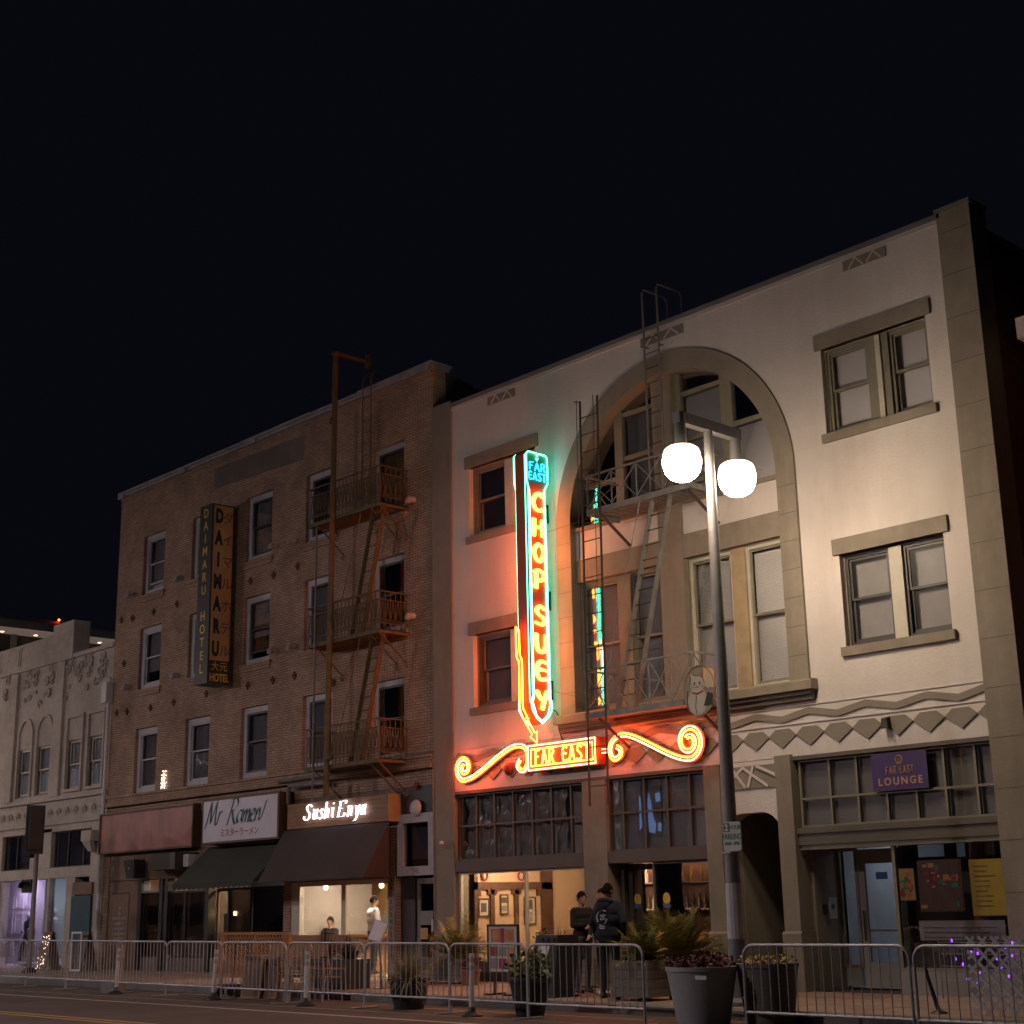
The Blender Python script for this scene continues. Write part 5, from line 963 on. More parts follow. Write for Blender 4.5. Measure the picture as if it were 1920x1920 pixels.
AC = thing('air_conditioner', 'dark box air conditioner left of the green awning', 'air conditioner', (-36.2, 21.1, 2.76)); obj('casing', MB().box(-36.42, -35.3, 20.72, F+.03, 2.77, 3.20), 'sign_black', AC); obj('grille', MB().box(-37.08, -36.42, 20.95, F+.03, 2.78, 3.18), 'wood_dark', AC); mb = MB()
for k in range(6): mb.box(-37.02, -36.46, 20.94, 20.95, 2.82+.06*k, 2.85+.06*k)
obj('louvre', mb, 'sign_black', AC); obj('side_cover', MB().box(-35.28, -35.02, 20.95, F+.03, 2.82, 3.14), 'white_plastic', AC)
mb = MB().cyl((-39.75, F-.05, 2.35), (-38.6, F-.05, 3.25), .012, n=5); 
KP = thing('entry_panel', 'small black keypad beside a white notice in the lounge entrance', 'keypad', (-15.69, F+.7, 1.3)); obj('keypad', MB().box(-15.70, -15.66, F+.48, F+.58, 1.4, 1.56), 'black_metal', KP); obj('notice', MB().box(-15.70, -15.692, F+.66, F+.9, 1.32, 1.68), 'paper', KP); obj('green_mark', MB().xz(disc(0, 0, .05, .05, 12), 0, .003), 'ink_green', KP).matrix_basis = T(-15.688, F+.78, 1.52) @ RZ(90)
# ================================================================== STREET LAMP (twin globe)
def lamp(label):
    L_ = thing('street_lamp', label, 'street lamp', (0, 0, 0), 'twin globe street lamps')
    obj('pole', MB().tube([(0, 0, 0), (0, 0, 1.1)], .145, 14, r1=.125).tube([(0, 0, 1.1), (0, 0, 8.95)], .115, 14, r1=.075), 'pole_grey', L_, smooth=True); obj('base_cover', MB().lathe([(.22, 0), (.22, .06), (.17, .12), (.16, .3)], (0, 0, 0), 14), 'pole_grey', L_)
    obj('cross_arm', MB().box(-.07, .07, -.78, .78, 8.86, 9.04), 'pole_grey', L_)
    for s in (-1, 1):
        h = obj('lamp_holder', MB().cyl((0, .69*s, 8.50), (0, .69*s, 9.02), .10, .085, 12).cyl((0, .69*s, 8.44), (0, .69*s, 8.50), .17, .12, 14), 'pole_grey', L_, smooth=True)
        pr_ = [(.12, 8.475), (.21, 8.462), (.27, 8.42), (.30, 8.345), (.312, 8.25), (.305, 8.15), (.272, 8.04), (.212, 7.96), (.13, 7.912), (.02, 7.90)]
        g = MB().lathe([(r, z) for r, z in pr_[::-1]], (0, .69*s, 0), 24)
        for q in range(len(g.f)): g.m[q] = 1 if min(g.v[i_][2] for i_ in g.f[q]) > 8.2 else 0
        obj('globe', g, ['globe', 'globe_top'], L_, smooth=True, label='glowing white lamp globe')
    return L_
LA = lamp('grey twin globe street lamp glowing in front of the big arch'); LA.matrix_basis = T(-14.5, 18.0, SW); WM[LA] = T(-14.5, 18.0, SW)
obj('pole_poster', MB().tube([(-14.5, 18.0, 1.10), (-14.5, 18.0, 1.9)], .1285, 14, r1=.122), 'white_plastic', LA); 
for x, y, lb in ((-55.5, 18.0, 'twin globe street lamp farther along the far pavement'),): copy_tree(LA, None, T(x, y, SW), lb)
# unseen roadway lamps, added to brighten the road and the fronts
def roadway(x, lb):
    R_ = thing('added_roadway_lamp', lb, 'street lamp', (x, 1.3, SW), 'unseen roadway lamps added along the near kerb')
    obj('pole', MB().tube([(x, 1.3, SW), (x, 1.3, 8.6), (x, 1.6, 9.1), (x, 3.2, 9.35)], .09, 10, r1=.05), 'galv', R_, smooth=True); obj('head', MB().ext([(x-.2, 3.1, 9.30), (x+.2, 3.1, 9.30), (x+.24, 4.2, 9.30), (x-.24, 4.2, 9.30)], (0, 0, .16)), 'galv', R_)
    obj('lens', MB().lathe([(.02, -.15), (.12, -.135), (.2, -.09), (.22, 0)], (x, 3.8, 9.29), 16), 'roadway', R_, smooth=True)
for x, lb in ((-39, 'added unseen roadway lamp across from the brick hotel'), (-22, 'added unseen roadway lamp across from the plaster building'), (-52, 'added unseen roadway lamp across from the cream building'), (-67, 'added unseen roadway lamp farthest along the near kerb')): roadway(x, lb)
# ================================================================== TRAFFIC SIGNAL
TS = thing('traffic_signal', 'dark traffic signal seen from behind beside the cream building', 'traffic light', (-40.0, 19.1, SW))
obj('pole', MB().cyl((-40.0, 19.1, SW), (-39.98, 19.1, 4.2), .075, .06, 12), 'pole_grey', TS, smooth=True); obj('base', MB().lathe([(.2, 0), (.2, .05), (.12, .14)], (-40.0, 19.1, SW), 12), 'black_metal', TS)
def head(x, y, z, ang, n, nm='signal_head'):
    h = put(bpy.data.objects.new(nm, MB().box(-.17, .17, -.12, .10, -.18*n, .18*n).mesh(nm, ['black_plastic'])), TS, T(x, y, z) @ RZ(ang))
    for k in range(n):
        zz = (k-(n-1)/2)*.36; v = MB()
        for q in range(9): a = math.pi*q/8; b = math.pi*(q+1)/8; v.poly([(.15*math.cos(a), -.12, zz+.15*math.sin(a)), (.15*math.cos(b), -.12, zz+.15*math.sin(b)), (.15*math.cos(b), -.27, zz+.13*math.sin(b)), (.15*math.cos(a), -.27, zz+.13*math.sin(a))])
        put(bpy.data.objects.new('visor', v.mesh('visor', ['black_plastic'])), h, T(x, y, z) @ RZ(ang))
    return h
h = head(-39.55, 18.8, 3.95, -100, 3); put(bpy.data.objects.new('backplate', MB().box(-.25, .25, -.02, .0, -.66, .66).mesh('bp', ['black_plastic'])), TS, T(-39.55, 18.8, 3.95) @ RZ(-110)); h2 = head(-40.2, 19.05, 3.75, 60, 3); h3 = head(-40.3, 19.1, 2.45, 20, 1, 'walk_signal')
obj('red_lens', MB().ell((-40.05, 18.87, 3.76), .02, .09, .09), 'ped_red', TS)
# ================================================================== BARRIERS
def barrier(x0, x1, y, lab, rot=0, z=0.):
    L = x1-x0; B = thing('crowd_barrier', lab, 'barrier', (x0, y, z), 'steel crowd barriers along the kerb', math.radians(rot)); M = WM[B]; r = .019; c = .16
    pts = [(0, 0, .03), (0, 0, 1.07-c)]+[(c-c*math.cos(t), 0, 1.07-c+c*math.sin(t)) for t in np.linspace(.3, math.pi/2, 5)]+[(L-c+c*math.sin(t), 0, 1.07-c+c*math.cos(t)) for t in np.linspace(0, math.pi/2-.3, 5)]+[(L, 0, 1.07-c), (L, 0, .03)]
    def pt(nm, mb): put(bpy.data.objects.new(nm, mb.mesh(nm, ['galv'], True)), B, M)
    pt('frame', MB().tube(pts, r, 8)); pt('bottom_rail', MB().cyl((0, 0, .22), (L, 0, .22), r, n=8))
    n = int(L/.135)
    for k in range(1, n): put(bpy.data.objects.new('bar', BARM), B, M @ T(L*k/n, 0, .22))
    for x in (0, L): pt('foot', MB().bar((x, -.30, .015), (x, .30, .015), .05, .012))
    pt('hook', MB().tube([(L, 0, .8), (L+.05, 0, .8), (L+.06, 0, .74)], .010, 5).tube([(0, 0, .4), (-.04, 0, .4)], .010, 5))
    return B
BARM = MB().cyl((0, 0, 0), (0, 0, .85), .0075, n=6).mesh('bar', ['galv'], True)
for x0, x1, y, rot, lb in ((-37.6, -35.45, 16.85, 0, 'steel crowd barrier at the far left end of the row'), (-35.35, -33.2, 16.8, .6, 'steel crowd barrier in front of the traffic signal'), (-33.1, -30.42, 16.7, 1, 'steel crowd barrier left of the leftmost white post'), (-30.32, -28.25, 16.5, 0.4, 'steel crowd barrier right behind the leftmost white post'), (-28.15, -26.0, 16.42, .5, 'steel crowd barrier in front of the dim shop windows'), (-25.9, -23.68, 16.32, .6, 'steel crowd barrier in front of the folded tables'), (-23.58, -21.24, 16.28, 1, 'steel crowd barrier in front of the stacked chairs'),
    (-21.14, -18.92, 16.18, .3, 'steel crowd barrier in front of the straw coloured grass pot'), (-18.82, -16.98, 16.1, 1.4, 'steel crowd barrier in front of the food poster board'), (-16.88, -14.52, 15.98, .8, 'steel crowd barrier in front of the man in the navy hoodie'), (-12.95, -10.42, 16.2, 0, 'steel crowd barrier in front of the lounge door'), (-10.32, -7.8, 16.15, .5, 'steel crowd barrier in front of the white lattice')):
    barrier(x0, x1, y, lb, -rot)
# delineator posts
def post(x, y, lean, lb):
    P = thing('delineator_post', lb, 'post', (x, y, 0), 'white plastic lane posts', 0); M = T(x, y, 0)
    put(bpy.data.objects.new('base', MB().lathe([(.17, 0), (.17, .02), (.07, .07), (.05, .14)], (0, 0, 0), 14).mesh('b', ['black_plastic'])), P, M)
    A = M @ T(0, 0, .1) @ Matrix.Rotation(math.radians(lean), 4, 'Y'); put(bpy.data.objects.new('tube', MB().tube([(0, 0, 0), (0, 0, .80), (0, 0, .83)], .04, 12).mesh('t', ['white_plastic'], True)), P, A)
    for z in (.58, .70): put(bpy.data.objects.new('reflective_band', MB().cyl((0, 0, z), (0, 0, z+.075), .0415, n=12).mesh('rb', ['galv'], True)), P, A)
post(-29.98, 16.3, 4, 'leaning white plastic lane post farthest left along the barriers'); post(-25.98, 16.2, 5, 'leaning white plastic lane post beside the folded tables'); post(-22.69, 16.05, 1, 'white plastic lane post beside the stacked chairs'); post(-18.08, 15.9, 1.5, 'white plastic lane post left of the food poster board')
obj('kerb_block', MB().box(-30.75, -30.2, 16.35, 16.65, 0, .2), 'kerb', None, False, 'grey concrete block under the barrier beside the leftmost white post', 'block')
# ================================================================== PLANTS
RNG = random.Random(3)
def blades(mb, c, n, ln, wd, spread, droop, mi=0, up=.5):
    for k in range(n):
        a = RNG.uniform(0, 6.283); e = RNG.uniform(.05, 1)*spread; L = ln*RNG.uniform(.6, 1.1); d = Vector((math.cos(a)*math.sin(e), math.sin(a)*math.sin(e), math.cos(e))); s = d.cross(Vector((0, 0, 1)))
        s = s.normalized() if s.length > .01 else Vector((1, 0, 0)); p = Vector(c)+Vector((math.cos(a), math.sin(a), 0))*RNG.uniform(0, .08); o = len(mb.v); N = 4
        for i in range(N+1):
            t = i/N; q = p+d*L*t+Vector((0, 0, -droop*L*t*t*math.sin(e))); w = wd*(1-t**1.6)*.5+.0008; mb.v += [tuple(q-s*w), tuple(q+s*w)]
        for i in range(N): mb.f.append((o+2*i, o+2*i+1, o+2*i+3, o+2*i+2)); mb.m.append(mi)
def fronds(mb, c, n, ln, mi=0, leaf=.22, spread=1.1, dens=16, mj=None):
    for k in range(n):
        a = RNG.uniform(0, 6.283); e = RNG.uniform(.15, 1)*spread; L = ln*RNG.uniform(.65, 1.1); h = Vector((math.cos(a), math.sin(a), 0)); m2 = mi if mj is None or RNG.random() < .6 else mj
        P = [Vector(c)+h*(L*math.sin(e)*t)+Vector((0, 0, L*math.cos(e)*t*1.05-.45*L*t*t*math.sin(e))) for t in [i/6 for i in range(7)]]; mb.tube(P, .008, 4, mi=m2, r1=.003)
        for j in range(dens):
            t = .25+.74*j/dens; i = min(5, int(t*6)); q = P[i].lerp(P[i+1], t*6-i); d = (P[i+1]-P[i]).normalized(); sd = d.cross(Vector((0, 0, 1)))
            sd = sd.normalized() if sd.length > .01 else Vector((1, 0, 0))
            for s in (-1, 1):
                ll = leaf*(1.1-.6*t)*RNG.uniform(.7, 1.2); v = (sd*s*.75+d*.75+Vector((0, 0, RNG.uniform(-.35, .15)))).normalized(); w = d*.010; mb.add([q-w, q+w, q+v*ll*.6+w*.8, q+v*ll, q+v*ll*.6-w*.8], [(0, 1, 2, 3, 4)], m2)
def leaves(mb, c, n, R, sz, mi=0, flat=.6):
    for k in range(n):
        v = Vector((RNG.gauss(0, 1), RNG.gauss(0, 1), RNG.gauss(0, 1))).normalized()*RNG.uniform(.35, 1)**.6; p = Vector(c)+Vector((v.x*R[0], v.y*R[1], v.z*R[2])); d = Vector((RNG.gauss(0, 1), RNG.gauss(0, 1), RNG.gauss(.3, .8))).normalized(); s = d.orthogonal().normalized(); z = sz*RNG.uniform(.6, 1.3)
        mb.add([p, p+d*z*.5+s*z*.28, p+d*z, p+d*z*.5-s*z*.28], [(0, 1, 2, 3)], mi)
def pot(par, c, r0, r1, h, m, n=20, soil=True, nm='pot', rim=.02):
    obj(nm, MB().lathe([(r0, 0), (r1, h-.05), (r1+rim, h-.045), (r1+rim, h), (r1-.01, h), (r1-.03, h-.06)], c, n), m, par, smooth=n > 8); obj('soil', MB().lathe([(.01, h-.08), (r1-.02, h-.07)], c, n), 'soil', par)
P = thing('potted_grass', 'spiky straw coloured grass in a black pot behind the barrier', 'potted plant', (-20.35, 16.5, 0)); pot(P, (-20.35, 16.5, 0), .25, .34, .50, 'black_plastic'); mb = MB(); blades(mb, (-20.35, 16.5, .45), 330, .72, .016, 1.45, .55); obj('grass', mb, 'leaf_dry', P, kind='stuff')
P = thing('potted_shrub', 'dull green shrub in a black pot in front of the food poster board', 'potted plant', (-17.35, 16.45, 0)); pot(P, (-17.35, 16.45, 0), .22, .32, .55, 'black_plastic', 10); mb = MB(); leaves(mb, (-17.35, 16.45, .72), 420, (.36, .36, .26), .09); blades(mb, (-17.35, 16.45, .5), 90, .42, .02, 1.0, .2); obj('foliage', mb, 'leaf', P, kind='stuff')
def round_pot(lab, x, y, z, r0, r1, h, m, fol, n, k=1.):
    P = thing('flower_planter', lab, 'planter', (x, y, z)); obj('tub', MB().lathe([(r0, 0), (r1, h-.06), (r1+.015, h-.055), (r1+.015, h), (r1-.03, h), (r1-.04, h-.07)], (x, y, z), 28), m, P, smooth=True); obj('soil', MB().lathe([(.01, h-.08), (r1-.04, h-.075)], (x, y, z), 20), 'soil', P)
    f = MB(); leaves(f, (x, y, z+h+.03*k), n, (r1*1.02, r1*1.02, .13*k), .065); blades(f, (x, y, z+h-.05), n//7, .26*k+.06, .012, 1.2, .4); obj('foliage', f, fol, P, kind='stuff'); return P
P = round_pot('large tapered grey planter with dark red foliage beside the lamp post', -13.98, 16.55, 0, .36, .485, .77, 'planter_grey', 'leaf_red', 900, 1.2); obj('sticker', MB().box(-13.72, -13.52, 16.10, 16.105, .62, .67), 'white_plastic', P)
round_pot('olive planter with low yellowish plants right of the lamp post', -13.30, 17.15, 0, .33, .42, .80, 'planter_wood', 'leaf_yellow', 190, .7)
def crate(nm, lab, x0, x1, y0, y1, z0, h, m='planter_wood', n=4):
    P = thing(nm, lab, 'planter', ((x0+x1)/2, (y0+y1)/2, z0))
    for k in range(n):
        a = z0+.06+(h-.06)*k/n; b = z0+.06+(h-.06)*(k+1)/n-.008
        obj('plank', MB().box(x0, x1, y0, y0+.025, a, b), m, P); obj('plank', MB().box(x0, x1, y1-.025, y1, a, b), m, P); obj('plank', MB().box(x0, x0+.025, y0+.026, y1-.026, a, b), m, P); obj('plank', MB().box(x1-.025, x1, y0+.026, y1-.026, a, b), m, P)
    for x in (x0+.08, x1-.08):
        for y in (y0+.08, y1-.08): obj('caster', MB().cyl((x-.02, y, z0+.03), (x+.02, y, z0+.03), .03, n=8), 'black_plastic', P)
    obj('soil', MB().box(x0+.026, x1-.026, y0+.026, y1-.026, z0+.1, z0+h-.05), 'soil', P); return P
P = crate('wooden_planter', 'weathered wooden box planter with arching green palm in front of the right shop window', -17.1, -16.3, 18.0, 18.7, SW, .62); mb = MB(); fronds(mb, (-16.7, 18.35, SW+.55), 46, .72, 0, .22, 1.3, 14, 1); leaves(mb, (-16.7, 18.35, SW+.62), 120, (.38, .34, .1), .09, 0); obj('foliage', mb, ['leaf', 'leaf_yellow'], P, kind='stuff')
for x, y, h, lb, mm in ((-17.45, 20.1, .95, 'bushy green palm against the right shop window', ('leaf', 'leaf_yellow')), (-18.1, 20.3, .85, 'yellowish palm clump beside the restaurant door', ('leaf_yellow', 'leaf'))):
    P = crate('wooden_planter', 'low wooden planter with a '+lb, x-.4, x+.4, y-.25, y+.35, SW, .45); mb = MB(); fronds(mb, (x, y, SW+.4), 90, h*1.2, 0, .28, 1.3, 18, 1); blades(mb, (x, y, SW+.4), 120, h*.95, .015, .9, .3, 1); obj('foliage', mb, list(mm), P, kind='stuff')
P = crate('wooden_planter', 'long grey planter box with a feathery palm left of the restaurant window', -25.1, -23.4, 20.3, 20.8, SW, .5); mb = MB(); fronds(mb, (-23.75, 20.55, SW+.45), 55, .95, 0, .27, 1.35, 16, 1); obj('foliage', mb, ['leaf_yellow', 'leaf'], P, kind='stuff')
P = crate('wooden_planter', 'dark planter box with spiky leaves behind the food poster board', -21.6, -19.9, 20.5, 20.95, SW, .5); mb = MB(); blades(mb, (-20.9, 20.7, SW+.5), 60, .75, .035, 1.1, .5); blades(mb, (-20.4, 20.7, SW+.5), 50, .6, .03, 1.1, .5); leaves(mb, (-21.4, 20.7, SW+.75), 60, (.2, .2, .3), .12); obj('foliage', mb, 'leaf', P, kind='stuff')
for x, y, h, lb in ((-25.3, 18.35, .7, 'spiky dark red plant in a black box behind the stacked chairs'), (-24.3, 18.2, .6, 'thin dark red plant in a black box right of the stacked chairs')):
    P = thing('potted_plant', lb, 'potted plant', (x, y, SW)); obj('box', MB().box(x-.3, x+.3, y-.3, y+.3, SW, SW+.55), 'black_plastic', P); mb = MB(); blades(mb, (x, y, SW+.5), 70, h, .035, 1.15, .35); leaves(mb, (x, y, SW+.7), 60, (.3, .3, .2), .07); obj('foliage', mb, 'leaf_dark', P, kind='stuff')
P = thing('potted_plant', 'rusty red flowers in a low pot under the palm left of the restaurant', 'potted plant', (-23.0, 20.2, SW)); pot(P, (-23.0, 20.2, SW), .16, .2, .3, 'terracotta', 14); mb = MB(); leaves(mb, (-23.0, 20.2, SW+.42), 120, (.2, .2, .15), .08); obj('foliage', mb, 'leaf_red', P, kind='stuff')
# ================================================================== PAVEMENT FURNITURE
MBd = thing('menu_board', 'black framed poster board with food photographs behind the barrier', 'menu board', (-19.83, 18.2, SW)); x0, x1 = -20.24, -19.44
obj('frame', MB().ring(x0, x1, .50, 1.33, .035, 18.18, 18.22).box(-20.1, -20.06, 18.19, 18.21, SW, .5).box(-19.62, -19.58, 18.19, 18.21, SW, .5).box(-20.15, -20.0, 18.0, 18.4, SW, SW+.03).box(-19.68, -19.53, 18.0, 18.4, SW, SW+.03), 'black_metal', MBd); obj('poster', MB().box(x0+.035, x1-.035, 18.19, 18.2, .535, 1.295), 'paper', MBd); mb = MB()
for i, (a, b, c, d, k) in enumerate([(.06, .30, .50, .72, 0), (.42, .66, .50, .72, 1), (.31, .41, .48, .73, 2), (.04, .23, .26, .42, 2), (.26, .45, .26, .42, 3), (.48, .68, .26, .42, 1), (.04, .23, .05, .22, 3), (.26, .45, .05, .22, 2), (.48, .68, .05, .22, 0)]): mb.box(x0+.035+a, x0+.035+b, 18.186-.0005*i, 18.19, .535+c, .535+d, k)
for cx_, k in ((.18, 1), (.54, 0)): mb.xz(disc(x0+.035+cx_, .535+.61, .085, .085, 14), 18.180, 18.184, k)
obj('food_picture', mb, ['ink_orange', 'ink_gold', 'ink_red', 'ink_grey'], MBd)
LB_ = thing('litter_bin', 'tall dark litter bin with scratched steel front panel', 'bin', (-18.75, 18.3, SW))
obj('body', MB().ext([(-19.08, 18.05, SW+.03), (-18.46, 18.05, SW+.03), (-18.38, 18.1, 1.15), (-18.9, 18.1, 1.15)], (0, .5, 0)), 'black_plastic', LB_); obj('steel_panel', MB().ext([(-19.03, 18.044, SW+.05), (-18.62, 18.044, SW+.05), (-18.56, 18.052, .55), (-18.62, 18.075, .80), (-18.55, 18.094, 1.0), (-18.83, 18.094, 1.0), (-18.88, 18.06, .6)], (0, -.006, 0)), 'steel', LB_); obj('foot', MB().box(-19.1, -18.4, 18.0, 18.6, SW, SW+.03), 'black_plastic', LB_)
for k in range(3): obj('slot', MB().box(-18.80+.13*k, -18.71+.13*k, 18.07, 18.098, 1.03, 1.11), 'black_metal', LB_)
MS = thing('menu_stand', 'tilted white menu holder on a black stand outside the sushi bar', 'menu stand', (-23.75, 18.5, SW)); obj('pole', MB().cyl((-23.72, 18.55, SW), (-23.75, 18.52, 1.1), .018, n=8).lathe([(.16, 0), (.15, .02), (.02, .03)], (-23.72, 18.55, SW), 12), 'black_metal', MS)
M_ = T(-23.78, 18.5, 1.22) @ RZ(20) @ Matrix.Rotation(math.radians(14), 4, 'Y') @ Matrix.Rotation(math.radians(-18), 4, 'X')
for nm, mb, m in (('frame', MB().ring(-.15, .15, -.2, .2, .02, -.01, .01), 'galv'), ('menu_sheet', MB().box(-.13, .13, -.006, .004, -.18, .18), 'sign_lilac'), ('price_sheet', MB().box(.0, .14, -.012, -.007, -.12, .16), 'white_paint')): put(bpy.data.objects.new(nm, mb.mesh(nm, [m])), MS, M_)
# orange lattice fence
LF = thing('lattice_fence', 'low orange wooden lattice fence outside the ramen shop', 'fence', (-27.3, 18.0, SW))
obj('top_rail', MB().box(-28.6, -26.0, 17.97, 18.03, 1.16, 1.22), 'wood_orange', LF)
for x in (-28.6, -27.3, -26.06): obj('post', MB().box(x, x+.06, 17.97, 18.03, SW, 1.16), 'wood_orange', LF)
obj('bottom_rail', MB().box(-28.6, -26.0, 17.975, 18.025, .3, .35), 'wood_orange', LF)
for k in range(30):
    for s in (-1, 1):
        xa = -28.95+.11*k; pa, pb = (xa, .36), (xa+.78, 1.15)
        if s < 0: pa, pb = (xa, 1.15), (xa+.78, .36)
        t0 = max(0, (-28.53-pa[0])/(pb[0]-pa[0])); t1 = min(1, (-26.08-pa[0])/(pb[0]-pa[0]))
        if t1-t0 > .05: obj('slat', MB().bar((pa[0]+(pb[0]-pa[0])*t0, 17.99+.012*s, pa[1]+(pb[1]-pa[1])*t0), (pa[0]+(pb[0]-pa[0])*t1, 17.99+.012*s, pa[1]+(pb[1]-pa[1])*t1), .008, .03, up=(0, 0, 1)), 'wood_orange', LF)
WF = thing('wooden_counter', 'light wooden panelled counter with two chair backs under the sushi bar window', 'counter', (-26.8, 19.6, SW)); obj('panel', MB().box(-28.4, -26.2, 19.55, 19.6, .45, 1.12), 'wood', WF); obj('leg', MB().box(-28.4, -28.3, 19.5, 19.6, SW, 1.12).box(-26.3, -26.2, 19.5, 19.6, SW, 1.12), 'wood', WF)
# chairs
def chair(lab, x, y, z, rot, panel):
    C = thing('cafe_chair', lab, 'chair', (x, y, z), 'chairs stacked behind the barrier', math.radians(rot)); M = WM[C]
    def pt(nm, mb, m, s=False): put(bpy.data.objects.new(nm, mb.mesh(nm, [m], s)), C, M)
    for s in (-1, 1): pt('leg', MB().tube([(s*.20, -.22, 0), (s*.21, -.17, .42), (s*.20, -.20, .62)], .013, 7), 'galv', True); pt('leg', MB().tube([(s*.20, .24, 0), (s*.20, .2, .43)], .013, 7), 'galv', True)
    for s in (-1, 1): pt('back_post', MB().tube([(s*.20, -.20, .62), (s*.235, -.26, .88)], .013, 7), 'galv', True)
    pt('seat', MB().box(-.21, .21, -.18, .22, .42, .445), 'wood', False)
    for k in range(4): pt('back_slat', MB().tube([(p.x, p.y, .47+.05*k) for p in cr([(-.205, -.17), (-.1, -.215), (.1, -.215), (.205, -.17)], 3)], .012, 5), 'wood_brown')
    if panel: pt('back_panel', MB().box(-.2, .2, -.25, -.235, .66, .88), 'wood', False)
for i, (x, y, z, r, p, lb) in enumerate(((-24.55, 16.9, 0, 4, 0, 'leftmost slatted chair standing on the road behind the barrier'), (-23.98, 16.95, 0, -3, 0, 'middle slatted chair standing on the road behind the barrier'), (-23.42, 17.0, 0, 2, 0, 'rightmost slatted chair standing on the road behind the barrier'), (-24.72, 17.05, .14, 3, 1, 'leftmost wooden backed chair stacked up behind the slatted ones'), (-24.12, 17.1, .14, -2, 1, 'middle wooden backed chair stacked up behind the slatted ones'), (-23.50, 17.15, .14, 4, 1, 'rightmost wooden backed chair stacked up behind the slatted ones'))): chair(lb, x, y, z, r, p)
for i, (x, ln, lb) in enumerate(((-25.55, 5, 'folded table top leaning nearest the lane post'), (-25.15, 9, 'folded table top leaning next to the chairs'))):
    TB = thing('folded_table', 'wooden '+lb, 'table', (x, 16.8, 0)); M_ = T(x, 16.75+.12*i, .03) @ Matrix.Rotation(math.radians(-ln), 4, 'X'); put(bpy.data.objects.new('table_top', MB().box(-.3, .3, 0, .03, 0, .78).mesh('tt', ['wood_brown'])), TB, M_); put(bpy.data.objects.new('edge_strip', MB().ring(-.31, .31, -.01, .79, .015, -.005, .035).mesh('es', ['sign_cream'])), TB, M_); put(bpy.data.objects.new('leg', MB().tube([(-.25, .06, .7), (-.25, .10, -.0), (.25, .10, 0), (.25, .06, .7)], .014, 6).mesh('lg', ['galv'])), TB, M_)
TR = thing('hand_cart', 'dark small wheeled cart behind the lane post by the folded tables', 'cart', (-26.5, 17.0, 0)); obj('deck', MB().box(-26.85, -26.2, 16.85, 17.2, .18, .24), 'black_metal', TR); obj('handle', MB().tube([(-26.8, 17.15, .24), (-26.8, 17.2, 1.0), (-26.3, 17.2, 1.0), (-26.3, 17.15, .24)], .016, 6), 'black_metal', TR, True)
for x in (-26.85, -26.2):
    for y in (16.9, 17.15): obj('wheel', MB().cyl((x-.02, y, .09), (x+.02, y, .09), .09, n=12), 'black_plastic', TR)
# A-boards and mannequins on the left
for x, y, m, lb in ((-41.2, 20.2, 'gold_decor', 'small sandwich board hung with twinkling lights left of the brick building'), (-39.6, 20.5, 'white_paint', 'white framed sandwich board by the down pipe')):
    A = thing('sandwich_board', lb, 'sandwich board', (x, y, SW)); obj('front_leaf', MB().ext([(x-.3, y-.22, SW), (x+.3, y-.22, SW), (x+.26, y-.02, SW+1.05), (x-.26, y-.02, SW+1.05)], (0, .025, 0)), 'wood_brown' if m == 'gold_decor' else 'frame_dark', A); obj('back_leaf', MB().ext([(x-.3, y+.25, SW), (x+.3, y+.25, SW), (x+.26, y+.03, SW+1.05), (x-.26, y+.03, SW+1.05)], (0, .025, 0)), 'wood_brown', A)
    if m == 'gold_decor':
        mb = MB()
        for k in range(36): t = RNG.random(); mb.ell((x+RNG.uniform(-.22, .22), y-.24+.2*t, SW+.05+t*.9), .012, .012, .012, 5, 4)
        obj('light_string', mb, 'string_bulb', A, kind='stuff')
    else: obj('frame', MB().ring(x-.3, x+.3, SW, SW+1.05, .05, y-.26, y-.24), m, A)
def mannequin(nm, lb, x, y, z, h, m):
    o = thing(nm, lb, 'mannequin', (x, y, z)); k = h/1.7
    obj('dress', MB().lathe([(r*k, q*k) for r, q in ((.30, .12), (.28, .4), (.20, .8), (.13, 1.02), (.17, 1.25), (.16, 1.38), (.06, 1.45), (.05, 1.5))], (x, y, z), 16), m, o, smooth=True); obj('head', MB().ell((x, y, z+1.6*k), .085*k, .10*k, .12*k), 'shade', o, smooth=True); obj('stand', MB().cyl((x, y, z), (x, y, z+.15), .03, n=8).lathe([(.18, 0), (.17, .02), (.02, .04)], (x, y, z), 12), 'black_metal', o)
mannequin('mannequin', 'mannequin in a dark dress at the left edge of the lit lilac shop', -46.7, 22.2, .16, 1.62, 'black_cloth'); mannequin('mannequin', 'mannequin in a patterned dress before the lilac panel door', -46.1, 22.0, .16, 1.35, 'ink_grey'); mannequin('mannequin', 'mannequin in a pale dress behind the traffic signal pole', -44.6, 22.0, .16, 1.7, 'shade')
# white lattice with purple lights on the right
WL = thing('lattice_screen', 'white plastic lattice screen at the right edge behind the barrier', 'lattice', (-9.6, 18.0, SW)); yL = 17.95; x0, x1, z0, z1 = -10.66, -8.3, SW, 1.13; dd = .175
n = int((z1-z0)/dd*1.0)
for s in (-1, 1):
    for k in range(-6, 22):
        xa = x0+dd*k; pa = (xa, z0); pb = (xa+(z1-z0), z1)
        if s < 0: pa = (xa, z1); pb = (xa+(z1-z0), z0)
        t0 = max(0, (x0-pa[0])/(pb[0]-pa[0])); t1 = min(1, (x1-pa[0])/(pb[0]-pa[0]))
        if t1-t0 > .04: obj('strip', MB().bar((pa[0]+(pb[0]-pa[0])*t0, yL+.006*s, pa[1]+(pb[1]-pa[1])*t0), (pa[0]+(pb[0]-pa[0])*t1, yL+.006*s, pa[1]+(pb[1]-pa[1])*t1), .012, .036), 'white_plastic', WL)
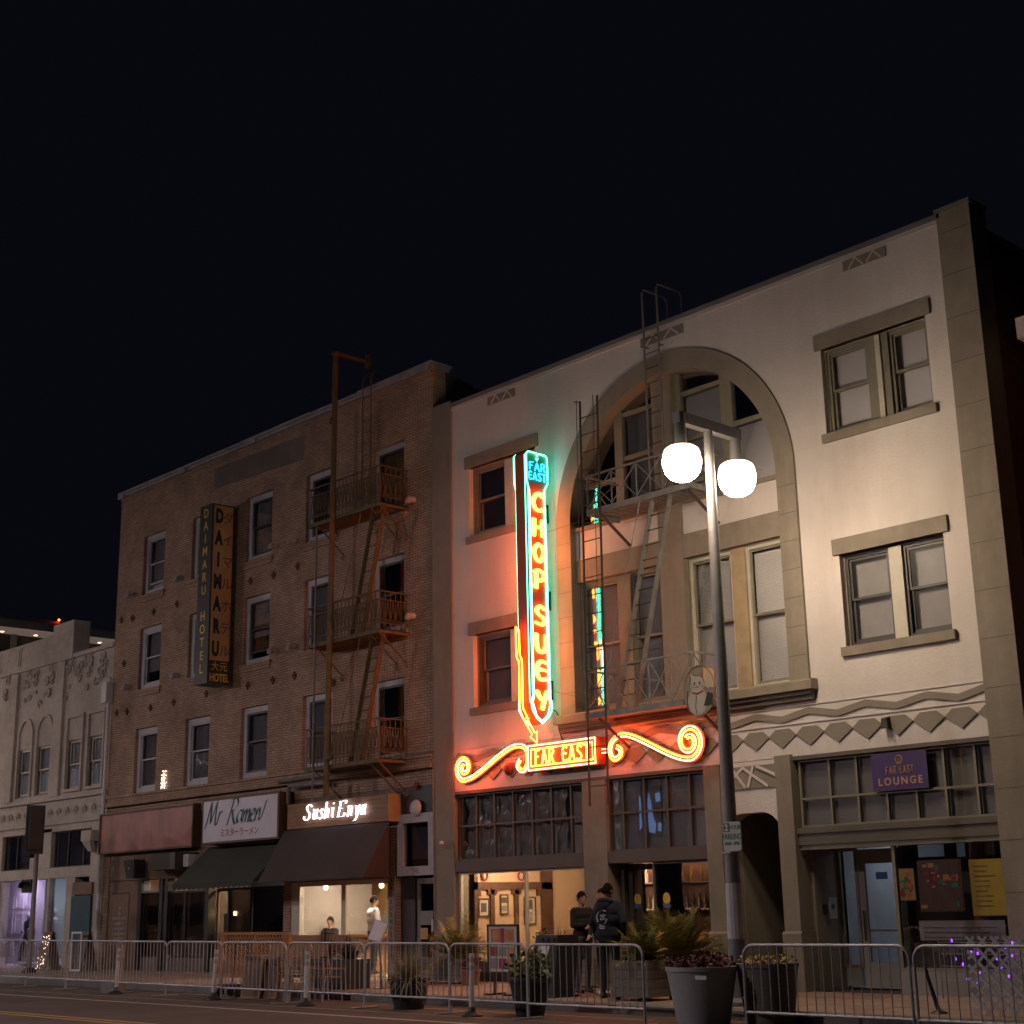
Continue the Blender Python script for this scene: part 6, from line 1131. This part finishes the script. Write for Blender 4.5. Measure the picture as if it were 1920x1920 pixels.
WG = thing('wire_screen', 'wire mesh screen hung with purple string lights before the lounge window', 'wire screen', (-11.6, 20.9, SW)); mb = MB()
for k in range(14): mb.cyl((-12.9+.2*k, 20.9, .42), (-12.9+.2*k, 20.9, 1.0), .006, n=4)
for z in (.42, .62, .8, .97): mb.cyl((-12.9, 20.9, z), (-10.3, 20.9, z), .006, n=4)
obj('wire_mesh', mb, 'galv', WG, kind='stuff'); obj('leg', MB().cyl((-12.9, 20.9, SW), (-12.9, 20.9, .42), .012, n=6).cyl((-10.3, 20.9, SW), (-10.3, 20.9, .42), .012, n=6), 'galv', WG)
for k in range(44): x = RNG.uniform(-12.85, -9.6); obj('bulb', MB().ell((x, 20.86, RNG.uniform(.4, 1.0)), .016, .016, .026, 6, 5), 'purple_bulb', WG)
PM = thing('meter_post', 'slim dark leaning post between the lounge barriers', 'post', (-11.3, 18.1, SW)); obj('shaft', MB().tube([(-11.25, 18.1, SW+.02), (-11.38, 18.1, .62), (-11.42, 18.1, .8)], .03, 8, r1=.02), 'black_metal', PM, True); obj('foot', MB().lathe([(.12, 0), (.1, .02), (.03, .05)], (-11.25, 18.1, SW), 12), 'black_metal', PM)
# posters in the lounge window
for x0, x1, z0, z1, m, lb, wr in ((-13.55, -12.75, 1.42, 2.22, 'wood_dark', 'dark colourful food poster in the lounge window', 0), (-12.62, -12.05, 1.35, 2.20, 'ink_yellow', 'yellow printed notice in a grey holder in the lounge window', 1), (-13.90, -13.62, 1.6, 2.1, 'ink_gold', 'small orange edged flyer in the lounge window', 0), (-13.6, -12.1, .98, 1.28, 'shade_dim', 'wide grey sheet of notices low in the lounge window', 1)):
    o = thing('window_poster', lb, 'poster', ((x0+x1)/2, F+.13, z0)); obj('sheet', MB().box(x0, x1, F+.125, F+.13, z0, z1), m, o); mb = MB()
    if wr:
        for k in range(9): mb.box(x0+.08, x1-.08-RNG.uniform(0, .2), F+.119, F+.1245, z1-.1-.075*k-.012, z1-.1-.075*k) if z1-.12-.075*k > z0 else None
        obj('print', mb, 'ink_slate', o)
    else:
        for k in range(22): a = RNG.uniform(x0, x1-.12); b = RNG.uniform(z0, z1-.1); mb.box(a, a+RNG.uniform(.04, .12), F+.1235-.0004*k, F+.1245, b, b+RNG.uniform(.03, .1), k % 4)
        obj('print', mb, ['ink_orange', 'ink_red', 'ink_green', 'ink_gold'], o)
# ================================================================== INTERIOR THINGS
xw = -24.73
for y, z0, z1, w, lb, kk in ((22.12, 1.43, 1.82, .32, 'left small square framed picture in the restaurant window', 0), (22.72, 1.47, 1.90, .24, 'narrow framed picture in the middle panel of the restaurant window', 1), (23.50, 1.24, 1.84, .36, 'tall framed picture on the right panel in the restaurant window', 2)):
    o = thing('framed_picture', lb, 'picture', (xw, y, z0), 'framed pictures on the restaurant wall'); mb = MB()
    for a, b, c, d in ((y-w/2, y+w/2, z0, z0+.03), (y-w/2, y+w/2, z1-.03, z1), (y-w/2, y-w/2+.03, z0+.03, z1-.03), (y+w/2-.03, y+w/2, z0+.03, z1-.03)): mb.box(xw, xw+.03, a, b, c, d)
    obj('frame', mb, 'wood_dark', o); obj('mount', MB().box(xw, xw+.012, y-w/2+.03, y+w/2-.03, z0+.03, z1-.03), 'paper', o)
    if kk == 0: obj('print', MB().box(xw, xw+.016, y-.08, y+.08, z0+.1, z1-.1), 'ink_slate', o)
    else: obj('print', MB().box(xw, xw+.016, y-.07, y+.07, z0+.07, (z0+z1)/2-.03), 'ink_grey', o); obj('print', MB().box(xw, xw+.016, y-.08, y+.08, (z0+z1)/2+.03, z1-.07), 'ink_slate', o)
for y, m, lb in ((23.25, 'red_gloss', 'round red ornament above the timber rail in the restaurant'), (22.15, 'red_gloss', 'small red ornament at the left above the timber rail')):
    o = thing('wall_ornament', lb, 'ornament', (xw, y, 2.2)); obj('ring', MB().tube([(xw+.02, y+.09*math.cos(t), 2.29+.09*math.sin(t)) for t in np.linspace(0, 6.283, 17)[:-1]], .018, 6, closed=True), m, o, True); obj('centre', MB().ell((xw+.02, y, 2.29), .01, .035, .05), 'paper', o)
bulb('ceiling_lamp', (-22.2, 23.2, 2.45), .09, 'bulb_room', 'round warm ceiling lamp inside the left restaurant room'); bulb('ceiling_lamp', (-23.9, 22.3, 2.5), .07, 'bulb_room', 'small warm ceiling lamp over the framed pictures')
RT = thing('dining_table', 'dark dining table in the restaurant window', 'table', (-22.2, 22.6, .16)); obj('top', MB().box(-22.7, -21.6, 22.3, 23.0, .90, .94), 'black_metal', RT); obj('leg', MB().cyl((-22.2, 22.65, .16), (-22.2, 22.65, .9), .04, n=8), 'black_metal', RT)
BC = thing('bar_shelf', 'dark wooden back bar with bottle shelves inside the restaurant door', 'shelf', (-21.2, 25.0, .16))
obj('carcass', MB().box(-24.2, -20.2, 25.0, 25.3, .16, 2.5), 'wood_dark', BC); obj('shelf', MB().box(-24.2, -20.2, 24.75, 25.0, 1.50, 1.53), 'shade', BC); obj('shelf', MB().box(-24.2, -20.2, 24.75, 25.0, 2.05, 2.08), 'shade', BC)
bt = MB().lathe([(.04, 0), (.04, .18), (.015, .23), (.015, .31)], (0, 0, 0), 8)
bms = [bt.mesh('bottle', [m], True) for m in ('paper', 'leaf', 'gold_decor', 'room_white')]
for k in range(22):
    x = -24.0+.16*k; o = put(bpy.data.objects.new('bottle', bms[RNG.randrange(4)]), None, T(x, 24.87, 1.531)); tag(o, 'bottle on the lower back bar shelf behind the restaurant glass', 'bottle', 'bottles on the lower bar shelf')
for k in range(14):
    x = -24.0+.26*k; o = put(bpy.data.objects.new('bottle', bms[RNG.randrange(4)]), None, T(x, 24.87, 2.081)); tag(o, 'bottle on the upper back bar shelf behind the restaurant glass', 'bottle', 'bottles on the upper bar shelf')
for x, y, lb in ((-21.45, 23.1, 'tubular filament lamp glowing red inside the restaurant door'), (-20.3, 23.1, 'tubular filament lamp glowing red behind the filmed window')):
    o = thing('pendant_lamp', lb, 'lamp', (x, y, 1.98)); obj('tube', MB().cyl((x, y, 1.99), (x, y, 2.15), .022, n=8), 'red_filament', o); obj('cord', MB().cyl((x, y, 2.15), (x, y, 2.62), .006, n=4), 'black_metal', o)
for x, y, lb in ((-20.05, F+.44, 'round yellow and blue sticker on the restaurant door'), (-19.0, F+.085, 'round yellow and blue sticker on the filmed window')):
    o = thing('window_sticker', lb, 'sticker', (x+.1, y, 1.55)); obj('disc', MB().xz(disc(x+.1, 1.72, .09, .11), y-.004, y-.001), 'ink_yellow', o); obj('label', MB().box(x+.01, x+.19, y-.004, y-.001, 1.55, 1.63), 'ink_blue', o)
obj('bar_strip_light', MB().box(-24.0, -20.4, 24.70, 24.74, 2.52, 2.55), 'bulb_bar', None, False, 'thin strip light above the back bar shelves', 'lamp')
RFL = thing('painted_reflection', 'bluish reflection painted as glowing blotches in the upper right transom panes', 'painted reflection', (-19.6, F+.8, 2.9)); obj('reflection_backing', MB().box(-19.62, -19.0, F+.155, F+.165, 2.86, 3.8), 'curtain', RFL); obj('picture', MB().xz([(-19.32, 2.95), (-19.18, 2.92), (-19.14, 3.1), (-19.2, 3.2), (-19.24, 3.45), (-19.3, 3.7), (-19.36, 3.4)], F+.145, F+.154).xz([(-19.12, 3.5), (-19.0, 3.52), (-19.02, 3.68), (-19.14, 3.66)], F+.145, F+.154).xz([(-19.1, 2.96), (-19.02, 2.95), (-19.0, 3.1), (-19.08, 3.12)], F+.145, F+.154).xz([(-19.56, 3.0), (-19.5, 3.05), (-19.51, 3.6), (-19.55, 3.66)], F+.146, F+.154), 'reflection_blue', RFL)  # blotches of a pane reflection painted in as glow, on a backing
# sushi bar lamps
for x, lb in ((-30.35, 'left round bulb in the sushi bar window'), (-28.15, 'right round bulb in the sushi bar window')):
    o = thing('pendant_lamp', lb, 'lamp', (x, 22.0, 2.1)); obj('globe', MB().ell((x, 22.0, 2.17), .055, .055, .06), 'bulb_warm', o, True); obj('cord', MB().cyl((x, 22.0, 2.23), (x, 22.0, 2.55), .006, n=4), 'black_metal', o)
for x, lb in ((-30.0, 'left flat ceiling downlight in the sushi bar'), (-29.2, 'middle flat ceiling downlight in the sushi bar'), (-27.7, 'right flat ceiling downlight in the sushi bar')): bulb('downlight', (x, 22.6, 2.51), .12, 'bulb_sushi', lb, flat=True)
SHC = thing('sushi_counter', 'light wooden counter inside the sushi bar', 'counter', (-29.5, 23, .16)); obj('counter_top', MB().box(-32.5, -28.0, 23.0, 23.5, 1.0, 1.05), 'wood', SHC); obj('front_panel', MB().box(-32.4, -28.1, 23.1, 23.15, .16, 1.0), 'sign_cream', SHC)
for x, lb in ((-36.7, 'small bright lamp with pinkish flare behind the dim shop glass'), (-34.2, 'small square orange lamp beside the ramen shop post')):
    o = thing('table_lamp', lb, 'lamp', (x, F+.5, 1.5)); obj('shade', MB().cyl((x, F+.5, 1.55), (x, F+.5, 1.66), .06, .05, n=8), 'bulb_warm', o); obj('base', MB().cyl((x, F+.5, 1.40), (x, F+.5, 1.55), .03, n=8), 'black_metal', o)
bulb('ceiling_lamp', (-32.2, F+1.6, 2.55), .03, 'bulb_cool', 'small bluish ceiling spot inside the ramen shop')
bulb('ceiling_lamp', (-33.4, F+1.2, 2.8), .06, 'bulb_room', 'dim ceiling lamp deep inside the ramen shop'); bulb('ceiling_lamp', (-37.3, F+1.2, 2.8), .05, 'bulb_room', 'dim ceiling lamp behind the boarded shop front')
bulb('window_lamp', (-37.96, F+.222, 5.22), .03, 'bulb_warm', 'bright table lamp in the lowest left hotel window', 'lamp')
LS = thing('light_figure', 'cluster of white string lights on the ledge between the lowest hotel windows', 'light decoration', (-37.2, F-.1, 4.97)); mb = MB()
for k in range(90): t = RNG.random(); mb.ell((-37.15+RNG.uniform(-.13, .13)*(1-.3*t)+.05*t, F-.06+RNG.uniform(-.03, .03), 4.99+.5*t), .011, .011, .013, 5, 4)
obj('bulbs', mb, 'string_bulb', LS, kind='stuff'); obj('wire_frame', MB().tube([(-37.25, F-.06, 4.97), (-37.22, F-.06, 5.4), (-37.1, F-.06, 5.5), (-37.03, F-.06, 5.3), (-37.05, F-.06, 4.97)], .006, 4), 'iron_dark', LS)
for x, y, lb in ((-47.6, F+.8, 'left ceiling lamp of the lilac shop'), (-45.8, F+.8, 'middle ceiling lamp of the lilac shop'), (-44.0, F+.8, 'right ceiling lamp of the lilac shop')): bulb('ceiling_lamp', (x, y, 2.8), .13, 'bulb_lav' if x < -44 else 'bulb_cool', lb, flat=True)
for x, lb in ((-42.6, 'left ceiling spot behind the upper cream windows'), (-41.2, 'right ceiling spot behind the upper cream windows'), (-45.5, 'ceiling spot behind the arched cream windows')): bulb('ceiling_lamp', (x, F+1.6, 7.75), .16, 'bulb_cool', lb, flat=True)
bulb('ceiling_lamp', (-13.6, F+3.2, 2.72), .10, 'bulb_lounge', 'cool ceiling lamp inside the lounge', flat=True); bulb('ceiling_lamp', (-14.9, F+2.6, 2.72), .08, 'bulb_lounge', 'cool ceiling lamp behind the lounge door', flat=True)
# ================================================================== PEOPLE
def person(label, loc, rot, arms, cols, hair=1, stride=0., scale=1., sit=False, hood=False, lean=0., vox=.009, bulk=1.):
    """cols: top, legs, shoe. local frame: looks along -Y."""
    mb = MB(); seg = []
    def cap(a, b, r0, r1, m, n=12):
        if m == 0: r0 *= bulk; r1 *= bulk
        mb.caps(a, b, r0, r1, n); seg.append((a, b, m, (r0+r1)/2))
    H = lambda s: (s*.095, 0, .92)
    for s in (-1, 1):
        st = stride*s
        if sit: k, an = (s*.12, -.42, .50), (s*.12, -.40, .10)
        else: k, an = (s*.10, -.02+st*.5, .50), (s*.10, .02+st, .09)
        h = (s*.095, 0, .52) if sit else H(s)
        cap(h, k, .092, .06, 1); cap(k, an, .06, .042, 1); cap((an[0], an[1]+.03, .05), (an[0]+s*.02, an[1]-.17, .04), .045, .036, 2); cap((an[0], an[1], .12), (an[0], an[1], .06), .045, .045, 2)
    zb = -.40 if sit else 0
    cap((-.08, 0, .93+zb), (.08, 0, .93+zb), .125, .125, 1 if not hood else 1); cap((-.06, 0, 1.03+zb), (.06, 0, 1.03+zb), .125, .125, 0); cap((-.085, .0, 1.22+zb), (.085, .0, 1.22+zb), .132, .132, 0); cap((-.10, .01, 1.34+zb), (.10, .01, 1.34+zb), .12, .12, 0); cap((-.15, .0, 1.42+zb), (.15, 0, 1.42+zb), .075, .075, 0)
    cap((0, .01, 1.44+zb), (0, -.005, 1.56+zb), .058, .054, 3)
    hz = 1.645+zb; mb.ell((0, -.01, hz), .076, .094, .115, 16, 12); seg.append(((0, -.01, hz-.03), (0, -.01, hz+.04), 3, .09)); cap((0, -.075, hz-.075), (0, -.06, hz-.05), .035, .045, 3); cap((0, -.098, hz+.02), (0, -.112, hz-.015), .010, .015, 3, 8)
    for s in (-1, 1): mb.ell((s*.078, .005, hz), .012, .022, .032, 8, 6)
    for s, (el, wr) in zip((-1, 1), arms):
        sh = (s*.185, 0, 1.41+zb); cap(sh, el, .058, .046, 0); cap(el, wr, .046, .034, 0); d = (Vector(wr)-Vector(el)).normalized(); x = Vector((1, 0, 0)) if abs(d.x) < .8 else Vector((0, 1, 0)); x = (x-d*x.dot(d)).normalized(); w = Vector(wr)+d*.03; nrm = d.cross(x)
        cap(tuple(w), tuple(w+d*.055), .026, .030, 3)
        for q, (o_, L_) in enumerate(((-.030, .060), (-.010, .075), (.010, .078), (.029, .066))):
            b = w+d*.075+x*o_; m_ = b+d*L_*.55+nrm*.006; cap(tuple(b), tuple(m_), .0095, .009, 3, 8); cap(tuple(m_), tuple(m_+d*L_*.4+nrm*.022), .009, .008, 3, 8)
        t0 = w+d*.02+x*(-s)*.03*(1 if abs(d.x) < .8 else 1); t1 = t0+x*(-s)*.03+d*.03; cap(tuple(t0), tuple(t1), .012, .010, 3, 8); cap(tuple(t1), tuple(t1+d*.03), .010, .009, 3, 8)
    me0 = mb.mesh('raw', ['skin']); o = bpy.data.objects.new('raw', me0); COL.objects.link(o); md = o.modifiers.new('r', 'REMESH'); md.mode = 'VOXEL'; md.voxel_size = vox; sm = o.modifiers.new('s', 'SMOOTH'); sm.factor = .5; sm.iterations = 3
    bpy.context.view_layer.update(); me = bpy.data.meshes.new_from_object(o.evaluated_get(bpy.context.evaluated_depsgraph_get())); bpy.data.objects.remove(o)
    me.materials.clear()
    for m in (*cols, 'skin'): me.materials.append(MATS[m])
    n = len(me.vertices); co_ = np.empty(n*3); me.vertices.foreach_get('co', co_); co_ = co_.reshape(-1, 3); fv = np.array([p.vertices[0] for p in me.polygons]); c = co_[fv]
    best = np.full(len(c), 9e9); mi = np.zeros(len(c), int)
    for a, b, m, r in seg:
        a = np.array(a); b = np.array(b); ab = b-a; t = np.clip(((c-a)@ab)/max(1e-9, ab@ab), 0, 1); d = np.linalg.norm(c-(a+t[:, None]*ab), axis=1)-r; u = d < best; best[u] = d[u]; mi[u] = m
    me.polygons.foreach_set('material_index', mi.tolist()); me.polygons.foreach_set('use_smooth', [True]*len(me.polygons)); me.update()
    P = thing('person', label, 'person', loc, None, math.radians(rot)); M = WM[P] @ Matrix.Rotation(math.radians(lean), 4, 'X') @ Matrix.Scale(scale, 4); put(bpy.data.objects.new('body', me), P, M)
    def pt(nm, mb_, m, s=True): put(bpy.data.objects.new(nm, mb_.mesh(nm, [m] if isinstance(m, str) else m, s)), P, M)
    hb = MB(); k = 16; R = random.Random(5)
    for i in range(9):
        th = math.pi*.62*i/8
        for j in range(k):
            a = 2*math.pi*j/k; fr = max(0, -math.sin(a)); tt = th*(1-.38*fr) if hair else th*.6; q = 1+R.uniform(-.03, .05); hb.v.append((.086*q*math.sin(tt)*math.cos(a), -.005+.104*q*math.sin(tt)*math.sin(a), hz+.005+.124*q*math.cos(tt)))
    for i in range(8):
        for j in range(k): hb.f.append((i*k+j, i*k+(j+1) % k, (i+1)*k+(j+1) % k, (i+1)*k+j)); hb.m.append(0)
    pt('hair', hb, 'hair')
    e = MB()
    for s in (-1, 1): e.ell((s*.032, -.092, hz+.012), .012, .008, .008, 8, 6); e.ell((s*.032, -.094, hz+.035), .02, .006, .005, 6, 4)
    e.ell((0, -.098, hz-.052), .022, .006, .006, 8, 4); pt('face_features', e, 'hair')
    if hood:
        h_ = MB(); h_.tube([(.12*math.cos(t), .045+.10*math.sin(t), 1.475+.03*math.sin(t)) for t in np.linspace(-.5, math.pi+.5, 14)], .040, 10); h_.ell((0, .125, 1.44), .12, .055, .10, 12, 8); pt('hood', h_, cols[0])
        g = MB(); yb = .188
        nib(g, [[(-.07, -.05), (-.09, .03), (-.05, .10), (.03, .13), (.08, .11)], [(-.05, -.09), (.02, -.10), (.08, -.05), (.10, .0)]], (0, yb, 1.22), 1, (-1, 0, 0), (0, 0, 1), .016, .4, .006)
        text_mb('SUMMIT', .028, (0, yb, 1.265), (-1, 0, 0), (0, 0, 1), .006, .001, mb=g) if False else None
        nib(g, [[(-.03, .05), (.02, .055), (.07, .05)], [(-.02, .025), (.05, .025)], [(-.03, .0), (.0, -.02), (.03, .0), (.06, -.01)], [(-.05, -.125), (.06, -.125)], [(-.04, -.15), (.05, -.15)]], (0, yb, 1.22), 1, (-1, 0, 0), (0, 0, 1), .012, 1.2, .006)
        pt('back_print', g, 'ink_white', False); pt('waistband', MB().lathe([(.235, .945), (.255, .98), (.24, 1.03)], (0, 0, 0), 20, sy=.62), cols[0])
    return P
DN = [((-.24, .03, 1.14), (-.25, -.02, .90)), ((.24, .03, 1.14), (.25, -.02, .90))]
person('man seen from behind in a dark navy hoodie with a white print', (-17.50, 18.42, SW), 190, [((-.30, .03, 1.17), (-.20, -.13, .98)), ((.30, .04, 1.16), (.27, -.06, .93))], ('navy', 'black_cloth', 'shoe'), hood=True, stride=.05, scale=1.03, bulk=1.22)
person('person in dark clothes facing the man in the hoodie, face lit', (-18.28, 19.1, SW), -8, [((-.22, -.06, 1.16), (-.10, -.22, 1.0)), ((.24, .02, 1.15), (.20, -.12, .95))], ('black_cloth', 'grey_cloth', 'shoe_white'), stride=-.06, scale=.99, hair=0)
person('waiter in dark top with folded arms standing by the restaurant column', (-18.98, 19.3, SW), 78, [((-.24, -.06, 1.17), (-.02, -.20, 1.18)), ((.24, -.06, 1.17), (.02, -.22, 1.15))], ('black_cloth', 'grey_cloth', 'shoe'), scale=.97)
person('man in a white shirt seen from behind inside the sushi bar', (-29.15, 22.55, .16), 160, [((-.26, .02, 1.16), (-.24, -.10, .94)), ((.25, .03, 1.15), (.24, -.06, .92))], ('shirt_white', 'black_cloth', 'shoe'), scale=1.02, bulk=1.12)
person('chef in white at the left of the sushi bar', (-32.1, 22.75, .16), 40, [((-.22, -.10, 1.16), (-.12, -.25, 1.05)), ((.22, -.10, 1.16), (.12, -.25, 1.05))], ('shirt_white', 'black_cloth', 'shoe'), scale=.97)
person('dark haired guest seated inside the sushi bar', (-30.75, 22.45, .16), 30, [((-.22, -.10, .80), (-.12, -.28, .74)), ((.22, -.10, .80), (.12, -.28, .74))], ('black_cloth', 'black_cloth', 'shoe'), sit=True, scale=.97)
o = thing('bar_stool', 'stool under the seated guest in the sushi bar', 'stool', (-30.75, 22.45, .16)); obj('seat', MB().lathe([(.17, .36), (.17, .40)], (-30.75, 22.45, .16), 14), 'wood', o); obj('leg', MB().cyl((-30.75, 22.45, .16), (-30.75, 22.45, .52), .03, n=8), 'black_metal', o)
